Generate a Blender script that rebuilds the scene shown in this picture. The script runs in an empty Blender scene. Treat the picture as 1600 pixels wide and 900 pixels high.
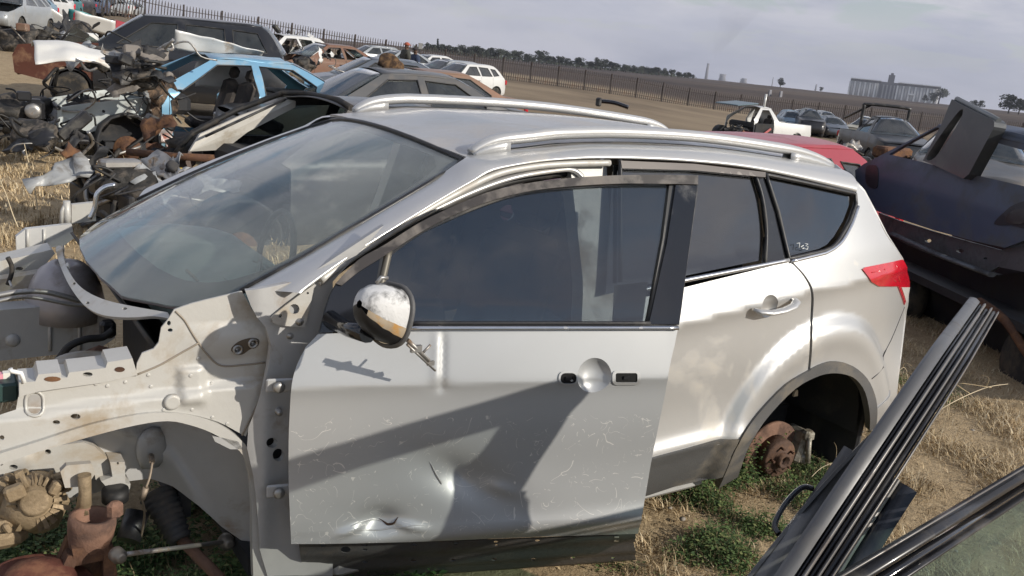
import bpy, bmesh, math, random
from mathutils import Vector, Matrix, noise
from mathutils.geometry import delaunay_2d_cdt
random.seed(7)
R = math.radians
scn = bpy.context.scene
COL = scn.collection
# ---------------------------------------------------------------- camera
CP = Vector((.529, -3.033, 1.795)); FPX = 1383.7
YAW, PIT, ROL = R(34.89), R(-14.43), R(6.02)
_f = Vector((math.sin(YAW)*math.cos(PIT), math.cos(YAW)*math.cos(PIT), math.sin(PIT)))
_r0 = Vector((math.cos(YAW), -math.sin(YAW), 0)); _u0 = _r0.cross(_f)
_r = _r0*math.cos(ROL) + _u0*math.sin(ROL); _u = _u0*math.cos(ROL) - _r0*math.sin(ROL)
cam = bpy.data.cameras.new('camera'); cam.lens = FPX/1600*36; cam.sensor_width = 36
cam.clip_start = .02; cam.clip_end = 20000
cam_o = bpy.data.objects.new('camera', cam); COL.objects.link(cam_o)
M = Matrix((( _r.x, _u.x, -_f.x, CP.x), (_r.y, _u.y, -_f.y, CP.y), (_r.z, _u.z, -_f.z, CP.z), (0, 0, 0, 1)))
cam_o.matrix_world = M; scn.camera = cam_o
# ---------------------------------------------------------------- light
SUN_AZ, SUN_EL = R(32), R(24.5)          # azimuth from -Y towards +X
sdir = Vector((math.sin(SUN_AZ)*math.cos(SUN_EL), -math.cos(SUN_AZ)*math.cos(SUN_EL), math.sin(SUN_EL)))
sl = bpy.data.lights.new('sun', 'SUN'); sl.energy = 5.0; sl.angle = R(.6); sl.color = (1, .93, .83)
so = bpy.data.objects.new('sun', sl); COL.objects.link(so)
so.rotation_euler = (-sdir).to_track_quat('-Z', 'Y').to_euler(); so.location = (5, -10, 8)
w = bpy.data.worlds.new('World'); scn.world = w; w.use_nodes = True
nt = w.node_tree; nt.nodes.clear(); N = nt.nodes.new; L = nt.links.new
def wn(t, **k):
    n = N(t)
    for a, b in k.items(): setattr(n, a, b)
    return n
sky = wn('ShaderNodeTexSky', sky_type='NISHITA', sun_disc=False, sun_elevation=SUN_EL, sun_rotation=math.pi-SUN_AZ, air_density=1.3, dust_density=1.5, altitude=1500)
bg1 = N('ShaderNodeBackground'); bg1.inputs['Strength'].default_value = .11; L(sky.outputs[0], bg1.inputs['Color'])
tc = N('ShaderNodeTexCoord'); sep = N('ShaderNodeSeparateXYZ'); L(tc.outputs['Generated'], sep.inputs[0])
def wm(op, a, b=None, c=None, clamp=False):
    n = wn('ShaderNodeMath', operation=op, use_clamp=clamp)
    for i, v in enumerate((a, b, c)):
        if v is None: continue
        if isinstance(v, (int, float)): n.inputs[i].default_value = v
        else: L(v, n.inputs[i])
    return n.outputs[0]
zz = wm('MAXIMUM', sep.outputs[2], 0.0)
den = wm('ADD', zz, .16)
comb = N('ShaderNodeCombineXYZ')
L(wm('DIVIDE', sep.outputs[0], den), comb.inputs[0]); L(wm('DIVIDE', sep.outputs[1], den), comb.inputs[1])
def wnoise(scale, detail, rough, dist, off):
    mp = N('ShaderNodeMapping'); mp.inputs['Location'].default_value = off; L(comb.outputs[0], mp.inputs[0])
    n = N('ShaderNodeTexNoise'); n.inputs['Scale'].default_value = scale; n.inputs['Detail'].default_value = detail
    n.inputs['Roughness'].default_value = rough; n.inputs['Distortion'].default_value = dist; L(mp.outputs[0], n.inputs['Vector']); return n.outputs[0]
n1 = wnoise(1.5, 8, .60, .35, (3.1, 1.7, 0)); n2 = wnoise(1.1, 6, .60, .3, (7.3, 4.1, 2))
# cover grows towards +Y (the smoky side in front of the camera)
cov = wm('MULTIPLY_ADD', sep.outputs[1], .05, .03)
ms = wm('ADD', n1, cov)
mr = wn('ShaderNodeMapRange', interpolation_type='SMOOTHSTEP'); L(ms, mr.inputs[0]); mr.inputs[1].default_value = .45; mr.inputs[2].default_value = .57
# smoky horizon: thick low haze on the far side
hz = wn('ShaderNodeMapRange', interpolation_type='SMOOTHSTEP'); L(zz, hz.inputs[0]); hz.inputs[1].default_value = .115; hz.inputs[2].default_value = .01
cm = wm('MAXIMUM', mr.outputs[0], hz.outputs[0])
# cloud brightness
cr = N('ShaderNodeValToRGB'); L(n2, cr.inputs[0])
cr.color_ramp.elements[0].position = .38; cr.color_ramp.elements[0].color = (.46, .49, .63, 1)
cr.color_ramp.elements[1].position = .62; cr.color_ramp.elements[1].color = (.98, .95, .98, 1)
hc = N('ShaderNodeMix'); hc.data_type = 'RGBA'; L(hz.outputs[0], hc.inputs[0]); L(cr.outputs[0], hc.inputs[6]); mpz = N('ShaderNodeMapping'); mpz.inputs['Scale'].default_value = (2.2, 2.2, 9); L(tc.outputs['Generated'], mpz.inputs[0])
n3 = N('ShaderNodeTexNoise'); n3.inputs['Scale'].default_value = 1.6; n3.inputs['Detail'].default_value = 7; n3.inputs['Roughness'].default_value = .55; n3.inputs['Distortion'].default_value = .3; L(mpz.outputs[0], n3.inputs['Vector'])
cz = N('ShaderNodeValToRGB'); L(n3.outputs[0], cz.inputs[0]); cz.color_ramp.elements[0].position = .36; cz.color_ramp.elements[0].color = (.37, .40, .53, 1); cz.color_ramp.elements[1].position = .62; cz.color_ramp.elements[1].color = (.76, .76, .86, 1)
L(cz.outputs[0], hc.inputs[7])
bg2 = N('ShaderNodeBackground'); bg2.inputs['Strength'].default_value = .88; L(hc.outputs[2], bg2.inputs['Color'])
mx = N('ShaderNodeMixShader'); L(wm('MULTIPLY', cm, .93), mx.inputs[0]); L(bg1.outputs[0], mx.inputs[1]); L(bg2.outputs[0], mx.inputs[2])
wo = N('ShaderNodeOutputWorld'); L(mx.outputs[0], wo.inputs['Surface'])
scn.view_settings.view_transform = 'Standard'; scn.view_settings.look = 'None'; scn.view_settings.exposure = 0; scn.view_settings.gamma = 1
try: scn.view_settings.use_curve_mapping = False
except Exception: pass
scn.render.engine = 'CYCLES'
scn.cycles.max_bounces = 8; scn.cycles.transparent_max_bounces = 24; scn.cycles.caustics_reflective = False; scn.cycles.caustics_refractive = False
# ---------------------------------------------------------------- projection helpers
def ray(px, py): return (_f*FPX + _r*(px-800) + _u*(450-py)).normalized()
def un(px, py, ax, v):
    d = ray(px, py); i = 'xyz'.index(ax); return CP + d*((v-CP[i])/d[i])
def atd(px, py, d): return CP + ray(px, py)*d
def pj(P):
    d = Vector(P)-CP; k = d.dot(_f); return 800+FPX*d.dot(_r)/k, 450-FPX*d.dot(_u)/k
def inv(P, px, py, a, b):
    for _ in range(25):
        q = pj(P(a, b)); e0, e1 = px-q[0], py-q[1]
        if abs(e0)+abs(e1) < .02: break
        h = 1e-4; qa = pj(P(a+h, b)); qb = pj(P(a, b+h))
        j00, j10 = (qa[0]-q[0])/h, (qa[1]-q[1])/h; j01, j11 = (qb[0]-q[0])/h, (qb[1]-q[1])/h
        dt = j00*j11-j01*j10
        if abs(dt) < 1e-9: break
        da = (e0*j11-e1*j01)/dt; db = (j00*e1-j10*e0)/dt
        m = max(abs(da), abs(db)); s = 1 if m < .4 else .4/m
        a += da*s; b += db*s
    return a, b
def ip(P, pts, g):
    out = []; a, b = g
    for p in pts:
        a, b = inv(P, p[0], p[1], a, b); out.append((a, b))
    return out
# ---------------------------------------------------------------- curves
def cr_(p0, p1, p2, p3, t):
    return [.5*((2*b)+(-a+c)*t+(2*a-5*b+4*c-d)*t*t+(-a+3*b-3*c+d)*t**3) for a, b, c, d in zip(p0, p1, p2, p3)]
def smooth(pts, n=6, closed=False):
    m = len(pts); out = []
    rng = m if closed else m-1
    for i in range(rng):
        g = (lambda k: pts[k % m]) if closed else (lambda k: pts[min(max(k, 0), m-1)])
        for s in range(n): out.append(tuple(cr_(g(i-1), g(i), g(i+1), g(i+2), s/n)))
    if not closed: out.append(tuple(pts[-1]))
    return out
def dens(pts, d, closed=True):
    out = []; m = len(pts)
    for i in range(m if closed else m-1):
        a, b = pts[i], pts[(i+1) % m]; l = math.dist(a, b); k = max(1, int(l/d+.5))
        for s in range(k): out.append(tuple(x+(y-x)*s/k for x, y in zip(a, b)))
    if not closed: out.append(tuple(pts[-1]))
    return out
def ell(cx, cy, rx, ry=None, n=20, rot=0):
    ry = ry or rx; c, s = math.cos(rot), math.sin(rot)
    return [(cx+rx*math.cos(t)*c-ry*math.sin(t)*s, cy+rx*math.cos(t)*s+ry*math.sin(t)*c) for t in [2*math.pi*i/n for i in range(n)]]
def inside(p, poly):
    x, y = p; r = False; n = len(poly); j = n-1
    for i in range(n):
        xi, yi = poly[i]; xj, yj = poly[j]
        if (yi > y) != (yj > y) and x < (xj-xi)*(y-yi)/(yj-yi)+xi: r = not r
        j = i
    return r
# ---------------------------------------------------------------- objects
def link(name, me, mat=None, parent=None):
    o = bpy.data.objects.new(name, me); COL.objects.link(o)
    if parent is not None: o.parent = parent
    if mat is not None and me is not None:
        for m_ in (mat if isinstance(mat, (list, tuple)) else [mat]): me.materials.append(m_)
    return o
def tag(o, label=None, cat=None, group=None, kind=None):
    if label: o['label'] = label
    if cat: o['category'] = cat
    if group: o['group'] = group
    if kind: o['kind'] = kind
    return o
def thing(name, label, cat, loc=(0, 0, 0), rz=0, group=None):
    o = bpy.data.objects.new(name, None); COL.objects.link(o); o.location = loc; o.rotation_euler = (0, 0, rz)
    o.empty_display_size = .2
    return tag(o, label, cat, group)
def sub(parent, child):   # keep a world-built child where it is when its parent Empty is not at the origin
    child.parent = parent; child.matrix_parent_inverse = parent.matrix_world.inverted(); return child
def world_thing(name, label, cat, base, group=None):
    return thing(name, label, cat, base, 0, group)
def panel(name, P, outline, mat, parent=None, holes=(), th=.008, cell=.03, hint=(0, -1, 0), org=None):
    """dense sheet on surface P(a,b) inside outline (a,b), with thickness th and analytic normals"""
    hint = Vector(hint); org = Vector(org) if org else Vector((0, 0, 0))
    loops = [dens(outline, cell)]+[dens(h, cell*.6) for h in holes]
    V = []; E = []
    for lp in loops:
        s = len(V); V += lp; E += [(s+i, s+(i+1) % len(lp)) for i in range(len(lp))]
    nb = len(V)
    xs = [p[0] for p in loops[0]]; ys = [p[1] for p in loops[0]]
    # cheap distance filter through hashing
    hs = set()
    for p in V: hs.add((round(p[0]/cell*1.2), round(p[1]/cell*1.2)))
    y = min(ys)+cell*.5; k = 0
    while y < max(ys):
        x = min(xs)+cell*(.5 if k % 2 else 0)
        # scanline crossings
        cr = []
        for lp in loops:
            for i in range(len(lp)):
                a, b = lp[i], lp[(i+1) % len(lp)]
                if (a[1] > y) != (b[1] > y): cr.append((b[0]-a[0])*(y-a[1])/(b[1]-a[1])+a[0])
        cr.sort()
        while x < max(xs):
            c = sum(1 for q in cr if q < x)
            if c % 2 and (round(x/cell*1.2), round(y/cell*1.2)) not in hs: V.append((x, y))
            x += cell
        y += cell*.9; k += 1
    res = delaunay_2d_cdt([Vector(v) for v in V], E, [], 0, 1e-6)
    v2, faces = res[0], res[2]
    tris = []
    for f in faces:
        c = sum((v2[i] for i in f), Vector((0, 0)))/len(f)
        ins = 0
        for lp in loops: ins += inside(c, lp)
        if ins % 2: tris.append(list(f))
    pos = []; nor = []
    for v in v2:
        a, b = v; h = .002
        p = Vector(P(a, b)); na = Vector(P(a+h, b))-Vector(P(a-h, b)); nb_ = Vector(P(a, b+h))-Vector(P(a, b-h))
        n = na.cross(nb_).normalized()
        if n.dot(hint) < 0: n = -n
        pos.append(p); nor.append(n)
    nv = len(pos); verts = [p-org for p in pos]+[p-n*th-org for p, n in zip(pos, nor)]
    F = []; NN = []
    ec = {}
    for t in tris:
        a, b, c = [pos[i] for i in t]
        if (b-a).cross(c-a).dot(nor[t[0]]+nor[t[1]]+nor[t[2]]) < 0: t.reverse()
        F.append(t); NN += [nor[i] for i in t]
        for i in range(3):
            e = (t[i], t[(i+1) % 3]); ec[e] = 1
    if th:
        for t in list(F):
            q = [i+nv for i in reversed(t)]; F.append(q); NN += [-nor[i-nv] for i in q]
        for (a, b) in ec:
            if (b, a) not in ec:
                q = [b, a, a+nv, b+nv]; A, B, D = verts[b], verts[a], verts[a+nv]
                n = (B-A).cross(D-A)
                n = n.normalized() if n.length > 1e-12 else Vector((0, 0, 1))
                F.append(q); NN += [n]*4
    me = bpy.data.meshes.new(name); me.from_pydata([tuple(v) for v in verts], [], F)
    me.polygons.foreach_set('use_smooth', [True]*len(me.polygons))
    if th:
        shp = set()
        for (a, b) in ec:
            if (b, a) not in ec: shp |= {(min(a, b), max(a, b)), (min(a, b)+nv, max(a, b)+nv), (a, a+nv), (b, b+nv)}
        me.update(); at_ = me.attributes.new('sharp_edge', 'BOOLEAN', 'EDGE') if 'sharp_edge' not in me.attributes else me.attributes['sharp_edge']
        at_.data.foreach_set('value', [tuple(sorted(e.vertices)) in shp for e in me.edges])
    me.normals_split_custom_set([tuple(n) for n in NN]); me.update()
    o = link(name, me, mat, None)
    if parent is not None:
        o.parent = parent
        if org.length == 0 and parent.name not in LOCALS: o.location = -parent.location if not parent.parent else (0, 0, 0)
    return o
LOCALS = set()
class MB:
    """collects primitives in world space; build() links them as one mesh under a parent"""
    def __init__(s): s.v = []; s.f = []; s.sm = []; s.mi = []; s.m = 0
    def add(s, vs, fs, sm=False):
        k = len(s.v); s.v += [tuple(v) for v in vs]; s.f += [[i+k for i in f] for f in fs]; s.sm += [sm]*len(fs); s.mi += [s.m]*len(fs); return s
    def box(s, c, d, rot=None, bev=0):
        hx, hy, hz = d[0]/2, d[1]/2, d[2]/2
        if bev > 0:
            b = min(bev, hx*.9, hy*.9, hz*.9); vs = []
            pts = [(x, y) for x, y in ((-hx+b, -hy), (hx-b, -hy), (hx, -hy+b), (hx, hy-b), (hx-b, hy), (-hx+b, hy), (-hx, hy-b), (-hx, -hy+b))]
            ins = [(x*(hx-b)/hx, y*(hy-b)/hy) for x, y in pts]
            rings = [(ins, -hz), (pts, -hz+b), (pts, hz-b), (ins, hz)]
            for rg, z in rings: vs += [(x, y, z) for x, y in rg]
            fs = [list(range(7, -1, -1)), list(range(24, 32))]
            for r_ in range(3):
                for i in range(8): fs.append([r_*8+i, r_*8+(i+1) % 8, (r_+1)*8+(i+1) % 8, (r_+1)*8+i])
        else:
            vs = [(x, y, z) for z in (-hz, hz) for y in (-hy, hy) for x in (-hx, hx)]
            fs = [[0, 2, 3, 1], [4, 5, 7, 6], [0, 1, 5, 4], [1, 3, 7, 5], [3, 2, 6, 7], [2, 0, 4, 6]]
        m = rot if isinstance(rot, Matrix) else (Matrix.Rotation(rot, 3, 'Z') if rot else Matrix.Identity(3))
        c = Vector(c); return s.add([c+m @ Vector(v) for v in vs], fs)
    def tube(s, pts, r, n=8, cap=True, flat=1.0):
        pts = [Vector(p) for p in pts]; m = len(pts); vs = []; fs = []; up = None
        for i, p in enumerate(pts):
            t = (pts[min(i+1, m-1)]-pts[max(i-1, 0)])
            t = t.normalized() if t.length > 1e-9 else Vector((0, 0, 1))
            if up is None:
                up = Vector((0, 0, 1)) if abs(t.z) < .9 else Vector((1, 0, 0))
            a = t.cross(up)
            a = a.normalized() if a.length > 1e-6 else t.orthogonal().normalized()
            b = a.cross(t).normalized(); up = b
            rr = r[i] if isinstance(r, (list, tuple)) else r
            for k in range(n):
                th = 2*math.pi*k/n; vs.append(p+a*rr*math.cos(th)+b*rr*flat*math.sin(th))
        for i in range(m-1):
            for k in range(n): fs.append([i*n+k, i*n+(k+1) % n, (i+1)*n+(k+1) % n, (i+1)*n+k])
        s.add(vs, fs, True)
        if cap: 
            k = len(s.v)-len(vs); s.f += [[k+i for i in range(n-1, -1, -1)], [k+(m-1)*n+i for i in range(n)]]; s.sm += [False]*2; s.mi += [s.m]*2
        return s
    def lathe(s, c, axis, prof, n=32, sm=True):
        """prof: (along, radius); axis a direction vector"""
        ax = Vector(axis).normalized(); a = ax.orthogonal().normalized(); b = ax.cross(a); c = Vector(c); vs = []; fs = []
        for d, r in prof:
            for k in range(n):
                t = 2*math.pi*k/n; vs.append(c+ax*d+(a*math.cos(t)+b*math.sin(t))*r)
        for i in range(len(prof)-1):
            for k in range(n): fs.append([i*n+k, i*n+(k+1) % n, (i+1)*n+(k+1) % n, (i+1)*n+k])
        fs.append(list(range(n-1, -1, -1))); fs.append([(len(prof)-1)*n+k for k in range(n)])
        s.add(vs, fs, sm); return s
    def prism(s, pts, d):
        """pts: 3D planar outline; d: extrusion vector"""
        d = Vector(d); pts = [Vector(p) for p in pts]; n = len(pts)
        vs = pts+[p+d for p in pts]; fs = [list(range(n-1, -1, -1)), list(range(n, 2*n))]+[[i, (i+1) % n, n+(i+1) % n, n+i] for i in range(n)]
        return s.add(vs, fs)
    def grid(s, rows, closed=False, sm=True):
        m = len(rows); n = len(rows[0]); vs = [p for r_ in rows for p in r_]; fs = []
        for i in range(m-1):
            for k in range(n if closed else n-1): fs.append([i*n+k, i*n+(k+1) % n, (i+1)*n+(k+1) % n, (i+1)*n+k])
        return s.add(vs, fs, sm)
    def blob(s, c, r, sub=2, amp=.25, seed=0, sc=(1, 1, 1)):
        bm = bmesh.new(); bmesh.ops.create_icosphere(bm, subdivisions=sub, radius=1)
        vs = []
        for v in bm.verts:
            k = 1+amp*noise.noise(v.co*1.7+Vector((seed*3.1, seed*1.7, seed)))*2
            vs.append(Vector(c)+Vector((v.co.x*sc[0], v.co.y*sc[1], v.co.z*sc[2]))*r*k)
        fs = [[v.index for v in f.verts] for f in bm.faces]; bm.free(); return s.add(vs, fs, True)
    def build(s, name, mat, parent=None, recalc=True, th=0, bev=0):
        me = bpy.data.meshes.new(name); me.from_pydata(s.v, [], s.f)
        me.polygons.foreach_set('use_smooth', s.sm)
        if isinstance(mat, (list, tuple)): me.polygons.foreach_set('material_index', s.mi)
        if recalc:
            bm = bmesh.new(); bm.from_mesh(me); bmesh.ops.recalc_face_normals(bm, faces=bm.faces); bm.to_mesh(me); bm.free()
        me.update()
        o = link(name, me, mat, None)
        if parent is not None:
            o.parent = parent
            if not parent.parent and parent.name not in LOCALS: o.location = -parent.location
        if th:
            md = o.modifiers.new('thickness', 'SOLIDIFY'); md.thickness = th; md.offset = 0
        if bev:
            md = o.modifiers.new('edge', 'BEVEL'); md.width = bev; md.segments = 2; md.limit_method = 'ANGLE'
        return o
# ---------------------------------------------------------------- materials
MC = {}
def mat(name, col, rough=.5, metal=0., coat=0., dirt=None, damt=.4, dscale=3., bump=0., bscale=40., var=.12, spec=.5, dlo=None, coord='Object', emit=None):
    if name in MC: return MC[name]
    m = bpy.data.materials.new(name); m.use_nodes = True; t = m.node_tree; b = t.nodes['Principled BSDF']; l = t.links.new
    b.inputs['Roughness'].default_value = rough; b.inputs['Metallic'].default_value = metal; b.inputs['Coat Weight'].default_value = coat; b.inputs['Coat Roughness'].default_value = .12
    b.inputs['Specular IOR Level'].default_value = spec
    tc_ = t.nodes.new('ShaderNodeTexCoord'); c4 = (*col, 1)
    def nz(sc, det=5, ro=.6, dist=0.):
        n = t.nodes.new('ShaderNodeTexNoise'); n.inputs['Scale'].default_value = sc; n.inputs['Detail'].default_value = det; n.inputs['Roughness'].default_value = ro; n.inputs['Distortion'].default_value = dist
        l(tc_.outputs[coord], n.inputs['Vector']); return n
    n0 = nz(dscale*.8); mr_ = t.nodes.new('ShaderNodeMapRange'); l(n0.outputs[0], mr_.inputs[0]); mr_.inputs[1].default_value = .3; mr_.inputs[2].default_value = .7; mr_.inputs[3].default_value = 1-var; mr_.inputs[4].default_value = 1+var
    mul = t.nodes.new('ShaderNodeVectorMath'); mul.operation = 'SCALE'; mul.inputs[0].default_value = col; l(mr_.outputs[0], mul.inputs['Scale'])
    last = mul.outputs[0]
    if dirt:
        n1_ = nz(dscale, 8, .65, .3); m2 = t.nodes.new('ShaderNodeMapRange'); l(n1_.outputs[0], m2.inputs[0])
        lo = dlo if dlo is not None else .62-.35*damt
        m2.inputs[1].default_value = lo; m2.inputs[2].default_value = lo+.16
        mx_ = t.nodes.new('ShaderNodeMix'); mx_.data_type = 'RGBA'; l(m2.outputs[0], mx_.inputs[0]); l(last, mx_.inputs[6]); mx_.inputs[7].default_value = (*dirt, 1); last = mx_.outputs[2]
        mr2 = t.nodes.new('ShaderNodeMapRange'); l(m2.outputs[0], mr2.inputs[0]); mr2.inputs[3].default_value = rough; mr2.inputs[4].default_value = min(1, rough+.35); l(mr2.outputs[0], b.inputs['Roughness'])
        if metal > 0:
            mr3 = t.nodes.new('ShaderNodeMapRange'); l(m2.outputs[0], mr3.inputs[0]); mr3.inputs[3].default_value = metal; mr3.inputs[4].default_value = metal*.3; l(mr3.outputs[0], b.inputs['Metallic'])
    l(last, b.inputs['Base Color'])
    if bump:
        n2_ = nz(bscale, 4, .6); bp = t.nodes.new('ShaderNodeBump'); bp.inputs['Strength'].default_value = bump; bp.inputs['Distance'].default_value = .01; l(n2_.outputs[0], bp.inputs['Height']); l(bp.outputs[0], b.inputs['Normal'])
    MC[name] = m; return m
def glass(name, tint=(.5, .55, .55), dust=.1, dcol=(.45, .44, .42), rough=.015, dscale=6., ior=1.5, dvar=.6, refl=.085):
    if name in MC: return MC[name]
    m = bpy.data.materials.new(name); m.use_nodes = True; t = m.node_tree; t.nodes.clear(); n = t.nodes.new; l = t.links.new
    tr = n('ShaderNodeBsdfTransparent'); tr.inputs[0].default_value = (*tint, 1)
    gl = n('ShaderNodeBsdfGlossy'); gl.inputs['Roughness'].default_value = rough; gl.inputs['Color'].default_value = (.95, .97, 1, 1)
    lw = n('ShaderNodeLayerWeight'); lw.inputs[0].default_value = .5
    pw_ = n('ShaderNodeMath'); pw_.operation = 'POWER'; l(lw.outputs['Facing'], pw_.inputs[0]); pw_.inputs[1].default_value = 4.5
    mf = n('ShaderNodeMath'); mf.operation = 'MULTIPLY_ADD'; l(pw_.outputs[0], mf.inputs[0]); mf.inputs[1].default_value = .91; mf.inputs[2].default_value = refl; mf.use_clamp = True
    m1 = n('ShaderNodeMixShader'); l(mf.outputs[0], m1.inputs[0]); l(tr.outputs[0], m1.inputs[1]); l(gl.outputs[0], m1.inputs[2])
    df = n('ShaderNodeBsdfDiffuse'); df.inputs[0].default_value = (*dcol, 1)
    tc_ = n('ShaderNodeTexCoord'); mp = n('ShaderNodeMapping'); mp.inputs['Scale'].default_value = (1, 1, .25); l(tc_.outputs['Object'], mp.inputs[0])
    nz = n('ShaderNodeTexNoise'); nz.inputs['Scale'].default_value = dscale; nz.inputs['Detail'].default_value = 8; nz.inputs['Roughness'].default_value = .7; l(mp.outputs[0], nz.inputs['Vector'])
    mr_ = n('ShaderNodeMapRange'); l(nz.outputs[0], mr_.inputs[0]); mr_.inputs[1].default_value = .3; mr_.inputs[2].default_value = .75; mr_.inputs[3].default_value = dust*(1-dvar); mr_.inputs[4].default_value = dust*(1+dvar)
    m2 = n('ShaderNodeMixShader'); l(mr_.outputs[0], m2.inputs[0]); l(m1.outputs[0], m2.inputs[1]); l(df.outputs[0], m2.inputs[2])
    o = n('ShaderNodeOutputMaterial'); l(m2.outputs[0], o.inputs[0]); MC[name] = m; return m
SILVER = mat('silver_paint', (.54, .54, .53), .36, .5, .4, (.50, .46, .39), .10, 2.2, 0, var=.04)
ROOFP = mat('dusty_silver_roof', (.44, .44, .44), .38, .5, .4, (.40, .38, .36), .55, 3, 0, var=.06)
SILVERD = mat('scratched_silver_paint', (.47, .48, .48), .40, .32, .4, (.44, .43, .40), .06, 2.2, 0, var=.04)
BARE = mat('primer_silver', (.50, .49, .455), .48, .15, .15, (.36, .30, .22), .36, 4., .10, 30, var=.07)
BARED = mat('shaded_inner_silver', (.44, .44, .43), .5, .2, .1, (.26, .20, .14), .18, 5., .05, 30, var=.1)  # cooler, darker copy of the primer, shade of the inner parts put into the colour
BLK = mat('black_trim', (.018, .018, .02), .42, 0, 0, (.09, .085, .075), .35, 4, .1, 90)
BLKG = mat('gloss_black', (.008, .009, .012), .12, 0, .6, (.06, .06, .06), .05, 4)
GREYP = mat('grey_cladding', (.085, .085, .085), .55, 0, 0, (.16, .14, .11), .35, 5, .15, 200)
RUBBER = mat('rubber', (.012, .012, .012), .6, 0, 0, (.07, .06, .05), .35, 8)
DARKIN = mat('dark_interior', (.02, .021, .024), .7, 0, 0, (.06, .055, .05), .3, 5, .1, 60)
CHROME = mat('satin_chrome', (.62, .63, .65), .22, .95, 0, (.35, .33, .3), .08, 6)
RUST = mat('rust', (.10, .05, .03), .85, .15, 0, (.19, .095, .045), .45, 9, .5, 60, var=.3)
RUSTL = mat('light_rust', (.22, .125, .085), .8, .2, 0, (.10, .06, .045), .45, 10, .4, 60, var=.25)
ALU = mat('cast_aluminium', (.33, .25, .155), .6, .4, 0, (.2, .15, .09), .4, 12, .4, 50)
REDL = mat('red_lens', (.55, .01, .025), .12, 0, .9, (.4, .02, .03), .1, 30, .0)
STEEL = mat('dull_steel', (.38, .37, .35), .45, .8, 0, (.2, .14, .09), .3, 12)
G_SIDE = glass('tinted_side_glass', (.16, .18, .19), .02, (.35, .35, .34), dscale=7, refl=.15)
G_DOOR = glass('tinted_door_glass', (.40, .43, .44), .012, (.35, .35, .34), dscale=9, refl=.11)
G_WIND = glass('dusty_windscreen', (.86, .90, .88), .14, (.52, .55, .52), .02, 2.5, refl=.04)
# ================================================================ SILVER SUV
def sp(x, w_): 
    t = x/w_
    return w_*(t if t > 30 else math.log1p(math.exp(t)) if t > -30 else 0)
def ss(a, b, x):
    t = min(1, max(0, (x-a)/(b-a))); return t*t*(3-2*t)
def lerpt(X, Y, x):
    if x <= X[0]: return Y[0]+(Y[1]-Y[0])/(X[1]-X[0])*(x-X[0])
    for i in range(len(X)-1):
        if x <= X[i+1]: break
    t = (x-X[i])/(X[i+1]-X[i])
    g = lambda k: Y[min(max(k, 0), len(Y)-1)]
    if t > 1: return Y[-1]+(Y[-1]-Y[-2])/(X[-1]-X[-2])*(x-X[-1])
    return cr_((g(i-1),), (g(i),), (g(i+1),), (g(i+2),), t)[0]
ZC = lambda x: lerpt((1.0, 1.36, 1.9, 2.44, 2.77, 3.1, 3.43, 3.76, 4.02, 4.5), (.88, .888, .901, .915, .953, .994, 1.032, 1.055, 1.07, 1.09), x)
ZB = lambda x: lerpt((1.0, 1.36, 2.44, 2.78, 3.3, 4.0, 4.5), (1.05, 1.062, 1.078, 1.109, 1.155, 1.19, 1.21), x)
WCX, WCZ = 3.60, .34
def S(x, z, arch=True):
    zc = ZC(x)
    y = .925-.115*(max(0, .5-z)/.30)**2-.30*sp(z-zc, .006)-.17*sp(z-ZB(x), .012)
    if z < zc: y -= .008*((zc-z)/.06)*math.exp(1-(zc-z)/.06)
    y -= .012*math.exp(-((z-.62)/.12)**2)*(1-ss(3.0, 3.4, x))
    y += .016*math.exp(-((z-(.40+.05*(x-1.36)))/.035)**2)*(1-ss(3.0, 3.3, x))
    if x > 3.45: y -= (.06+.11*ss(.45, .85, z))*((x-3.45)/.95)**2.4
    if arch:
        r = math.hypot(x-WCX, z-WCZ)
        y += .030*(1-ss(.53, .60, r))+.010*math.exp(-((r-.50)/.05)**2)
    return y
PS = lambda x, z: Vector((x, -S(x, z), z))
suv = thing('silver_suv', 'stripped silver suv with a dented front door ajar, no wheels, filling the picture', 'car', (2.4, 0, 0))
g0 = (2.8, .9)
# ---- rear door skin
dB = dens([(1000, 452), (1232, 408)], 40, False)
rdoor_px = [(985, 470)]+[(1232, 409)]+smooth([(1240, 414), (1256, 432), (1267, 457), (1266, 500), (1265, 545), (1262, 580)], 4)+smooth([(1226, 602), (1192, 637), (1168, 668), (1152, 692)], 4)+[(1020, 724), (960, 740)]
rd = ip(PS, rdoor_px, (3, 1))
rhu, rhz = inv(PS, 1202, 479, 3.1, 1)
rear_door = panel('rear_door', PS, rd, SILVER, suv, holes=[[(rhu+.047*math.cos(2*math.pi*k/28), rhz+.045*math.sin(2*math.pi*k/28)) for k in range(28)]], cell=.022, th=.012)
rc = ip(PS, [(945, 736), (1020, 715), (1153, 686), (1140, 712), (1128, 744), (1010, 773), (930, 793)], (3, .5))
panel('door_cladding', lambda x, z: Vector((x, -S(x, z)-.008, z)), rc, GREYP, rear_door, cell=.03, th=.02)
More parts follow.
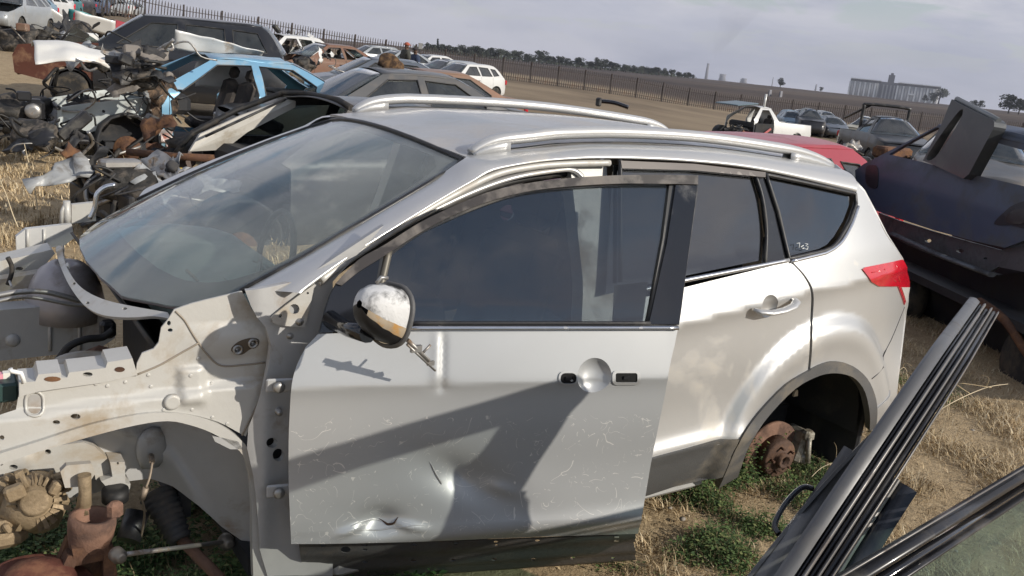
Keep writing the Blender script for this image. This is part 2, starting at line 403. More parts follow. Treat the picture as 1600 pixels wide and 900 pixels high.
# ---- quarter panel with opening for the rear side glass
q_out = smooth([(1236, 406), (1243, 414), (1259, 432), (1271, 457), (1270, 500), (1269, 545), (1266, 577)], 4)
q_out += smooth([(1285, 567), (1305, 564), (1330, 571), (1352, 590), (1364, 615), (1367, 640)], 4)
q_out += [(1358, 672), (1375, 668), (1392, 648), (1402, 612), (1408, 560), (1414, 500), (1419, 470), (1416, 440), (1412, 410), (1402, 392), (1384, 366), (1366, 328), (1348, 296), (1334, 281), (1316, 268), (1298, 262), (1250, 250), (1195, 242), (1192, 270)]
q_hole = smooth([(1194, 273), (1250, 286), (1336, 303), (1336, 318), (1326, 345), (1312, 372), (1300, 386), (1286, 393), (1228, 406)], 3)
qa = ip(PS, q_out, (3.4, 1)); 
quarter = panel('quarter_panel', PS, qa, SILVER, suv, holes=[], cell=.03, th=.012) if False else None
def split_outline():
    # body below and behind the glass opening as one C-shaped outline
    low = smooth([(1236, 406), (1243, 414), (1259, 432), (1271, 457), (1270, 500), (1269, 545), (1266, 577)], 4)
    arch = smooth([(1285, 567), (1305, 564), (1330, 571), (1352, 590), (1364, 615), (1367, 640)], 4)
    rear = [(1358, 672), (1375, 668), (1392, 648)]+smooth([(1402, 612), (1407, 560), (1414, 500), (1420, 470), (1418, 440), (1412, 412), (1402, 392), (1384, 366), (1366, 328), (1350, 298), (1339, 286)], 3)
    inner = smooth([(1338, 308), (1336, 320), (1326, 346), (1312, 372), (1300, 385), (1287, 392)], 3)
    return low+arch+rear+inner
quarter = panel('quarter_panel', PS, ip(PS, split_outline(), (3.3, 1.1)), SILVER, suv, cell=.022, th=.012)
# bumper shut line, drawn as a dark groove tube laid in the panel
sh = ip(PS, [(1413, 480), (1405, 500), (1385, 545), (1362, 592)], (4, .9))
MB().tube([PS(a, b)+Vector((0, -.0005, 0)) for a, b in smooth(sh, 4)], .0022, 6).build('bumper_gap', BLK, quarter)
# ---- glazing
def frame_tube(name, pts, r_, m_, par, off=.0, n=8, closed=False, g=(3, 1.2), flat=1):
    q = ip(PS, pts, g); P_ = [PS(a, b)+Vector((0, -off, 0)) for a, b in dens(q, .03, closed)]
    if closed: P_.append(P_[0])
    return MB().tube(P_, r_, n, flat=flat).build(name, m_, par)
PG = lambda x, z: Vector((x, -S(x, z)+.012, z))
rg = ip(PS, [(962, 258), (1080, 262), (1178, 274), (1188, 310), (1194, 360), (1192, 408), (1075, 432), (950, 462)], (2.9, 1.2))
panel('rear_door_glass', PG, rg, G_SIDE, rear_door, cell=.05, th=.004)
qg = ip(PS, [(1197, 276), (1255, 288), (1333, 306), (1331, 322), (1321, 346), (1307, 370), (1296, 383), (1283, 390), (1234, 402)], (3.4, 1.2))
qgl = panel('quarter_glass', PG, qg, G_SIDE, quarter, cell=.05, th=.004)
# black pillar between the two panes
pb = ip(PS, [(1178, 270), (1199, 272), (1216, 330), (1231, 404), (1194, 412), (1197, 370), (1190, 310)], (3.3, 1.2))
panel('pillar_trim', lambda x, z: Vector((x, -S(x, z)+.004, z)), pb, BLKG, rear_door, cell=.04, th=.01)
frame_tube('pillar_seal', smooth([(1180, 274), (1191, 310), (1197, 360), (1195, 410)], 4), .007, BLK, rear_door, .002)
frame_tube('quarter_seal', [(1192, 272), (1255, 285), (1336, 303), (1337, 318)]+smooth([(1327, 346), (1311, 373), (1299, 386), (1286, 392)], 3)+[(1232, 404), (1215, 330), (1196, 272)], .008, BLK, quarter, .002)
frame_tube('chrome_strip', [(1234, 408), (1288, 395)]+smooth([(1301, 388), (1315, 375), (1330, 348), (1339, 322)], 3), .007, CHROME, quarter, .006)
frame_tube('belt_chrome', [(985, 456), (1075, 436), (1230, 406)], .009, CHROME, rear_door, .006)
# rain deflector strip over the rear door glass
dfl = ip(PS, [(966, 250), (1080, 255), (1192, 268), (1192, 276), (1080, 265), (968, 262)], (2.9, 1.4))
panel('rain_deflector', lambda x, z: Vector((x, -S(x, z)-.014, z)), dfl, mat('smoked_plastic', (.10, .085, .075), .25, .1, .4, (.25, .22, .2), .25, 5), rear_door, cell=.03, th=.018)
MB().tube([PS(*inv(PS, 968, y, 2.5, 1.4))+Vector((0, -.004, 0)) for y in (250, 256, 262, 300, 360, 440)], .008, 8).build('door_gap_seal', BLK, rear_door)
# hand-written number on the quarter glass: 7c3
def scrawl(strokes, name, P, m_, par, r_=.0016):
    mb = MB()
    for s in strokes:
        q = ip(P, s, (3.4, 1.15)); mb.tube([P(a, b)+Vector((0, -.017, 0)) for a, b in q], r_, 5)
    return mb.build(name, m_, par)
scrawl([[(1239, 379), (1244, 378), (1243, 386)], [(1250, 382), (1246, 384), (1248, 387), (1251, 386)], [(1252, 379), (1257, 380), (1253, 383), (1257, 384), (1256, 388), (1252, 387)]], 'paint_writing', PG, mat('white_marker', (.8, .82, .8), .6), qgl)
# ---- rear door handle
hc_ = inv(PS, 1202, 479, 3.1, 1); HP = PS(*hc_)
rows = []
for i in range(9):
    t = i/8; rows.append([PS(rhu+.047*t*math.cos(a), rhz+.045*t*math.sin(a))+Vector((0, .020*(1-t**2.5)+.0005, 0)) for a in [2*math.pi*k/28 for k in range(28)]])
MB().grid(rows, closed=True).build('handle_recess', SILVER, rear_door)
def hpt(px, py, o): a, b = inv(PS, px, py, 3.1, 1); return PS(a, b)+Vector((0, -o, 0))
hd = MB().tube([hpt(1174, 482, .012), hpt(1178, 484, .030), hpt(1192, 484, .042), hpt(1210, 480, .046), hpt(1226, 475, .040), hpt(1236, 470, .026), hpt(1239, 467, .006)], [.010, .016, .017, .017, .018, .018, .014], 12, flat=.62)
hd.build('door_handle', SILVER, rear_door)
# ---- tail light
tl = ip(PS, [(1346, 420), (1350, 417)]+smooth([(1370, 413), (1395, 408), (1408, 405), (1411, 408)], 2)+smooth([(1416, 425), (1420, 440), (1419, 452)], 2)+[(1412, 476), (1402, 447), (1397, 447), (1372, 447), (1360, 440)], (4.1, 1.05))
PL = lambda x, z: Vector((x, -S(x, z)-.006, z))
tail = panel('tail_light', PL, tl, REDL, suv, cell=.012, th=.02)
rv = ip(PS, [(1406, 448), (1419, 448), (1415, 470), (1413, 470)], (4.3, 1.0))
panel('reverse_lens', lambda x, z: Vector((x, -S(x, z)-.010, z)), rv, mat('clear_lens', (.7, .66, .62), .15, .1, .6), tail, cell=.02, th=.012)
mb = MB()
for a, b in (((1380, 420), (1398, 440)), ((1398, 414), (1404, 440)), ((1360, 425), (1400, 418))):
    q = ip(PS, [a, b], (4.2, 1.05)); mb.tube([PL(*q[0])+Vector((0, -.001, 0)), PL(*q[1])+Vector((0, -.001, 0))], .0022, 5)
mb.build('lens_rib', mat('bright_red_plastic', (.75, .06, .07), .2, 0, .6), tail)
# ---- wheel arch trim
ao = smooth([(1120, 762), (1133, 732), (1148, 698), (1168, 664), (1193, 633), (1226, 600), (1262, 578), (1285, 567), (1305, 564), (1330, 571), (1352, 590), (1364, 615), (1368, 640), (1366, 668)], 3)
ai = smooth([(1356, 672), (1356, 645), (1349, 612), (1335, 592), (1318, 584), (1296, 582), (1272, 588), (1240, 606), (1204, 642), (1180, 674), (1163, 706), (1150, 744)], 3)
panel('wheel_arch_trim', lambda x, z: Vector((x, -S(x, z)-.010, z)), ip(PS, ao, (3.2, .3))+ip(PS, ai, (4., .4)), GREYP, suv, cell=.02, th=.03)
bl = ip(PS, [(1366, 640), (1398, 612), (1392, 650), (1380, 668), (1358, 690), (1357, 668)], (4., .4))
panel('rear_bumper_corner', lambda x, z: Vector((x, -S(x, z)-.006, z)), bl, SILVER, suv, cell=.03, th=.02)
# ---- wheel housing (dark liner)
mb = MB(); rows = []
for i in range(21):
    a = math.pi*(-.02+1.10*i/20); rows.append([Vector((WCX+.42*math.cos(a), -y, WCZ+.42*math.sin(a))) for y in (.86, .75, .55, .40)])
mb.grid(rows); mb.prism([(WCX-.40, -.40, .22), (WCX+.40, -.40, .30), (WCX+.40, -.40, .6), (WCX+.2, -.4, .76), (WCX-.2, -.40, .76), (WCX-.40, -.40, .6)], (0, .02, 0))
mb.build('wheel_liner', DARKIN, suv)
# ---- rear brake
bc = un(1232, 722, 'y', -.80); bc.y = -.80; axd = Vector((-.10, -1, -.04))
mb = MB(); mb.lathe(bc+Vector((0, .10, 0)), axd, [(-.02, .06), (-.02, .150), (.002, .152), (.002, .150), (.004, .148), (.004, .085)], 40)
disc = mb.build('brake_disc', RUSTL, suv)
mb = MB(); mb.lathe(bc+Vector((0, .10, 0)), axd, [(0, .092), (.055, .090), (.062, .082), (.062, .038), (.075, .036), (.090, .032), (.090, .024), (.07, .022)], 32)
hub = mb.build('wheel_hub', mat('dark_hub_rust', (.085, .05, .035), .8, .3, 0, (.16, .09, .055), .4, 14, .4, 70), disc)
a_ = axd.normalized(); o1 = a_.orthogonal().normalized(); o2 = a_.cross(o1)
mb = MB()
for k in range(5):
    t = 2*math.pi*k/5+.4; c = bc+Vector((0, .10, 0))+a_*.06+(o1*math.cos(t)+o2*math.sin(t))*.06; mb.tube([c, c+a_*.025], .006, 8)
mb.build('wheel_stud', RUST, disc)
mb = MB(); cc = bc+Vector((.135, .085, .03)); mb.box(cc, (.05, .12, .16), Matrix.Rotation(.25, 3, 'Y'), .015); mb.box(cc+Vector((.012, -.05, .06)), (.06, .05, .05), None, .012); mb.box(cc+Vector((.014, -.05, -.05)), (.06, .05, .05), None, .012)
mb.tube([cc+Vector((0, -.07, .06)), cc+Vector((.01, -.08, -.06))], .012, 8)
mb.build('brake_caliper', mat('dirty_caliper', (.34, .32, .27), .6, .5, 0, (.12, .1, .07), .4, 20, .3), suv)
mb = MB(); mb.tube([bc+Vector((-.30, .22, .20)), bc+Vector((-.12, .2, .09)), bc+Vector((0, .22, 0))], .012, 8); mb.tube([bc+Vector((-.1, .5, -.02)), bc+Vector((0, .14, 0))], .035, 10); mb.build('suspension_arm', DARKIN, suv)
mb = MB(); q = un(1240, 620, 'y', -.70); mb.prism([q, q+Vector((.03, 0, 0)), q+Vector((.022, 0, .03)), q+Vector((.008, 0, .03))], (0, .01, 0)); mb.build('liner_clip', mat('pale_clip', (.5, .42, .3), .7), suv)
# ---- roof surface, windscreen surface
def RZ(x, y):
    X_ = (1.6, 1.93, 2.05, 2.19, 2.36, 2.75, 3.1, 3.47, 3.9, 4.3); Z_ = (1.40, 1.497, 1.520, 1.541, 1.563, 1.573, 1.572, 1.554, 1.520, 1.475)
    x_ = min(max(x, 1.61), 4.29); i = max(k for k in range(9) if X_[k] <= x_); t = (x_-X_[i])/(X_[i+1]-X_[i])
    g = lambda k: Z_[min(max(k, 0), 9)]
    z = cr_((g(i-1),), (g(i),), (g(i+1),), (g(i+2),), t)[0]
    return z-.10*y*y+.012*y
PR = lambda x, y: Vector((x, y, RZ(x, y)))
def WZ(x, y):
    t = (x-.95)/1.02
    return 1.015+.50*t+.035*4*t*(1-t)-.21*y*y
PW = lambda x, y: Vector((x, y, WZ(x, y)))
ws_px = smooth([(545, 178), (590, 188), (640, 207), (690, 232), (722, 250)], 5)
ws_near = [(712, 262), (640, 305), (560, 352), (480, 400), (376, 456)]
ws_bot = smooth([(330, 472), (275, 478), (240, 472), (190, 462), (150, 448), (124, 425), (108, 398), (106, 378), (122, 356)], 5)
ws_far = [(170, 330), (250, 292), (340, 252), (440, 212), (520, 182)]
w_near = ip(PW, [(722, 250)]+ws_near, (1.97, -.57)); w_bot = ip(PW, ws_bot[:16], (1.15, -.6))
wbx = [(a, b) for a, b in w_bot if b < -.02]
w_half = w_near+wbx
mxx = min(a for a, b in w_half)
wso = w_half+[(min(a for a, b in w_half)-.025, -.2), (min(a for a, b in w_half)-.035, 0), (min(a for a, b in w_half)-.025, .2)]+[(a, -b) for a, b in w_half[::-1]]
xt0 = w_near[0][0]; wso += [(xt0-.06*(1-(k/6)**2), .57*k/6) for k in range(5, -6, -1)]
print('WS half', [(round(a, 2), round(b, 2)) for a, b in w_half], [tuple(round(c) for c in pj(PW(a, -b))) for a, b in w_half])
wind = panel('windscreen', PW, wso, G_WIND, suv, cell=.05, th=.005, hint=(0, 0, 1))
print('FRIT', [(round(a,2),round(b,2)) for a,b in w_bot])
cn = ip(PW, smooth([(682, 257), (650, 282), (560, 338), (470, 390), (410, 418), (345, 436), (290, 434), (245, 414)], 3), (1.9, -.53))
cn = [(a, b) for a, b in cn if b < -.05]
bx_, by_ = cn[-1]
wh = [(xt0-.10, 0), (xt0-.085, -.25), (xt0-.05, -.46)]+cn+[(bx_-.02, by_*.5), (bx_-.025, 0), (bx_-.02, -by_*.5)]+[(a, -b) for a, b in cn[::-1]]+[(xt0-.05, .46), (xt0-.085, .25)]
wfr = [(a, b) for a, b in wso]
frit = panel('frit_band', lambda x, y: Vector((x, y, WZ(x, y)-.008)), wfr, mat('dusty_frit', (.085, .062, .058), .4, 0, 0, (.15, .12, .115), .35, 2.5), wind, holes=[wh], cell=.04, th=.003, hint=(0, 0, 1))
MB().tube([PW(a, b)+Vector((0, 0, .002)) for a, b in [(a, -b) for a, b in w_near[::-1]]+[(xt0-.06*(1-(k/6)**2), .57*k/6) for k in range(5, -6, -1)]+w_near], .008, 8).build('glass_seal', BLK, wind)
# roof
rn = [(722, 250), (740, 240), (800, 232), (900, 225), (1000, 226), (1100, 230), (1200, 242), (1305, 262)]
rs = ip(PR, rn, (2.0, -.57)); 
def edge_y(x):
    for i in range(len(rs)-1):
        if rs[i][0] <= x <= rs[i+1][0]:
            t = (x-rs[i][0])/(rs[i+1][0]-rs[i][0]); return -(rs[i][1]*(1-t)+rs[i+1][1]*t)
    return -rs[0][1] if x < rs[0][0] else -rs[-1][1]
xe = rs[-1][0]
top = [(xt0+.005-.06*(1-(k/6)**2), .575*k/6) for k in range(6, -7, -1)]
ro = [(a, b) for a, b in top]+rs[1:]
n_ = 12
ro += [(xe+.06*(1-(k/6-1)**2), rs[-1][1]*(1-k/6)) for k in range(1, 12)]
ro += [(a, -b) for a, b in rs[1:][::-1]]
roof = panel('roof', PR, ro, ROOFP, suv, cell=.05, th=.01, hint=(0, 0, 1))
# cant rail / A pillar strip
Upx = [(376, 454), (450, 413), (530, 367), (620, 313), (680, 278), (722, 250), (740, 241), (800, 232), (900, 225), (1000, 226), (1100, 230), (1200, 242), (1305, 262)]
Lpx = [(470, 458), (510, 428), (560, 393), (635, 346), (690, 312), (740, 283), (775, 266), (838, 254), (900, 249), (966, 248), (1080, 253), (1195, 267), (1338, 300)]
U3 = [PW(*inv(PW, p[0], p[1], 1.6, -.6)) if i < 5 else PR(*inv(PR, p[0], p[1], 2.4, -.56)) for i, p in enumerate(Upx)]
L3 = [PS(*inv(PS, p[0], p[1], 1.9, 1.3)) for p in Lpx]
def res3(P3, n=90):
    P3 = smooth([tuple(p) for p in P3], 12); Ls = [0]
    for a, b in zip(P3, P3[1:]): Ls.append(Ls[-1]+math.dist(a, b))
    out = []; j = 0
    for i in range(n+1):
        s = Ls[-1]*i/n
        while j < len(Ls)-2 and Ls[j+1] < s: j += 1
        t = (s-Ls[j])/max(1e-9, Ls[j+1]-Ls[j]); out.append(Vector(P3[j]).lerp(Vector(P3[j+1]), min(1, t)))
    return out
U_, L_ = res3(U3), res3(L3)
rows = []
for a, b in zip(U_, L_):
    m_ = (a+b)/2; k = (a-b).length; zt = max(a.z, b.z)+.012; c = Vector((m_.x, m_.y*.2+b.y*.8, m_.z*.2+zt*.8)); r_ = []
    for i in range(11):
        t = i/10; r_.append(a*(1-t)**2+c*2*t*(1-t)+b*t*t)
    a2 = b+Vector((0, .02, 0.0)); r_.append(a2+Vector((0, .01, 0)))
    rows.append(r_)
side_rail = MB().grid(rows).build('roof_side_rail', SILVER, suv)
# rear closing surfaces: roof edge to quarter, tailgate
mb = MB(); zz_ = [.30, .45, .6, .8, 1.0, 1.1, 1.2, 1.3, 1.38, 1.44]
rear_e = [inv(PS, *p, 4.2, 1) for p in [(1378, 668), (1400, 612), (1407, 560), (1414, 500), (1419, 450), (1410, 405), (1385, 366), (1366, 328), (1350, 298), (1339, 286)]]
rows = []
for x, z in rear_e:
    y = S(x, z); rows.append([Vector((x+.07*math.sin(math.pi*k/16)**.5, -y+2*y*k/16, z)) for k in range(17)])
y = edge_y(xe); rows.append([Vector((xe+.06*math.sin(math.pi*k/16), -y+2*y*k/16, RZ(xe, y))) for k in range(17)])
mb.grid(rows).build('tailgate', SILVER, suv, th=.01)
# ---- roof rails
def rail(sy, px, name='roof_rail'):
    pts = ip(PR, px, (2.2, -.55)) if sy < 0 else px
    pts = smooth([(a, b) for a, b in pts], 8); n = len(pts); P_ = []
    rad = []
    for i, (a, b) in enumerate(pts):
        t = i/(n-1); h = .036*min(1, math.sin(min(1, t/.13)*math.pi/2))*min(1, math.sin(min(1, (1-t)/.13)*math.pi/2)); h = max(h, -.0)
        P_.append(PR(a, b)+Vector((0, sy*.0, h+.004))); rad.append(.018+.008*min(1, t*7, (1-t)*7))
    mb = MB()
    mb.tube(P_, rad, 14, flat=.85); o = mb.build(name, SILVER, suv)
    # feet and dark channel below
    for t0, t1 in ((.015, .15), (.86, .985)):
        f = MB()
        i0, i1 = int(t0*n), int(t1*n); rows = []
        for i in range(i0, i1+1):
            g = PR(*pts[i]); T = P_[i]; rows.append([T+Vector((0, .018, 0)), g+Vector((0, .024, -.004)), g+Vector((0, -.024, -.004)), T+Vector((0, -.018, 0))])
        f.grid(rows, closed=False)
        f.build('rail_foot', SILVER, o, th=.004)
    MB().tube([PR(a, b)+Vector((0, 0, .001)) for a, b in pts[int(.1*n):int(.93*n)]], .012, 6, flat=.5).build('rail_gasket', BLK, o)
    return o
rail(-1, [(735, 241), (800, 234), (860, 227), (960, 224), (1080, 229), (1200, 244), (1298, 260)])
rail(1, [(2.12, .57), (2.3, .57), (2.6, .57), (2.9, .57), (3.3, .57), (3.7, .56), (3.95, .55)])
# black joint line at the rail feet
# ---- far side shell (mirror of the near side)
def mirror(o, name, m_=None):
    c = o.copy(); COL.objects.link(c); c.name = name; c.scale = (1, -1, 1); c.parent = o.parent; return c
mirror(quarter, 'quarter_panel'); mirror(side_rail, 'roof_side_rail'); mirror(rear_door, 'rear_door')
c = bpy.data.objects['rear_door_glass'].copy(); COL.objects.link(c); c.scale = (1, -1, 1); c.parent = suv; c.location = (-2.4, 0, 0); c.name = 'rear_door_glass'
c = bpy.data.objects['quarter_glass'].copy(); COL.objects.link(c); c.scale = (1, -1, 1); c.parent = suv; c.location = (-2.4, 0, 0); c.name = 'quarter_glass'
# ---- sills, floor, inner structure
mb = MB(); mb.box((2.2, 0, .24), (1.8, 1.4, .06)); mb.build('floor_pan', DARKIN, suv)
MB().box((3.75, .0, .33), (1.10, .92, .10), None, .02).build('boot_floor', DARKIN, suv)
MB().prism([(3.42, -.44, .10), (4.10, -.44, .12), (4.10, -.44, .62), (3.85, -.44, .74), (3.35, -.44, .74)], (0, .03, 0)).build('inner_arch_wall', DARKIN, suv)
MB().box((4.09, -.64, .34), (.03, .42, .50), None, .01).build('splash_guard', DARKIN, suv)
MB().box((4.22, 0, .34), (.12, 1.5, .14), None, .03).build('rear_crossmember', DARKIN, suv)
for sy in (-1, 1):
    MB().box((2.32, sy*.77, .27), (1.60, .10, .14), None, .02).build('sill', BARED, suv)
# B pillar
bp_ = ip(PS, [(905, 262), (962, 262), (972, 440), (985, 600), (985, 760), (900, 770), (905, 600), (925, 440)], (2.5, 1))
panel('centre_pillar', lambda x, z: Vector((x, -S(x, z, False)+.05, z)), bp_, BARE, suv, cell=.05, th=.06)
bpf = panel('centre_pillar', lambda x, z: Vector((x, S(x, z, False)-.05, z)), bp_, BARED, suv, cell=.08, th=.06, hint=(0, 1, 0))
# inner door-aperture flange along pillar and roof
fl = [(505, 450), (540, 420), (600, 380), (680, 335), (750, 302), (810, 281), (870, 270), (905, 268), (922, 280)]
P3 = [PS(*inv(PS, p[0], p[1], 1.9, 1.3))+Vector((0, .045, 0)) for p in smooth(fl, 6)]
fmb = MB(); fmb.tube(P3, .017, 10, flat=.6); flg = fmb.build('aperture_flange', SILVER, suv)
P4 = [p+Vector((.012, .03, -.022)) for p in P3]
MB().tube(P4, .012, 8).build('aperture_seal', RUBBER, flg)
# second flange step between rail and seal
P5 = [PS(*inv(PS, p[0], p[1], 1.9, 1.3))+Vector((0, .02, 0)) for p in smooth([(505, 441), (560, 401), (635, 353), (700, 314), (775, 276), (838, 262), (900, 257), (958, 256)], 6)]
MB().tube(P5, .012, 8).build('rail_flange', BARE, flg)
# headliner
panel('headliner', lambda x, y: Vector((x, y, RZ(x, y)-.035)), [(2.0, -.5), (xe-.1, -.5), (xe-.1, .5), (2.0, .5)], mat('headliner_cloth', (.25, .24, .22), .9), suv, cell=.3, th=.01, hint=(0, 0, 1))
# ---- dashboard and steering column area
mb = MB(); rows = []
for i in range(13):
    y = -.68+1.36*i/12; hump = .02*math.cos(y*5)
    rows.append([Vector((1.12, y, .93)), Vector((1.20, y, .985)), Vector((1.38, y, 1.01+hump*.5)), Vector((1.55, y, 1.0+hump)), Vector((1.64, y, .95)), Vector((1.68, y, .85)), Vector((1.66, y, .6))])
dash = mb.grid(rows).build('dashboard', mat('sunbleached_dash', (.30, .34, .31), .75, 0, 0, (.42, .46, .42), .4, 5), suv, th=.01)
MB().tube([Vector((1.72+.09*math.sin(t)*.4, .36+.18*math.cos(t), .93+.18*math.sin(t))) for t in [2*math.pi*k/28 for k in range(29)]], .014, 8, cap=False).build('steering_wheel', BLK, suv)
def seat(parent, x, y, z, s=1, m_=DARKIN, name='seat'):
    mb = MB(); mb.box((x, y, z), (.5*s, .48*s, .16*s), None, .06*s); mb.box((x+.30*s, y, z+.36*s), (.14*s, .46*s, .64*s), Matrix.Rotation(.3, 3, 'Y'), .06*s)
    mb.box((x+.42*s, y, z+.76*s), (.10*s, .26*s, .18*s), Matrix.Rotation(.3, 3, 'Y'), .045*s); return mb.build(name, m_, parent, bev=0)
SEATM = mat('seat_cloth', (.045, .04, .038), .9, 0, 0, (.12, .1, .085), .4, 4)
seat(suv, 2.05, .36, .52, 1, SEATM); seat(suv, 2.05, -.36, .52, 1, SEATM)
mb = MB(); mb.box((3.0, 0, .5), (.5, 1.25, .16), None, .05); mb.box((3.28, 0, .82), (.14, 1.25, .6), Matrix.Rotation(.25, 3, 'Y'), .05); mb.build('rear_bench', SEATM, suv)
# debris seen through the near side of the windscreen
mb = MB(); rnd = random.Random(3)
for k in range(16):
    x = rnd.uniform(1.25, 1.6); y = rnd.uniform(-.6, -.2); p = Vector((x, y, 1.02)); mb.tube([p, p+Vector((rnd.uniform(-.1, .1), rnd.uniform(-.1, .1), rnd.uniform(.01, .05)))], rnd.uniform(.003, .008), 5)
mb.build('loose_trim', STEEL, dash)
# ================================================================ FRONT DOOR (ajar on its hinges)
DA = R(17.5); DH = Vector((1.36, -.88, 0)); DE = Vector((math.cos(DA), -math.sin(DA), 0)); DN = Vector((-math.sin(DA), -math.cos(DA), 0))
def gs(x, z, x0, z0, sx, sz, rot=0):
    dx, dz = x-x0, z-z0
    if rot: dx, dz = dx*math.cos(rot)+dz*math.sin(rot), -dx*math.sin(rot)+dz*math.cos(rot)
    return math.exp(-(dx/sx)**2-(dz/sz)**2)
def dent(u, z):
    d = 0
    d -= .005*math.exp(-((u-.392)/.010)**2)*ss(.86, .90, z)*(1-ss(1.0, 1.06, z))      # vertical kink under the mirror
    d += .003*math.exp(-((u-.372)/.014)**2)*ss(.86, .90, z)*(1-ss(1.0, 1.06, z))
    d -= .006*gs(u, z, .385, .89, .03, .018)
    d -= .030*gs(u, z, .50, .585, .16, .060, -.5)+.011*gs(u, z, .47, .60, .05, .025, -.9)  # long crease dent
    d += .010*gs(u, z, .60, .56, .05, .02, -.3)
    d -= .032*gs(u, z, .245, .475, .055, .035)+.006*gs(u, z, .245, .50, .17, .05)       # torn lower dent
    d += .010*gs(u, z, .16, .455, .04, .012, .3)+.011*gs(u, z, .33, .46, .05, .012, -.2)
    d -= .006*gs(u, z, .30, .70, .30, .16)
    return d
def SD(u, z):
    s = S(1.36+u, z, False)-.88-.005
    s += .0016*noise.noise(Vector((u*3.2, z*3.8, 2)))
    if z < .455: s -= .20*(.455-z)           # lower roll-in
    return s
PD = lambda u, z: DH+DE*u+DN*(SD(u, z)+(dent(u, z) if z < 1.08 else 0))+Vector((0, 0, z))
PDo = lambda o, dn=0: (lambda u, z: DH+DE*u+DN*(SD(u, z)+o+dn*dent(u, z))+Vector((0, 0, z)))
gd = (.5, .8)
def scratch_mat():
    m = MC['scratched_silver_paint']; t = m.node_tree; b = t.nodes['Principled BSDF']; l = t.links.new
    src = b.inputs['Base Color'].links[0].from_socket
    tcn = t.nodes.new('ShaderNodeTexCoord'); masks = []
    for i, (sc, ds, th) in enumerate(((5, 1.6, .0045), (8, 2.2, .005), (13, 1.2, .005))):
        mp = t.nodes.new('ShaderNodeMapping'); mp.inputs['Location'].default_value = (i*3.3, i*1.1, i*2.7); l(tcn.outputs['Object'], mp.inputs[0])
        n = t.nodes.new('ShaderNodeTexNoise'); n.inputs['Scale'].default_value = sc; n.inputs['Detail'].default_value = 1; n.inputs['Distortion'].default_value = ds; l(mp.outputs[0], n.inputs[0])
        s_ = t.nodes.new('ShaderNodeMath'); s_.operation = 'SUBTRACT'; l(n.outputs[0], s_.inputs[0]); s_.inputs[1].default_value = .5
        a_ = t.nodes.new('ShaderNodeMath'); a_.operation = 'ABSOLUTE'; l(s_.outputs[0], a_.inputs[0])
        lt = t.nodes.new('ShaderNodeMath'); lt.operation = 'LESS_THAN'; l(a_.outputs[0], lt.inputs[0]); lt.inputs[1].default_value = th
        n2_ = t.nodes.new('ShaderNodeTexNoise'); n2_.inputs['Scale'].default_value = sc*3.1; l(mp.outputs[0], n2_.inputs[0])
        gt = t.nodes.new('ShaderNodeMath'); gt.operation = 'GREATER_THAN'; l(n2_.outputs[0], gt.inputs[0]); gt.inputs[1].default_value = .565
        mu = t.nodes.new('ShaderNodeMath'); mu.operation = 'MULTIPLY'; l(lt.outputs[0], mu.inputs[0]); l(gt.outputs[0], mu.inputs[1]); masks.append(mu.outputs[0])
    mx1 = t.nodes.new('ShaderNodeMath'); mx1.operation = 'MAXIMUM'; l(masks[0], mx1.inputs[0]); l(masks[1], mx1.inputs[1])
    mx2 = t.nodes.new('ShaderNodeMath'); mx2.operation = 'MAXIMUM'; l(mx1.outputs[0], mx2.inputs[0]); l(masks[2], mx2.inputs[1])
    sx = t.nodes.new('ShaderNodeSeparateXYZ'); l(tcn.outputs['Object'], sx.inputs[0])
    zl = t.nodes.new('ShaderNodeMath'); zl.operation = 'LESS_THAN'; l(sx.outputs[2], zl.inputs[0]); zl.inputs[1].default_value = .80
    ml = t.nodes.new('ShaderNodeMath'); ml.operation = 'MULTIPLY'; l(mx2.outputs[0], ml.inputs[0]); l(zl.outputs[0], ml.inputs[1])
    ml2 = t.nodes.new('ShaderNodeMath'); ml2.operation = 'MULTIPLY'; l(ml.outputs[0], ml2.inputs[0]); ml2.inputs[1].default_value = .75
    mx = t.nodes.new('ShaderNodeMix'); mx.data_type = 'RGBA'; l(ml2.outputs[0], mx.inputs[0]); l(src, mx.inputs[6]); mx.inputs[7].default_value = (.82, .80, .76, 1); l(mx.outputs[2], b.inputs['Base Color'])
    return m
scratch_mat()
skin_px = [(497, 522), (640, 516), (1059, 515)]+smooth([(1054, 540), (1046, 575), (1040, 612), (1030, 660), (1017, 725), (1006, 790), (997, 834)], 3)+[(760, 842), (455, 850)]+smooth([(451, 760), (451, 690), (453, 640), (456, 600), (464, 570), (478, 542)], 3)
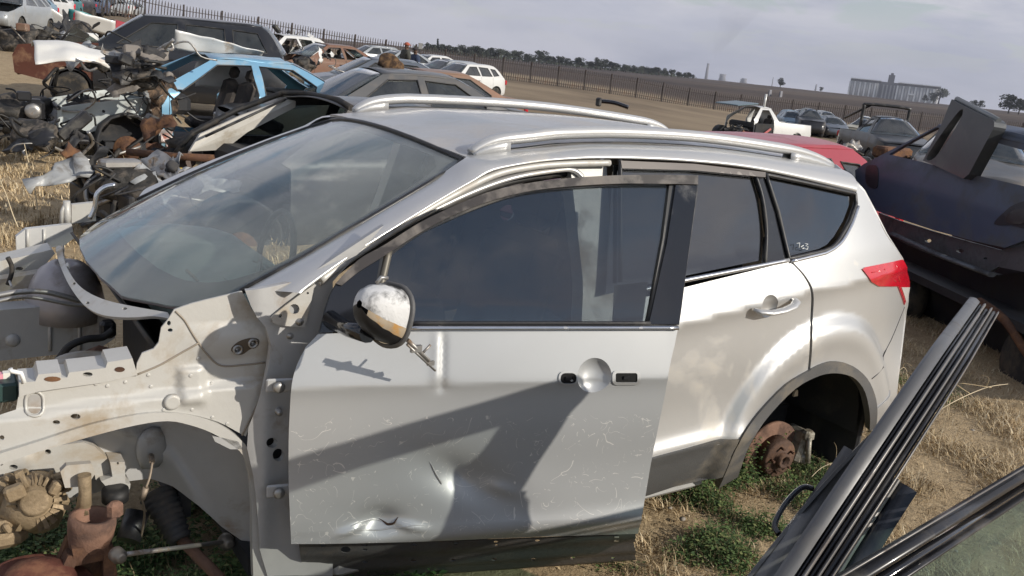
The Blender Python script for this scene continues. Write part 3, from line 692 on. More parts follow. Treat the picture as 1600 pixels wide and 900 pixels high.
# handle cut-outs are shallow inserts on the skin
hu, hz = inv(PD, 929, 588, .7, .9)
fd = panel('front_door', PD, ip(PD, skin_px, gd), SILVERD, suv, holes=[[(hu+.054*math.cos(2*math.pi*k/32), hz+.052*math.sin(2*math.pi*k/32)) for k in range(32)]], cell=.011, th=.002)
fdb = panel('door_inner_shell', PDo(-.045), ip(PDo(-.045), [(520, 524), (1045, 518), (1025, 612), (984, 836), (478, 846), (476, 600)], gd), BARED, fd, cell=.06, th=.03)
lf = [(467, 850), (700, 846), (993, 834), (990, 850), (974, 890), (720, 893), (482, 893), (475, 875)]
PDf = lambda u, z: DH+DE*u+DN*(SD(u, z)-.030+.006*math.sin((z-.3)*60)*(1 if z < .4 else 0))+Vector((0, 0, z))
lq = ip(PDf, lf, (.5, .36))
hl = [ip(PDf, ell(x, y, rx, ry, 10), (.5, .36)) for x, y, rx, ry in ((540, 859, 8, 5), (505, 853, 4, 2), (648, 851, 4, 2), (570, 852, 4, 1.8), (570, 859, 4, 1.8), (712, 849, 4, 2), (775, 847, 4, 2), (776, 852, 3, 1.5), (840, 845, 4, 2), (516, 883, 4, 2), (570, 878, 4, 2), (646, 876, 4, 2), (708, 875, 4, 2), (772, 874, 4, 2), (833, 874, 4, 2), (895, 872, 4, 2), (958, 872, 3, 1.5))]
panel('lower_flange', PDf, lq, mat('bare_grey_flange', (.10, .10, .10), .55, .35, 0, (.10, .085, .07), .35, 8, .2, 60), fd, holes=hl, cell=.02, th=.003)
q = ip(PDf, [(960, 838), (967, 838), (966, 846), (959, 846)], (1., .38)); panel('foil_sticker', lambda u, z: PDf(u, z)+DN*.002, q, mat('foil', (.6, .6, .6), .3, .6), fd, cell=.05, th=.001)
# window frame
PDg = PDo(-.004)
fo = [(498, 520)]+smooth([(508, 480), (522, 447), (560, 408), (600, 385), (652, 352), (700, 328), (760, 303), (820, 288), (880, 280), (960, 275), (1030, 274), (1091, 275)], 4)+[(1090, 300), (1073, 420), (1061, 508), (640, 510)]
fi = smooth([(598, 410), (650, 370), (700, 345), (760, 320), (825, 301), (890, 294), (960, 290), (1046, 288)], 4)+[(1036, 370), (1012, 503), (648, 505), (600, 480)]
frame = panel('window_frame', PDg, ip(PDg, fo, (.5, 1.2)), mat('dusty_black_frame', (.022, .022, .022), .35, 0, .3, (.13, .12, .105), .40, 6), fd, holes=[ip(PDg, fi, (.5, 1.2))], cell=.03, th=.022)
rp = [(1056, 289), (1090, 289), (1061, 507), (1014, 506), (1042, 380)]
panel('frame_applique', PDo(.004), ip(PDo(.004), rp, (1., 1.2)), BLKG, frame, cell=.04, th=.01)
PDv = PDo(.012)
vz = smooth([(524, 443), (560, 406), (600, 383), (652, 350), (700, 326), (760, 301), (820, 287), (880, 279), (960, 274), (1030, 273), (1091, 274)], 4)
vz2 = smooth([(1091, 288), (1030, 287), (960, 287), (880, 292), (820, 300), (760, 316), (700, 340), (652, 366), (600, 400), (560, 425), (534, 446)], 4)
panel('wind_deflector', PDv, ip(PDv, vz+vz2, (.5, 1.3)), mat('brown_smoked_plastic', (.05, .043, .038), .33, .1, .2, (.17, .15, .13), .45, 7), frame, cell=.02, th=.012)
PDw = PDo(-.016)
gl = panel('door_glass', PDw, ip(PDw, [(545, 500), (560, 420), (600, 392), (700, 335), (825, 295), (890, 288), (1052, 283), (1040, 370), (1014, 510), (560, 512)], (.5, 1.2)), G_DOOR, fd, cell=.06, th=.004)
# sail panel in the front corner
panel('mirror_sail', PDo(.002), ip(PDo(.002), [(500, 519)]+smooth([(510, 482), (523, 448), (560, 412), (596, 392)], 3)+[(588, 440), (600, 519)], (.1, 1.15)), BLKG, frame, cell=.03, th=.008)
# frame of the run channel behind the sail
def dtube(pts, r_, nm, m_, par, off=.004, g=(.5, 1.1), n=8, flat=1):
    P_ = PDo(off); q = ip(P_, pts, g); return MB().tube([P_(a, b) for a, b in dens(q, .03, False)], r_, n, flat=flat).build(nm, m_, par)
dtube([(608, 388), (594, 450), (590, 512)], .012, 'run_channel', mat('channel_metal', (.12, .11, .09), .5, .4), frame, -.01)
dtube([(638, 512), (800, 512), (1059, 512)], .0115, 'belt_moulding', CHROME, fd, .006, flat=.6)
dtube([(640, 505), (800, 505), (1016, 505)], .006, 'glass_wiper', BLK, fd, .004)
# handle recess and cut-outs
def dring(cx, cy, n=28):
    return ell(cx, cy, 1, 1, n)
hu, hz = inv(PD, 929, 588, .7, .9)
rows = []
for i in range(12):
    t = i/11; rows.append([PD(hu+.054*t*math.cos(a), hz+.052*t*math.sin(a))-DN*(.026*(1-t**2.6)+.0003) for a in [2*math.pi*k/32 for k in range(32)]])
MB().grid(rows, closed=True).build('handle_bowl', SILVERD, fd)
def rr(x0, y0, x1, y1, r_, sk=0):
    out = []
    for cx, cy, a0 in ((x1-r_, y0+r_, -90), (x1-r_, y1-r_, 0), (x0+r_, y1-r_, 90), (x0+r_, y0+r_, 180)):
        for k in range(4): a = R(a0+30*k); out.append((cx+r_*math.cos(a), cy+r_*math.sin(a)))
    return out
for nm, o_, i_, in1 in (('key_escutcheon', rr(873, 580, 903, 602, 9), rr(876, 583, 901, 600, 7), None), ('handle_escutcheon', rr(957, 579, 1001, 602, 7), rr(962, 583, 996, 598, 3), None)):
    Pz = PDo(.004, 1); e_ = panel(nm, Pz, ip(Pz, o_, (.8, .9)), SILVER, fd, holes=[ip(Pz, i_, (.8, .9))], cell=.01, th=.004)
    Py = PDo(.0015, 1); panel('painted_opening', Py, ip(Py, i_, (.8, .9)), mat('hole_shade', (.004, .004, .004), .9, var=0), e_, cell=.02, th=.002)  # black sheet on the skin, stands for the shade inside the cut-out
    mb = MB(); rnd = random.Random(5)
    cx = sum(p[0] for p in i_)/len(i_); cy = sum(p[1] for p in i_)/len(i_)
    a, b = inv(Pz, cx, cy, .8, .9); mb.box(Pz(a, b), (.018, .004, .010), Matrix.Rotation(-DA, 3, 'Z')); mb.build('latch_bit', BLK, e_)
# torn metal in the lower dent
def tear(pts, nm, r_=.0035, m_=None, off=.002):
    P_ = PDo(off, 1); q = smooth(ip(P_, pts, (.3, .47)), 5); n = len(q); MB().tube([P_(a, b) for a, b in q], [r_*math.sin(math.pi*min(max(i/(n-1), .06), .94)) for i in range(n)], 6).build(nm, m_ or mat('rusted_tear', (.05, .025, .012), .9), fd)
tear([(592, 810), (600, 815), (606, 819), (614, 818), (619, 812), (622, 808)], 'tear')
tear([(548, 822), (565, 815), (585, 811), (600, 816)], 'bent_edge', .0025, SILVER)
tear([(552, 826), (575, 828), (600, 827), (640, 822), (665, 821)], 'bent_edge', .002, SILVER)
tear([(672, 722), (680, 738), (688, 752), (690, 757)], 'bent_edge', .0035, SILVER)
# scratches as thin raised scuffs
# ---- wing mirror hanging from the sail
mc = un(592, 488, 'y', -1.13); fx = Vector((.93, .30, -.22)).normalized(); fy = Vector((.30, -.95, 0)).normalized(); fz = fx.cross(fy).normalized()
if fz.z < 0: fz = -fz
def mring(s, a, k=1.0):
    rr_ = (1-s**2.6)**.42*(1-.22*s); ca, sa = math.cos(a), math.sin(a)
    q_ = (abs(ca)**2.6+abs(sa)**2.6)**(-1/2.6)          # squarish section
    hz_ = .074*rr_*q_; hy_ = .070*rr_*q_
    return mc+fx*(.040-.112*s)+fy*(hy_*ca*k)+fz*(hz_*sa*k-.004+.020*s)+Vector((0, 0, .003*noise.noise(Vector((s*6, a*2, 1)))))
def mpatch(a0, a1, nm, m_, par, k=1.0, s1=.995, th=.0):
    rows = [[mring(s1*i/16, R(a0+(a1-a0)*j/20), k) for j in range(21)] for i in range(17)]
    return MB().grid(rows).build(nm, m_, par, th=th)
PEEL = mat('peeling_mirror_film', (.60, .60, .59), .7, 0, 0, (.018, .018, .018), .50, 13, .35, 30, dlo=.45)
cap = mpatch(-14, 200, 'mirror_cap', PEEL, fd, 1.0)
mpatch(-34, -13, 'mirror_indicator', mat('amber_clear_lens', (.40, .33, .24), .15, 0, .8, (.45, .25, .08), .3, 30), fd, 1.015, .93)
mpatch(-162, -34, 'mirror_base', mat('satin_black', (.014, .014, .016), .5, 0, 0, (.05, .045, .04), .2, 12), fd, 1.0)
rim = [mring(0, 2*math.pi*k/32, 1.03)+fx*.002 for k in range(33)]
MB().tube(rim, .007, 8, cap=False).build('mirror_rim', GREYP, fd)
g_ = [mring(0, 2*math.pi*k/32, .97)+fx*-.008 for k in range(32)]; MB().prism(g_, fx*.003).build('mirror_glass', mat('mirror_silver', (.6, .62, .65), .05, 1), fd)
mb = MB(); p0 = mc-fz*.06+fy*-.02; P1 = PD(.08, 1.07); mb.tube([p0, (p0+P1)/2+Vector((0, 0, -.01)), P1], [.024, .02, .024], 10); mb.build('mirror_arm', BLKG, fd)
b0 = un(636, 538, 'y', -1.13); b1 = un(680, 579, 'y', -1.10)
mb = MB(); dr = (b1-b0); mb.tube([b0, b1], .0035, 6); mb.tube([b0+Vector((0, 0, .012)), b0+dr*.75+Vector((0, 0, .010))], .006, 6); mb.tube([b0+dr*.5+Vector((0, 0, .01)), b0+dr*.52+Vector((.022, 0, .035))], .0035, 6); mb.box(b0+dr*.3+Vector((0, 0, .010)), (.03, .01, .018)); mb.box(b0+dr*.82+Vector((0, 0, .008)), (.02, .008, .012))
mb.build('mirror_bracket', STEEL, fd)
mb = MB(); t0 = un(588, 443, 'y', -1.12); mb.tube([t0, t0+Vector((.012, 0, .015)), t0+Vector((.03, 0, .012))], .005, 6); mb.build('broken_clip', STEEL, fd)
# cardboard / torn trim piece behind the door glass
PIN = PDo(-.10)
for pts, c_, nm in (([(600, 400), (645, 385), (650, 395), (640, 440), (668, 448), (690, 470), (697, 500), (640, 503), (605, 470)], (.20, .13, .08), 'torn_trim'), ([(960, 446), (1012, 440), (1004, 503), (957, 503)], (.55, .48, .36), 'inner_panel')):
    panel(nm, PIN, ip(PIN, pts, (.5, 1.1)), mat('brown_'+nm, c_, .6, .1), fd, cell=.05, th=.004)
# ---- hinges and check strap
for (px, py) in ((437, 603), (437, 768)):
    h = un(px, py, 'y', -.86); mb = MB(); mb.box(h+Vector((.03, 0, 0)), (.13, .010, .038), Matrix.Rotation(-.2, 3, 'Z'), .004)
    o = mb.build('door_hinge', BARED, suv)
    MB().lathe(h+Vector((-.005, -.006, 0)), (0, -1, 0), [(0, .016), (.008, .016), (.012, .010)], 12).build('hinge_bolt', STEEL, o)
# ================================================================ FRONT BODY STRUCTURE
def plane(y0, kx=0, kz=0, x0=1., z0=.7, f=None): return lambda x, z: Vector((x, -(y0+kx*(x-x0)+kz*(z-z0)+(f(x, z) if f else 0)), z))
# hinge pillar
def hpf(x, z): return .018*gs(x, z, 1.30, .60, .03, .30)-.012*math.exp(-((x-1.24)/.02)**2)
PHP = plane(.80, .05, -.02, 1.3, .7, hpf)
hp = [(383, 454), (392, 478), (402, 497), (416, 512), (424, 540), (420, 572), (406, 620), (388, 668), (386, 700), (396, 745), (402, 800), (406, 860), (418, 900), (520, 900), (520, 440), (600, 352), (530, 398), (470, 438)]
hpo = [ip(PHP, ell(*e, n=14), (1.3, .7)) for e in ((425, 692, 9, 8), (435, 711, 9, 10))]
hpil = panel('hinge_pillar', PHP, ip(PHP, hp, (1.3, .8)), BARED, suv, holes=hpo, cell=.02, th=.02)
PHP2 = plane(.815, .05, -.02, 1.3, .7)
panel('pillar_backing', plane(.74), ip(plane(.74), [(400, 640), (470, 640), (470, 780), (420, 780)], (1.3, .7)), DARKIN, hpil, cell=.1, th=.005)
# triangular mirror mounting plate
tp = smooth([(486, 448), (490, 452), (478, 505), (470, 511), (432, 507), (426, 500), (428, 492)], 3, True)
tri = panel('mounting_plate', PHP2, ip(PHP2, tp, (1.3, 1.05)), BARE, suv, holes=[ip(PHP2, ell(460, 483, 8, 8, 14), (1.3, 1.05)), ip(PHP2, ell(438, 494, 3, 3, 10), (1.3, 1.05)), ip(PHP2, ell(481, 458, 2, 2, 8), (1.3, 1.05))], cell=.02, th=.006)
def bolt(px, py, P, par, r_=.010, h=.010, nm='bolt', g=(1.2, .8)):
    p = P(*inv(P, px, py, *g)); MB().lathe(p, (0, -1, 0), [(-.005, r_*1.4), (.002, r_*1.4), (.0025, r_), (h, r_), (h+.002, r_*.6)], 10).build(nm, STEEL, par)
bolt(468, 503, PHP2, tri, .008, .006); bolt(453, 525, PHP, hpil, .007, .004); bolt(434, 642, PHP, hpil, .008, .02)
# fender apron
def apf(x, z):
    y = 0
    y += .012*(1-ss(.0, .03, z-(.915+.10*(x-1.0))))*0
    zl = .80+.07*(x-.6)
    y -= .020*ss(zl, zl+.025, z)                    # long ridge
    y += .007*gs(x, z, .98, .755, .022, .022)
    y += .006*math.exp(-(((x-.97)-.35*(z-.8))/.012)**2)*ss(.84, .9, z)*0
    y += .016*ss(.0, .025, (x-1.075))*ss(0, .03, z-.80)*(1-ss(.0, .02, z-.90-.0))*(1-ss(0, .03, x-1.135))
    y += .010*math.sin(min(1, max(0, (z-.93)/.10))*math.pi)*ss(1.05, 1.2, x)
    return y
PAP = plane(.74, .10, -.05, 1.0, .8, apf)
ap = smooth([(272, 484), (300, 474), (345, 463), (378, 455)], 2)+[(392, 480), (404, 500)]+smooth([(420, 515), (430, 545), (424, 580), (412, 615), (396, 655), (384, 682)], 3)+smooth([(366, 672), (340, 659), (300, 648), (262, 643), (215, 647), (150, 662), (80, 685), (-10, 712)], 3)+[(-20, 655), (25, 640), (30, 612), (35, 606), (60, 600), (160, 590), (212, 588), (214, 568), (222, 552), (240, 545), (248, 535), (252, 512), (262, 500)]
def h_(*e): return ip(PAP, ell(*e, n=14), (1, .8))
aph = [h_(118, 651, 8, 4.5), h_(88, 660, 6, 3.5), h_(371, 546, 4, 4), h_(395, 536, 4, 4), h_(264, 505, 3, 4), h_(266, 516, 4, 3), h_(3, 684, 4, 4)]
oval = ip(PAP, rr(40, 612, 68, 650, 12), (.6, .8)); 
apron = panel('fender_apron', PAP, ip(PAP, ap, (1.0, .85)), BARE, suv, holes=aph, cell=.013, th=.008)
panel('stain_patch', lambda x, z: PAP(x, z)+Vector((0, -.0012, 0)), ip(PAP, smooth([(361, 545), (372, 534), (390, 528), (404, 530), (403, 540), (390, 546), (378, 554), (366, 552)], 3, True), (1.2, .9)), mat('brown_stain', (.10, .075, .05), .7), apron, holes=[h_(371, 546, 4, 4), h_(395, 536, 4, 4)], cell=.02, th=.001)
for px, py, nm in ((371, 546, 'bush'), (395, 536, 'bush')):
    p = PAP(*inv(PAP, px, py, 1.2, .9)); MB().lathe(p, (0, -1, 0), [(-.02, .013), (.006, .014), (.007, .009), (-.01, .009)], 14).build(nm, STEEL, apron)
MB().tube([PAP(a, b)+Vector((0, -.001, 0)) for a, b in dens(ip(PAP, rr(40, 612, 68, 650, 12), (.6, .8)), .02)]+[PAP(*ip(PAP, rr(40, 612, 68, 650, 12), (.6, .8))[0])], .004, 6).build('pressed_slot', BARE, apron)
panel('slot_recess', lambda x, z: PAP(x, z)+Vector((0, -.001, 0)), ip(PAP, rr(44, 616, 64, 646, 9), (.6, .8)), BARED, apron, cell=.03, th=.001)
for e_ in ((150, 600), (168, 603), (196, 597), (232, 586), (262, 622), (298, 587), (236, 604), (256, 640), (300, 640), (332, 652), (355, 662), (310, 560), (330, 600)):
    p_ = PAP(*inv(PAP, e_[0], e_[1], 1.0, .8)); MB().lathe(p_, (0, -1, 0), [(-.002, .006), (.0015, .005), (.002, .003)], 8).build('spot_weld', BARE, apron)
MB().lathe(PAP(*inv(PAP, 269, 628, 1, .8)), (0, -1, 0), [(-.004, .022), (.006, .021), (.008, .016), (.008, .014)], 20).build('pressed_boss', BARE, apron)
# seam sealer lines
for pts in ([(274, 486), (288, 500), (300, 520), (310, 535), (325, 555), (345, 571), (380, 570), (414, 566)], [(214, 585), (250, 570), (285, 550), (310, 536)], [(412, 612), (398, 640), (378, 680)]):
    MB().tube([PAP(a, b)+Vector((0, -.001, 0)) for a, b in smooth(ip(PAP, pts, (1.1, .9)), 4)], .0028, 6).build('seam_sealer', mat('sealer', (.28, .24, .19), .7), apron)
# front bracket standing on the apron
PBR = plane(.70, .05, 0, .6, .85)
bk = [(30, 598), (55, 596), (60, 585), (95, 582), (96, 590), (105, 590), (108, 582), (165, 575), (168, 566), (207, 560), (215, 586), (160, 598), (60, 612), (30, 620)]
brk = panel('upper_rail_bracket', PBR, ip(PBR, bk, (.6, .9)), BARE, suv, holes=[ip(PBR, ell(137, 585, 8, 3.5, 10), (.8, .9))], cell=.02, th=.10)
for e in ((82, 592, 13, 4), (187, 577, 8, 4)):
    panel('rust_spot', lambda x, z: PBR(x, z)+Vector((0, -.002, 0)), ip(PBR, ell(*e, n=12), (.7, .9)), RUST, brk, cell=.03, th=.001)
mb = MB(); P_ = [PBR(*inv(PBR, x, y, .6, .9)) for x, y in ((38, 598), (33, 583), (18, 580), (16, 576))]; mb.tube(P_, .006, 6); mb.build('clip_hook', mat('white_plastic', (.75, .75, .72), .5), brk)
mb = MB(); mb.box(PBR(*inv(PBR, 0, 628, .4, .8))+Vector((0, .1, 0)), (.09, .10, .05), None, .006); fb = mb.build('fuse_box', mat('green_black_plastic', (.02, .05, .045), .5), suv)
for k, c_ in enumerate(((.1, .45, .4), (.7, .3, .35), (.7, .68, .6))):
    MB().box(PBR(*inv(PBR, 2+k*7, 612-k*2, .4, .85))+Vector((0, .1, 0)), (.016, .02, .018)).build('fuse', mat('fuse_%d' % k, c_, .4), fb)
# arch lip
def lipf(pts, P, r_, nm, m_, par): 
    return MB().tube([P(a, b) for a, b in smooth(ip(P, pts, (1, .7)), 4)], r_, 10, flat=.5).build(nm, m_, par)
PLP = plane(.752, .08, -.05, 1.0, .8)
lo_ = smooth([(-10, 712), (60, 690), (140, 664), (215, 648), (262, 645), (300, 650), (340, 662), (368, 680), (388, 702), (398, 735), (404, 775), (410, 830), (428, 900)], 3)
li_ = smooth([(396, 905), (394, 840), (394, 790), (390, 745), (380, 712), (360, 694), (330, 676), (296, 664), (262, 658), (215, 664), (150, 680), (60, 706), (-10, 730)], 3)
lip = panel('arch_flange', PLP, ip(PLP, lo_+li_, (1, .7)), BARE, suv, cell=.02, th=.03)
bk2 = ip(PLP, [(332, 682), (348, 684), (372, 690), (380, 702), (360, 702), (336, 690)], (1.2, .6)); panel('liner_bracket', lambda x, z: PLP(x, z)+Vector((0, .0, 0)), bk2, BARED, lip, cell=.03, th=.06)
# inner wheel house
PWH = lambda x, z: Vector((x, -(.46+.22*ss(1.05, 1.5, x)+.06*ss(.55, .35, z)*0+.015*math.exp(-((math.hypot(x-.75, z-.25)-.46)/.02)**2)), z))
wh_ = [(-10, 725), (60, 705), (150, 678), (262, 652), (330, 668), (380, 705), (400, 760), (404, 895), (385, 850), (345, 822), (310, 790), (270, 760), (235, 748), (200, 752), (150, 770), (-10, 800)]
wheelh = panel('wheel_house', PWH, ip(PWH, wh_, (1, .6)), BARED, suv, cell=.025, th=.01)
# frame rail in front of it (sunlit)
PFR = plane(.50, 0, 0, f=lambda x, z: .010*gs(x, z, .74, .60, .02, .02)+.05*ss(.0, .02, x-.86)*0)
fr_ = [(-10, 718), (60, 700), (130, 691), (148, 698), (168, 716), (174, 728), (178, 738), (172, 748), (150, 752), (148, 742), (110, 745), (60, 752), (0, 768), (-10, 790)]
frr = panel('frame_rail', PFR, ip(PFR, fr_, (.7, .6)), BARE, suv, holes=[ip(PFR, ell(*e, n=12), (.7, .6)) for e in ((21, 730, 7, 4), (75, 706, 5, 4), (2, 724, 3, 4))], cell=.02, th=.12)
bx = [(172, 722), (195, 722), (196, 755), (204, 756), (202, 770), (168, 774), (164, 758), (158, 752), (176, 745)]
PBX = plane(.53); mount = panel('engine_mount_bracket', PBX, ip(PBX, bx, (.9, .5)), BARE, suv, holes=[ip(PBX, ell(185, 768, 2, 2, 8), (.9, .5)), ip(PBX, ell(184, 724, 2, 2, 8), (.9, .5))], cell=.02, th=.08)
c = un(180, 774, 'y', -.56); MB().lathe(c, (0, 0, -1), [(-.02, .036), (.015, .036), (.02, .028)], 20).build('rubber_bush', RUBBER, mount)
q = PWH(*inv(PWH, 236, 700, 1, .6)); MB().blob(q, .045, 2, .1, 3, (1, .3, 1.5)).build('sensor_boss', BARED, wheelh)
# brake hose
hp_ = [un(x, y, 'y', v) for x, y, v in ((236, 712, -.50), (238, 722, -.54), (234, 745, -.57), (228, 762, -.58), (222, 780, -.58), (226, 805, -.56), (220, 840, -.5))]
hs = MB().tube([hp_[0], hp_[1]], .008, 8).tube([tuple(p) for p in smooth([tuple(p) for p in hp_[1:4]], 4)], .0035, 8).tube([hp_[3], hp_[4]], .009, 8).tube([tuple(p) for p in smooth([tuple(p) for p in hp_[4:]], 5)], .0035, 6).build('brake_hose', mat('old_hose', (.30, .24, .18), .6, .3), suv)
# far side and engine bay
def prp(nm, pts, y, th, m_, par, holes=()):
    P = plane(-y); return panel(nm, P, ip(P, pts, (.6, .7)), m_, par, holes=[ip(P, ell(*e, n=12), (.6, .7)) for e in holes], cell=.06, th=th)
far = prp('inner_rail', [(-20, 486), (60, 480), (150, 488), (178, 500), (180, 528), (150, 548), (70, 556), (-20, 566)], .42, .10, BARED, suv, ((78, 508, 3, 1.5), (18, 448, 2, 2)))
P = plane(-.42)
for x in (78, 124):
    MB().tube([P(*inv(P, x, y, .6, .7))+Vector((0, -.002, 0)) for y in (490, 520, 548)], .007, 8).build('pressed_rib', BARED, far)
MB().blob(P(*inv(P, 20, 532, .6, .7)), .025, 2, 0, 1, (1, .4, 1)).build('pressed_boss', BARED, far)
rf = prp('far_upper_rail', [(-20, 412), (30, 402), (80, 390), (86, 396), (72, 412), (66, 428), (20, 438), (-20, 442)], .66, .12, BARE, suv, ((30, 420, 6, 3),))
prp('far_apron', [(-20, 440), (66, 426), (112, 440), (120, 470), (60, 466), (-20, 470)], .56, .06, BARE, suv)
dm = un(100, 442, 'y', .52); mb = MB(); mb.lathe(dm-Vector((0, 0, .12)), (.05, -.1, 1), [(0, .14), (.06, .135), (.12, .12), (.17, .095), (.20, .06), (.20, .03), (.19, .02)], 28); mb.build('strut_tower', mat('mauve_silver', (.36, .34, .35), .4, .35, 0, (.2, .17, .15), .2, 5), suv)
PT = lambda pts, v: [un(x, y, 'y', v) for x, y in pts]
MB().tube(smooth([tuple(p) for p in PT([(-10, 463), (30, 456), (70, 456), (118, 468), (135, 474)], .25)], 4), .010, 8).build('coolant_pipe', STEEL, suv)
MB().tube(smooth([tuple(p) for p in PT([(-10, 472), (30, 464), (60, 466), (112, 476), (140, 476)], .22)], 4), .007, 8).build('coolant_pipe', STEEL, suv)
MB().tube(smooth([tuple(p) for p in PT([(12, 402), (18, 415), (18, 428), (12, 445)], .50)], 4), .008, 8).build('cable', RUBBER, suv)
MB().tube(smooth([tuple(p) for p in PT([(86, 572), (96, 556), (110, 540), (135, 530), (160, 527), (178, 515)], .05)], 5), .013, 8).build('rubber_hose', RUBBER, suv)
MB().box(un(168, 514, 'y', .1), (.05, .05, .06), None, .01).build('hose_clamp', BLK, suv)
# cowl flange under the glass
ci = smooth([(98, 362), (98, 395), (108, 425), (128, 450), (160, 467), (205, 478), (262, 488)], 4); co = smooth([(266, 498), (240, 494), (200, 496), (160, 492), (133, 478), (112, 452), (98, 425), (88, 395), (86, 366)], 4)
PC = lambda x, y: Vector((x, y, WZ(x, y)-.02-.25*max(0, 1.0-x)))
PC = lambda x, y: Vector((x, y, WZ(x, y)-.012))
coh = [ip(PC, ell(*e, n=8), (1., -.2)) for e in ((195, 482, 4, 2), (137, 473, 3, 2), (116, 443, 2.5, 2), (105, 413, 2, 3))]
cowl = panel('cowl_flange', PC, ip(PC, ci+co, (1.0, 0)), BARE, suv, holes=coh, cell=.02, th=.01, hint=(0, 0, 1))
# firewall and dark bay
MB().box((1.18, 0, .62), (.04, .86, .66)).build('firewall', DARKIN, suv)
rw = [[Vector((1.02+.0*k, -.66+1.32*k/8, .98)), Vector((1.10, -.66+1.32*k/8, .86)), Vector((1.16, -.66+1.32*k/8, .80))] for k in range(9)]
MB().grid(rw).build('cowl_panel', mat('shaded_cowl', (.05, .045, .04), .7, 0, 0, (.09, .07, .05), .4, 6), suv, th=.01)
mb = MB(); q = un(160, 562, 'y', -.10); mb.prism([q+Vector(v) for v in ((-.05, 0, .01), (.06, 0, -.01), (.08, .05, 0), (0, .06, .03), (-.05, .04, .02))], (0, 0, -.012)); mb.build('rusty_bracket', RUSTL, suv)
mb = MB(); q = un(135, 573, 'y', -.28); mb.lathe(q-Vector((0, 0, .04)), (0, 0, 1), [(0, .11), (.03, .11), (.06, .09), (.07, .05), (.06, .02)], 24); mb.build('strut_tower', BARE, suv)
# front left corner panel of the far side
wp = prp('headlamp_panel', [(25, 370), (40, 358), (112, 350), (116, 372), (100, 384), (40, 392), (26, 398)], .90, .03, mat('white_silver', (.62, .62, .60), .4, .3, 0, (.3, .28, .25), .1, 5), suv)
P = plane(-.90)
for x in (43, 69):
    MB().tube([P(*inv(P, x, y, .6, .7))+Vector((0, -.002, 0)) for y in (358, 375, 392)], .006, 8).build('pressed_rib', BARE, wp)
mb = MB(); mb.tube(PT([(106, 350), (105, 335), (104, 314)], .95), .014, 10); mb.tube(PT([(96, 350), (97, 330), (103, 318)], .95), .008, 8); mb.build('vertical_post', BARE, suv)
MB().tube(smooth([tuple(p) for p in PT([(140, 342), (148, 325), (150, 308), (154, 300), (165, 292), (180, 289)], .85)], 4), .010, 8).build('alloy_pipe', CHROME, suv)
prp('far_wing_stub', [(112, 320), (150, 316), (150, 345), (112, 350)], 1.0, .03, BARE, suv)
# gear-like alternator hanging at the front corner
al = un(68, 800, 'y', -.62); ax = Vector((-.15, -1, .25)).normalized(); mb = MB(); mb.lathe(al+Vector((0, .13, 0)), ax, [(0, .06), (.09, .066), (.115, .055), (.125, .040), (.135, .038), (.14, .028)], 28)
o1 = ax.orthogonal().normalized(); o2 = ax.cross(o1)
rg_ = random.Random(4)
for k in range(22):
    t = 2*math.pi*(k+rg_.uniform(-.25, .25))/22; d = o1*math.cos(t)+o2*math.sin(t); ln_ = rg_.uniform(.066, .092); b_ = al+Vector((0, .13, 0)); w_ = rg_.uniform(.003, .006)
    mb.prism([b_+ax*.118+d*.045+d.cross(ax)*w_, b_+ax*rg_.uniform(.09, .11)+d*ln_+d.cross(ax)*w_*1.3, b_+ax*rg_.uniform(.085, .105)+d*ln_-d.cross(ax)*w_, b_+ax*.115+d*.045-d.cross(ax)*w_], ax*.012)
for k in range(10):
    mb.box(al+Vector((rg_.uniform(-.09, .09), rg_.uniform(.0, .1), rg_.uniform(-.08, .08))), (rg_.uniform(.02, .07), .03, rg_.uniform(.01, .04)), Matrix.Rotation(rg_.uniform(-1.5, 1.5), 3, 'Y'), .006)
alt = mb.build('gearbox_housing', ALU, suv)
MB().lathe(al+Vector((0, .13, 0))+ax*.13, ax, [(0, .036), (.012, .036), (.014, .028)], 24).build('hub_cap', ALU, alt)
mb = MB(); q = un(35, 790, 'y', -.52); mb.box(q, (.22, .08, .14), Matrix.Rotation(.4, 3, 'Y'), .03); mb.box(q+Vector((-.05, 0, -.08)), (.12, .08, .06), None, .02); mb.blob(q+Vector((.02, -.04, .02)), .07, 2, .2, 4); mb.build('gearbox_casing', ALU, alt)
mb = MB(); mb.tube(PT([(132, 742), (133, 770), (130, 800)], -.66), [.017, .016, .022], 12); strut = mb.build('drop_link', ALU, suv)
mb = MB(); q = un(122, 738, 'y', -.62); mb.prism([q+Vector(v) for v in ((-.045, 0, .02), (-.03, 0, .035), (.03, 0, .03), (.04, 0, 0), (.02, 0, -.035), (-.035, 0, -.03))], (0, -.02, 0)); mb.build('link_plate', BARE, strut)
# ---- loose parts lying in the weeds
kn = un(150, 850, 'y', -.70)
knuckle = thing('steering_knuckle', 'rusty steering knuckle with hollow top standing in the weeds under the front wheel arch', 'car part', (kn.x, kn.y, 0))
k0 = un(137, 812, 'y', -.72); k1 = un(118, 895, 'y', -.74); kd = (k1-k0)
axk = Vector((.12, 0, 1)).normalized()
mb = MB(); mb.lathe(k0+Vector((0, 0, -.10)), axk, [(0, .045), (.05, .056), (.09, .060), (.11, .058), (.11, .042), (.06, .040)], 28); mb.box(k0+Vector((.065, -.01, .02)), (.04, .03, .05), None, .01)
mb.build('collar', RUSTL, knuckle)
mb = MB(); a = k0+Vector((0, 0, -.07)); b = k1+Vector((0, 0, -.08))
for sx in (-1, 1): mb.prism([a+Vector((sx*.055, -.045, 0)), a+Vector((sx*.030, -.05, 0)), b+Vector((sx*.055, -.07, 0)), b+Vector((sx*.10, -.06, 0))], (0, .06, 0))
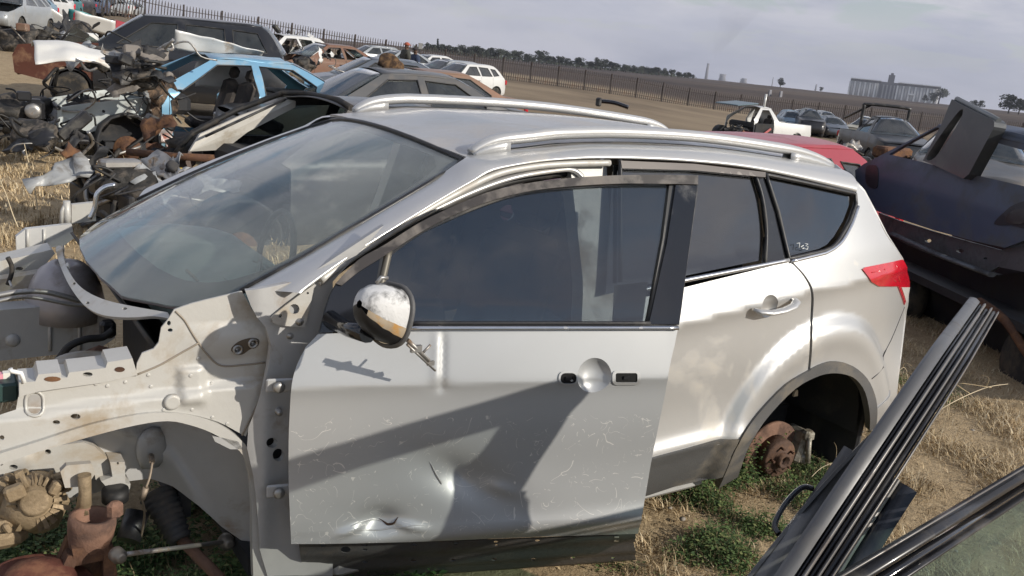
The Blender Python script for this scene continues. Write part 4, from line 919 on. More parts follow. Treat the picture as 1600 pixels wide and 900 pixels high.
mb.prism([a+Vector((-.05, 0, .02)), a+Vector((.05, 0, .02)), b+Vector((.09, 0, 0)), b+Vector((-.09, 0, 0))], (0, .03, 0)); mb.prism([a+Vector((-.045, -.05, .02)), a+Vector((.045, -.05, .02)), a+Vector((.04, -.05, -.03)), a+Vector((-.04, -.05, -.03))], (0, .05, 0))
mb.build('arm', RUST, knuckle)
dd = un(60, 925, 'y', -.80); mb = MB(); mb.lathe(dd, Vector((.15, -.25, 1)), [(-.02, .05), (-.02, .135), (0, .137), (.004, .130), (.004, .09), (.04, .085), (.045, .05)], 40)
fdsc = mb.build('brake_disc', mat('red_rust', (.13, .045, .03), .75, .2, 0, (.2, .09, .05), .4, 12, .4, 60), None); tag(fdsc, 'dark red rusted brake disc lying on the ground below the steering knuckle', 'car part')
mb = MB(); t0, t1 = un(188, 867, 'y', -.84), un(356, 846, 'y', -.55); mb.tube([t0, t1], .0065, 10); tr = thing('tie_rod', 'thin steel track rod lying across the green weeds inside the wheel arch', 'car part', (t0.x, t0.y, 0)); mb.build('rod', STEEL, tr)
dr = (t1-t0).normalized()
for t, s in ((t0, 1), (t1, 1.25)):
    MB().lathe(t-dr*.01, Vector((.2, -1, .1)), [(-.02, .014*s), (-.012, .020*s), (.012, .020*s), (.018, .013*s), (.026, .013*s), (.027, .006*s)], 16).build('rod_end', mat('greased_steel', (.22, .2, .17), .5, .6), tr)
b0, b1 = un(246, 770, 'y', -.40), un(282, 845, 'y', -.52); ds = thing('drive_shaft', 'dark drive shaft with ribbed rubber boot hanging into the weeds', 'car part', (b1.x, b1.y, 0))
d_ = (b1-b0); n_ = 27; mb = MB(); mb.tube([b0+d_*(i/n_) for i in range(n_+1)], [.052-.020*i/n_+(.006 if i % 3 == 1 else 0) for i in range(n_+1)], 18); mb.build('rubber_boot', mat('grey_rubber', (.05, .05, .05), .6, 0, 0, (.12, .1, .08), .3, 10), ds)
mb = MB(); b2 = un(345, 905, 'y', -.66); mb.tube([b1-d_*.1, b2], .018, 12); mb.build('shaft', RUSTL, ds)
sr = un(215, 800, 'y', -.45); sh_ = MB().tube([sr, un(200, 845, 'y', -.5)], .035, 14).build('shock_absorber', BLK, suv)
# ================================================================ TERRAIN AND SKYLINE
def gz(x, y):
    d = math.hypot(x-CP.x, y-CP.y)
    if d < 1e-6: return 0
    # screen azimuth relative to the view direction
    a = math.atan2(x-CP.x, y-CP.y)-YAW
    a = (a+math.pi) % (2*math.pi)-math.pi
    px = 800+FPX*math.tan(max(-1.1, min(1.1, a)))
    sl = lerpt((-400, 100, 234, 547, 700, 850, 1100, 1300, 1800), (.026, .024, .019, .005, -.001, -.005, -.0155, -.0205, -.024), px)
    sl = max(-.026, min(.027, sl))
    fd_ = 88
    if d < fd_: z = sl*d*ss(9, 40, d)
    else:
        zf = sl*fd_; t = min(1, (d-fd_)/900); z = zf+(1.2-zf)*(t**.8)+ (d-fd_)*.0002*0
    return z+.08*(1-ss(9, 30, d))
def groundP(px, py):
    z = 0
    for _ in range(30):
        p = un(px, py, 'z', z); z2 = gz(p.x, p.y)
        if abs(z2-z) < 1e-4: break
        z = z*.5+z2*.5
    return p
rows = []; ds_ = [0]+[.6*1.09**k for k in range(122)]
ds_ = [d for d in ds_ if d < 5000]+[5200]
for d in ds_:
    r_ = []
    for k in range(220):
        a = YAW+2*math.pi*k/220; x, y = CP.x+d*math.sin(a), CP.y+d*math.cos(a); z = gz(x, y)
        z += .03*noise.noise(Vector((x*.5, y*.5, 0)))*min(1, d/3)*(1 if d < 100 else 1)+ (0 if d < 110 else 2.2*noise.noise(Vector((x*.0035, y*.0035, 3)))*min(1, (d-110)/400))
        r_.append(Vector((x, y, z)))
    rows.append(r_)
gm = bpy.data.materials.new('dry_ground'); gm.use_nodes = True; t = gm.node_tree; b = t.nodes['Principled BSDF']; l = t.links.new; b.inputs['Roughness'].default_value = .95; b.inputs['Specular IOR Level'].default_value = .1
tcg = t.nodes.new('ShaderNodeTexCoord')
def gn(sc, det=6, ro=.6, dist=0):
    n = t.nodes.new('ShaderNodeTexNoise'); n.inputs['Scale'].default_value = sc; n.inputs['Detail'].default_value = det; n.inputs['Roughness'].default_value = ro; n.inputs['Distortion'].default_value = dist; l(tcg.outputs['Object'], n.inputs[0]); return n.outputs[0]
def ramp(src, st):
    r_ = t.nodes.new('ShaderNodeValToRGB'); l(src, r_.inputs[0]); e = r_.color_ramp.elements
    while len(e) < len(st): e.new(.5)
    for i, (p, c) in enumerate(st): e[i].position = p; e[i].color = (*c, 1)
    return r_.outputs[0]
def mixc(f, a, b_):
    n = t.nodes.new('ShaderNodeMix'); n.data_type = 'RGBA'
    if isinstance(f, float): n.inputs[0].default_value = f
    else: l(f, n.inputs[0])
    l(a, n.inputs[6]); l(b_, n.inputs[7]); return n.outputs[2]
fine = ramp(gn(45, 8, .75), [(.25, (.13, .088, .048)), (.5, (.42, .315, .19)), (.8, (.62, .50, .33))])
mid = ramp(gn(5.5, 6, .65), [(.3, (.20, .145, .085)), (.5, (.42, .325, .20)), (.7, (.54, .43, .28))])
near = mixc(.45, fine, mid)
farc = ramp(gn(.05, 8, .62, .4), [(.3, (.14, .11, .08)), (.5, (.23, .18, .125)), (.7, (.32, .255, .175))])
burnt = ramp(gn(.006, 8, .6, .3), [(.35, (.060, .050, .048)), (.5, (.09, .073, .065)), (.62, (.125, .102, .085))])
geo = t.nodes.new('ShaderNodeVectorMath'); geo.operation = 'SUBTRACT'; l(tcg.outputs['Object'], geo.inputs[0]); geo.inputs[1].default_value = (CP.x, CP.y, 0)
ln = t.nodes.new('ShaderNodeVectorMath'); ln.operation = 'LENGTH'; l(geo.outputs[0], ln.inputs[0])
def mrn(src, a, b_):
    n = t.nodes.new('ShaderNodeMapRange'); n.interpolation_type = 'SMOOTHSTEP'; l(src, n.inputs[0]); n.inputs[1].default_value = a; n.inputs[2].default_value = b_; return n.outputs[0]
c1 = mixc(mrn(ln.outputs['Value'], 14, 45), near, farc)
ad = t.nodes.new('ShaderNodeMath'); ad.operation = 'MULTIPLY_ADD'; l(gn(.02, 3), ad.inputs[0]); ad.inputs[1].default_value = 60; l(ln.outputs['Value'], ad.inputs[2])
c2 = mixc(mrn(ad.outputs[0], 135, 165), c1, burnt)
l(c2, b.inputs['Base Color'])
bp = t.nodes.new('ShaderNodeBump'); bp.inputs['Strength'].default_value = .7; bp.inputs['Distance'].default_value = .03; l(gn(30, 6, .7), bp.inputs['Height']); l(bp.outputs[0], b.inputs['Normal'])
g = MB().grid(rows, closed=True); go = g.build('ground', gm, None); tag(go, kind='structure')
# ================================================================ WRECKS (parametric bodies in local space: nose at x=0, near side -y)
def fitpose(pts, g, tz=True):
    """pts: local point -> pixel; returns world matrix parameters x,y,z,rz by least squares"""
    v = list(g)
    def rs_(v):
        e = []; c, s = math.cos(v[3]), math.sin(v[3])
        for (x, y, z), (px, py) in pts:
            q = pj((v[0]+x*c-y*s, v[1]+x*s+y*c, v[2]+z)); e += [q[0]-px, q[1]-py]
        e += [(v[3]-g[3])*30, (v[2]-gz(v[0], v[1])-g[2])*(60 if tz else 0)]
        return e
    lam = 1.
    e = rs_(v)
    for _ in range(60):
        J = []
        for k in range(4):
            h = v[:]; h[k] += 1e-5; J.append([(a-b)/1e-5 for a, b in zip(rs_(h), e)])
        A = Matrix([[sum(a*b for a, b in zip(J[i], J[j])) for j in range(4)] for i in range(4)])
        for i in range(4): A[i][i] *= 1+lam
        bvec = Vector([-sum(a*b for a, b in zip(J[i], e)) for i in range(4)])
        try: dv = A.inverted() @ bvec
        except Exception: break
        q = [a+b for a, b in zip(v, dv)]; e2 = rs_(q)
        if sum(a*a for a in e2) < sum(a*a for a in e): v, e = q, e2; lam = max(lam*.4, 1e-7)
        else: lam *= 4
    return v, sum(a*a for a in e)**.5
TYPES = {
 'sedan': dict(L=4.4, W=1.74, hood=(.06, .72), cowl=(1.15, .96), rf=(1.92, 1.385), rr=(3.02, 1.40), tg=(3.78, 1.04), tail=(4.34, .98), fx=.85, rx=3.42, zb=.95,
    win=[[(1.50, .99), (1.98, 1.32), (2.42, 1.345), (2.46, .99)], [(2.56, .99), (2.54, 1.345), (3.0, 1.33), (3.42, 1.06), (3.40, 1.0)]]),
 'hatch': dict(L=3.9, W=1.70, hood=(.05, .74), cowl=(.95, 1.0), rf=(1.68, 1.42), rr=(3.30, 1.44), tg=(3.72, 1.02), tail=(3.84, .92), fx=.78, rx=3.22, zb=.98,
    win=[[(1.28, 1.02), (1.76, 1.35), (2.18, 1.37), (2.22, 1.02)], [(2.32, 1.02), (2.30, 1.37), (2.86, 1.36), (2.96, 1.03)], [(3.06, 1.04), (3.0, 1.34), (3.28, 1.32), (3.42, 1.08)]]),
 'suv': dict(L=4.75, W=1.86, hood=(.05, 1.0), cowl=(1.40, 1.16), rf=(2.12, 1.70), rr=(4.22, 1.72), tg=(4.62, 1.22), tail=(4.70, .95), fx=.95, rx=3.80, zb=1.14,
    win=[[(1.72, 1.18), (2.26, 1.60), (2.72, 1.62), (2.76, 1.18)], [(2.88, 1.18), (2.86, 1.63), (3.55, 1.62), (3.62, 1.20)], [(3.76, 1.22), (3.70, 1.62), (4.16, 1.60), (4.36, 1.26)]]),
 'pickup': dict(L=4.7, W=1.72, hood=(.05, .86), cowl=(1.20, 1.05), rf=(1.82, 1.52), rr=(2.42, 1.53), tg=(2.62, 1.02), tail=(4.62, .98), fx=.85, rx=3.75, zb=1.02,
    win=[[(1.48, 1.06), (1.90, 1.45), (2.26, 1.46), (2.34, 1.06)]]),
}
PAL = {}
def paint(nm, c, dirt=.25, rough=.4, metal=.15): return mat('paint_'+nm, c, rough, metal, .4, (c[0]*.5+.10, c[1]*.5+.08, c[2]*.5+.06), dirt, 1.6, 0, var=.06)
G_CAR = glass('wreck_glass', (.35, .4, .4), .08, (.4, .4, .38), .03, 3)
TYRE = mat('tyre', (.018, .018, .018), .8, 0, 0, (.09, .075, .055), .5, 6)
def wheel(parent, x, y, z, r=.30, rusty=False, tyre=True, n=20):
    s = -1 if y < 0 else 1; ax = (0, s, 0); w_ = None
    if tyre:
        w_ = MB().lathe((x, y-s*.10, z), ax, [(-.08, r*.72), (-.09, r*.94), (-.05, r), (.06, r), (.10, r*.94), (.09, r*.70)], n).build('wheel', TYRE, parent)
        MB().lathe((x, y-s*.10, z), ax, [(.02, r*.70), (.085, r*.68), (.07, r*.60), (.05, r*.22), (.08, r*.18), (.085, .02)], n).build('rim', RUST if rusty else mat('dull_rim', (.3, .3, .3), .4, .7), w_)
    else:
        w_ = MB().lathe((x, y-s*.12, z), ax, [(0, r*.55), (.02, r*.55), (.022, r*.28), (.08, r*.26), (.085, .03)], n).build('brake_disc', RUST, parent)
    return w_
def carbody(root, T, pm, glass_front=True, glass_side=True, glass_rear=True, hood=True, nose=True, wheels=(1, 1, 1, 1), doorless=(), cell=.07, crumple=0., seed=0, lamps=True, roof_mat=None, seats=True, far=True, trim=True, wing=True, rusty=True, wr=.30):
    q = TYPES[T]; W2 = q['W']/2; zb = q['zb']; L_ = q['L']; rnd = random.Random(seed)
    pill = q.get('bed')
    def SY(x, z):
        y = W2-.10*max(0, (.45-z)/.3)**2-.10*max(0, (z-.62)/.5)**2*.6
        if z > zb: y -= .44*(z-zb)
        e = max(0, .55-x)/.55; y -= .16*e*e
        e = max(0, x-(L_-.6))/.6; y -= .14*e*e
        if crumple: y += crumple*noise.noise(Vector((x*2.3+seed, z*3.1, seed)))
        return y
    P = lambda x, z: Vector((x, -SY(x, z), z))
    bz = .24; R_ = .36
    def arch(cx):
        return [(cx+R_*math.cos(t), .30+R_*math.sin(t)) for t in [math.pi-math.pi*k/10 for k in range(11)]]
    fx, rx = q['fx'], q['rx']; H0, C0, F0, B0, G0, T0 = (q[k] for k in ('hood', 'cowl', 'rf', 'rr', 'tg', 'tail'))
    bot_r = [(rx-R_, bz)]+arch(rx)+[(rx+R_, bz), (L_, .32), (L_+.0, .60)]
    x_start = .02 if (nose and wing) else fx+R_+.02
    if nose and wing: out = [(.05, bz+.04), (fx-R_, bz)]+arch(fx)+[(fx+R_, bz)]
    else: out = [(x_start, bz)]
    out += bot_r+[T0]
    if T == 'pickup': out += [(G0[0]+.02, G0[1]-.0)]
    else: out += smooth([T0, G0, B0, ((B0[0]+F0[0])/2, max(B0[1], F0[1])+.012), F0], 4)[1:-1] if T != 'pickup' else []
    if T == 'pickup': out += [B0]
    out += [F0, C0]
    if nose and wing: out += [((C0[0]+H0[0])/2, (C0[1]+H0[1])/2+.03), H0, (.0, .5)]
    else: out += [(x_start, C0[1]-.05)]
    holes = []
    for i, wn_ in enumerate(q['win']):
        if i in doorless:
            x0, x1 = wn_[0][0], wn_[-1][0]
            holes.append([(max(x0-.12, x_start+.05), .34), (max(x0-.16, x_start+.05), .85)]+[wn_[0]]+wn_[1:]+[(wn_[-1][0]-.0, .6), (min(x1, rx-R_-.06), .36)])
        else: holes.append(wn_)
    pr = panel('side_panel', P, out, pm, root, holes=holes, cell=cell, th=.02)
    if far:
        c = pr.copy(); COL.objects.link(c); c.scale = (1, -1, 1); c.parent = root; c.name = 'side_panel'
    if glass_side:
        for i, h in enumerate(holes):
            if i in doorless: continue
            cx = sum(p[0] for p in h)/len(h); cz = sum(p[1] for p in h)/len(h)
            gq = [(cx+(p[0]-cx)*1.02, cz+(p[1]-cz)*1.02) for p in h]
            g_ = panel('side_window', lambda x, z: Vector((x, -SY(x, z)+.012, z)), gq, G_CAR, root, cell=.3, th=.003)
            c = g_.copy(); COL.objects.link(c); c.scale = (1, -1, 1); c.parent = root
    if trim:
        for h in holes:
            lp = [P(a, b)+Vector((0, -.002, 0)) for a, b in dens(h, .25)]; lp.append(lp[0]); MB().tube(lp, .010, 4, cap=False).build('window_seal', BLK, root)
        # door shut lines
        for x_ in ([q['win'][0][3][0]+.05, q['win'][0][0][0]-.18]+([q['win'][1][3][0]+.02] if len(q['win']) > 1 else [])):
            MB().tube([P(x_, z_)+Vector((0, -.001, 0)) for z_ in (bz+.06, .5, .75, zb)], .005, 4).build('door_gap', BLK, root)
        if not doorless:
            for x_ in (q['win'][0][3][0]-.12,): MB().box(P(x_, zb-.16)+Vector((0, -.02, 0)), (.16, .03, .025), None, .008).build('door_handle', BLK, root)
    # top surfaces
    def strip(a, b, nm, m_, n=6, crown=.04, bow=.03, inset=0., m=10):
        rows = []
        for i in range(n+1):
            t = i/n; x, z = a[0]+(b[0]-a[0])*t, a[1]+(b[1]-a[1])*t+bow*4*t*(1-t)*.5
            y = SY(x, min(z, max(a[1], b[1])))-inset+.0
            rows.append([Vector((x-.10*(1-(2*k/m-1)**2)*(1 if nm in ('windscreen',) else -1 if nm == 'rear_window' else .3 if nm == 'bonnet' else 0), y*(2*k/m-1), z+crown*(1-(2*k/m-1)**2)+(crumple*noise.noise(Vector((x*2.5, k*.6+seed, 4)))*2 if crumple and nm in ('bonnet', 'roof') else 0))) for k in range(m+1)])
        return MB().grid(rows).build(nm, m_, root, th=.012 if 'win' not in nm else .004)
    if nose and hood: strip((H0[0]-.0, H0[1]), C0, 'bonnet', pm)
    if glass_front: strip(C0, F0, 'windscreen', G_CAR, inset=.02)
    strip(F0, B0, 'roof', roof_mat or pm, crown=.05)
    if T == 'pickup':
        rows = [[Vector((B0[0]+.0, -SY(*B0)+2*SY(*B0)*k/6, B0[1]+.02)) for k in range(7)], [Vector((G0[0], -SY(*G0)+2*SY(*G0)*k/6, G0[1]-.4)) for k in range(7)]]
        MB().grid(rows).build('cab_back', pm, root, th=.02)
        MB().box(((G0[0]+T0[0])/2, 0, .62), (T0[0]-G0[0], q['W']-.12, .04)).build('load_bed', pm, root)
    else:
        if glass_rear: strip(B0, G0, 'rear_window', G_CAR, inset=.03)
        strip(G0, T0, 'boot_lid', pm, bow=.01)
    rows = [[Vector((x+.05*(1-(2*k/8-1)**2), SY(min(x, L_), z)*(2*k/8-1), z)) for k in range(9)] for x, z in ((T0[0], T0[1]), (L_, .60), (L_, .34))]
    MB().grid(rows).build('rear_panel', pm, root, th=.02)
    if nose and wing:
        rows = [[Vector((x-.10*(1-(2*k/8-1)**2), SY(max(x, 0), z)*(2*k/8-1), z)) for k in range(9)] for x, z in ((H0[0], H0[1]), (.0, .5), (.06, .28))]
        MB().grid(rows).build('front_bumper', pm, root, th=.02)
        if lamps:
            for s in (-1, 1): MB().box((.06, s*(W2-.34), .60), (.10, .32, .13), Matrix.Rotation(s*.25, 3, 'Z'), .03).build('headlight', mat('old_headlamp', (.45, .46, .46), .2, .2, .6), root)
    if lamps:
        for s in (-1, 1): MB().box((L_-.02, s*(W2-.16), .82), (.08, .18, .20), Matrix.Rotation(-s*.3, 3, 'Z'), .03).build('tail_lamp', REDL, root)
    MB().box((L_/2+.15, 0, .26), (L_-.9, q['W']-.25, .08)).build('underbody', DARKIN, root)
    if seats:
        for s in (-1, 1): seat(root, 2.1, s*.36, .48, .95, SEATM)
        MB().box((1.45, 0, .80), (.35, q['W']-.25, .25), None, .06).build('dashboard', DARKIN, root)
    for i, (x, y) in enumerate(((fx, -W2+.02), (fx, W2-.02), (rx, -W2+.02), (rx, W2-.02))):
        if wheels[i] == 1: wheel(root, x, y, .30, wr, rusty)
        elif wheels[i] == 2: wheel(root, x, y, .22, wr, True, False)
        MB().lathe((x, (abs(y)-.30)*(1 if y > 0 else -1), .30), (0, 1 if y > 0 else -1, 0), [(-.02, .05), (-.02, .37), (.25, .37), (.25, .34), (.0, .34), (0, .05)], 14).build('wheel_well', DARKIN, root)
    return SY
def junk(root, box, seed, n_h=7, n_b=6, mats=None, blob=True, big=.12):
    rnd = random.Random(seed); x0, x1, y0, y1, z0, z1 = box; mats = mats or [DARKIN, BLK, STEEL, RUST, BARED]
    rp = lambda: Vector((rnd.uniform(x0, x1), rnd.uniform(y0, y1), rnd.uniform(z0, z1)))
    for k in range(n_b):
        m_ = rnd.choice(mats); s = rnd.uniform(.4, 1)*big; p = rp()
        rot = Matrix.Rotation(rnd.uniform(-.8, .8), 3, rnd.choice('XYZ'))
        mb = MB()
        kd_ = rnd.random()
        if kd_ < .48:
            ax1 = Vector((rnd.uniform(-1, 1), rnd.uniform(-.5, .5), rnd.uniform(-.5, .5))).normalized(); ax2 = ax1.orthogonal().normalized(); sw, sh_ = s*rnd.uniform(2.2, 4.5), s*rnd.uniform(1.2, 2.6)
            crumpled('torn_sheet', root, lambda u, v: p+ax1*sw*(u-.5)+ax2*sh_*(v-.5)*(1-.5*u), 7, 6, rnd.choice([m_, m_, MC['light_grey_sheet'], DARKIN]), s*.5, 1.6/s, rnd.random()*9, .004)
            continue
        if kd_ < .62: mb.lathe(p, (rnd.uniform(-1, 1), rnd.uniform(-1, 1), rnd.uniform(-1, 1)), [(-s*.5, s*.3), (-s*.4, s*.6), (0, s*.6), (s*.1, s*.4), (s*.6, s*.35)], 14)
        else: mb.box(p, (s*rnd.uniform(1, 3), s*rnd.uniform(.6, 1.6), s*rnd.uniform(.5, 1.2)), rot, s*.15)
        mb.build(rnd.choice(['engine_casing', 'bracket', 'housing']), m_, root)
    for k in range(n_h):
        p = rp(); pts = [p]
        for j in range(4): pts.append(pts[-1]+Vector((rnd.uniform(-.25, .25), rnd.uniform(-.15, .15), rnd.uniform(-.22, .14))))
        MB().tube([tuple(v) for v in smooth([tuple(v) for v in pts], 4)], rnd.choice((.008, .012, .02)), 6).build('hose', rnd.choice([RUBBER, BLK, RUBBER, STEEL]), root)
    if blob:
        MB().blob(((x0+x1)/2, (y0+y1)/2, z0+(z1-z0)*.3), min(x1-x0, y1-y0)*.36, 3, .3, seed, (1.1, 1.1, .7)).build('engine', mat('oily_engine', (.035, .033, .03), .6, .4, 0, (.13, .11, .09), .45, 9, .6, 40), root)
mat('light_grey_sheet', (.36, .37, .37), .5, .2, 0, (.12, .10, .08), .3, 5)
def crumpled(name, root, pts_fn, nu, nv, m_, amp=.03, sc=4, seed=0, th=.004):
    rows = []
    for i in range(nu+1):
        r_ = []
        for j in range(nv+1):
            p = Vector(pts_fn(i/nu, j/nv)); q = p*sc+Vector((seed, seed*2, 0)); r_.append(p+Vector((noise.noise(q), noise.noise(q+Vector((9, 0, 0))), noise.noise(q+Vector((0, 9, 0)))))*amp)
        rows.append(r_)
    return MB().grid(rows).build(name, m_, root, th=th)
def newcar(name, label, pts, g, group=None, cat='car', tz=True, fixd=None):
    if fixd: p = atd(*pts[0][1], fixd); v, e = [p.x, p.y, p.z, g[3]], 0
    else: v, e = fitpose(pts, g, tz)
    print('CAR', label[:40], [round(a, 2) for a in v[:3]], 'rz', round(math.degrees(v[3])), 'err', round(e, 1), 'gz', round(gz(v[0], v[1]), 2))
    r_ = thing(name, label, cat, v[:3], v[3], group); LOCALS.add(r_.name); return r_
def bez(a, b, c, t): return Vector(a)*(1-t)**2+Vector(b)*2*t*(1-t)+Vector(c)*t*t
def front_clip(root, w2, col, x0=.1, x1=1.25, z=.78, seed=0):
    """inner wings, rails and radiator support of a stripped nose"""
    for s in (-1, 1):
        pan = lambda x, zz, s=s: Vector((x, s*(w2-.22-.05*math.sin(x*5)+.012*noise.noise(Vector((x*6, zz*6, seed)))), zz))
        o_ = [(x0+.05, .48), (x0+.05, .68), (.5, z-.02), (x1, z+.12), (x1+.1, .45), (x1-.02, .38)]+[(.85+.33*math.cos(t), .30+.33*math.sin(t)) for t in [math.pi*k/8 for k in range(1, 8)]]+[(.45, .40)]
        panel('inner_wing', pan, o_, col, root, holes=[ell(.42, .60, .03, n=8), ell(.60, .66, .02, n=8), ell(1.18, .70, .03, n=8)], cell=.05, th=.03, hint=(0, s, 0))
        MB().box((.62, s*.42, .42), (1.25, .08, .10), None, .02).build('chassis_rail', col, root)
    for zz, d in ((.68, .05), (.30, .06)): MB().box((x0, 0, zz), (.05, 2*w2-.35, d), None, .01).build('radiator_support', BLK, root)
    for s in (-1, 1): MB().box((x0+.02, s*(w2-.25), .48), (.05, .06, .42), None, .01).build('support_post', col, root)
mat('white_panel', (.66, .66, .64), .4, .05, .3, (.35, .25, .15), .12, 3)
# ---- blue saloon with stripped pale nose
BLUE = mat('metallic_blue', (.20, .40, .56), .35, .3, .5, (.32, .36, .38), .28, 2.4, 0, var=.08)
PALE = mat('pale_blue_grey', (.48, .52, .51), .5, .1, 0, (.24, .23, .21), .12, 4, .1, 20, var=.1)
blue = newcar('blue_saloon', 'light blue saloon wreck with torn pale nose and dangling wiring, doors gone', [((1.92, -.62, 1.385), (328, 93)), ((.85, -.80, .30), (183, 222)), ((3.78, -.70, 1.04), (546, 140)), ((1.2, -.75, .96), (268, 152))], (2, 9, -.12, 0))
carbody(blue, 'sedan', BLUE, glass_front=False, glass_side=False, nose=False, wheels=(2, 0, 1, 1), doorless=(0, 1), lamps=False, seed=3, crumple=.015)
front_clip(blue, .87, PALE, seed=3)
junk(blue, (.15, 1.1, -.55, .5, .35, .85), 11, 12, 10)
junk(blue, (1.0, 1.5, -.82, -.45, .45, 1.10), 12, 16, 5, [DARKIN, BLK, RUST], False, .10)
crumpled('torn_insulation', blue, lambda u, v: (1.08+.32*u, -.86+.05*v, 1.12-.55*v+.1*math.sin(u*9)), 14, 14, mat('burnt_rags', (.05, .04, .035), .95, 0, 0, (.22, .15, .10), .5, 12, .6, 50), .10, 7, 2)
crumpled('torn_foil', blue, lambda u, v: (1.22+.14*u, -.88, .55-.30*v), 8, 10, mat('torn_foil', (.45, .40, .38), .5, .3, 0, (.4, .12, .08), .4, 14), .09, 9, 5)
for x_, z_ in ((.30, .55), (.34, .53)):
    pass
MB().tube([(1.5, -.55, .98), (1.62, .2, 1.02), (1.6, .7, .98)], .03, 8).build('cross_beam', RUST, blue)
MB().box((3.2, 0, 1.0), (.7, 1.3, .03)).build('parcel_shelf', DARKIN, blue)
crumpled('white_airbag', blue, lambda u, v: (2.0+.55*u, .52, 1.30-.35*v), 8, 8, mat('white_cloth', (.62, .6, .56), .8), .05, 4, 1)
MB().tube([tuple(v) for v in smooth([(.2, -.5, .2), (.35, -.75, .12), (.6, -.9, .10), (.75, -.8, .22)], 6)], .03, 8).build('radiator_hose', RUBBER, blue)
MB().tube([(.15, -.5, .1), (.6, -.82, .12), (1.0, -.85, .28)], .018, 6).build('loose_pipe', STEEL, blue)
# black bumper remains and intake duct at the nose
mb = MB(); mb.box((-.12, -.45, .62), (.20, .22, .26), None, .04); mb.build('air_duct', BLK, blue); MB().lathe((-.16, -.60, .62), (-.2, -1, 0), [(-.06, .085), (0, .09), (.03, .08), (.03, .035)], 18).build('duct_mouth', STEEL, blue)
junk(blue, (-.45, .1, -.7, .6, .18, .62), 19, 12, 9, [BLK, DARKIN, BLK, STEEL])
# ---- black estate suv with rusty front wing
BLKP = mat('black_paint', (.018, .019, .022), .3, .1, .5, (.06, .058, .055), .12, 3, 0)
blk = newcar('black_suv', 'black four wheel drive wreck with rust-brown front wing, highest roof on the left', [((2.12, -.68, 1.70), (221, 27)), ((4.22, -.66, 1.70), (412, 48)), ((1.40, -.84, 1.16), (140, 58)), ((.08, -.80, .98), (36, 72))], (2, 14, 0, 0))
carbody(blk, 'suv', BLKP, glass_front=True, glass_side=True, hood=False, wing=False, nose=False, wheels=(1, 1, 1, 1), doorless=(), lamps=False, seed=5)
RB = mat('brown_rust_panel', (.10, .035, .022), .6, .2, 0, (.22, .12, .07), .3, 4, .2, 30)
panel('front_wing', lambda x, z: Vector((x, -.90+.14*max(0, .5-x)**2+.01*noise.noise(Vector((x*3, z*3, 1))), z)), [(.03, .50), (.0, .80), (.10, .99), (.7, 1.09), (1.42, 1.15), (1.42, .60), (1.36, .48)]+[(.95+.38*math.cos(t), .32+.38*math.sin(t)) for t in [math.pi*k/8 for k in range(1, 8)]]+[(.55, .40)], RB, blk, cell=.08, th=.03)
MB().box((.9, 0, .95), (1.0, 1.5, .05)).build('inner_tray', RB, blk); MB().box((.05, 0, .68), (.10, 1.6, .45), None, .05).build('nose_panel', RB, blk)
# bonnet frame standing up at an angle
MB().tube([(.75, -.80, 1.08), (.98, -.70, 1.42), (1.12, -.70, 1.48), (1.50, -.80, 1.16), (.75, -.80, 1.08)], .022, 6).build('broken_frame', BLK, blk)
panel('cracked_pane', lambda x, z: Vector((x, -.74+.02*x, z)), [(.80, 1.11), (1.0, 1.40), (1.44, 1.15)], G_CAR, blk, cell=.3, th=.004)
junk(blk, (.3, 1.3, -.6, .6, .7, 1.12), 31, 8, 8)
# ---- crumpled white bonnet lying over the wrecks
wb = newcar('crumpled_bonnet', 'crumpled white bonnet with rust stain propped between the black and blue wrecks', [((0, 0, 0), (124, 103))], (2.6, 11, .9, 0), cat='car part', fixd=12.2)
p0 = wb.location.copy()
def wbf(u, v): 
    x = -.50+1.0*u; y = -.30+.6*v; return (x, y, .16-.50*(x/.5)**2*.30*(1 if x > 0 else .35)+.10*math.sin(v*3)-.28*max(0, -v+.4))
crumpled('panel', wb, wbf, 26, 16, mat('white_bonnet', (.68, .67, .63), .4, .05, .3, (.34, .20, .10), .16, 2.2), .07, 3.2, 4, .01)
# ---- white panel leaning on the black suv
wp2 = newcar('white_door_panel', 'long dented white panel leaning along the side of the black wreck', [((0, 0, 0), (300, 68))], (5, 12.6, 1.0, 0), cat='car part', fixd=13.6)
crumpled('panel', wp2, lambda u, v: (-.25+1.25*u, -.10+.12*v, .17-.20*u-.28*v*(1-u*.8)), 20, 8, mat('white_panel', (.66, .66, .64), .4, .05, .3, (.35, .25, .15), .12, 3), .03, 4, 7, .01)
# ---- engine heap between
hp_ = newcar('engine_heap', 'heap of dark engine parts piled between the white bonnet and the blue roof', [((0, 0, 0), (215, 92))], (3.3, 10.6, .9, 0), cat='scrap', fixd=11.5)
junk(hp_, (-.40, .40, -.3, .3, -.35, .10), 41, 7, 14, [DARKIN, BLK, STEEL, mat('dusty_grey_part', (.2, .18, .16), .8)], True, .15)
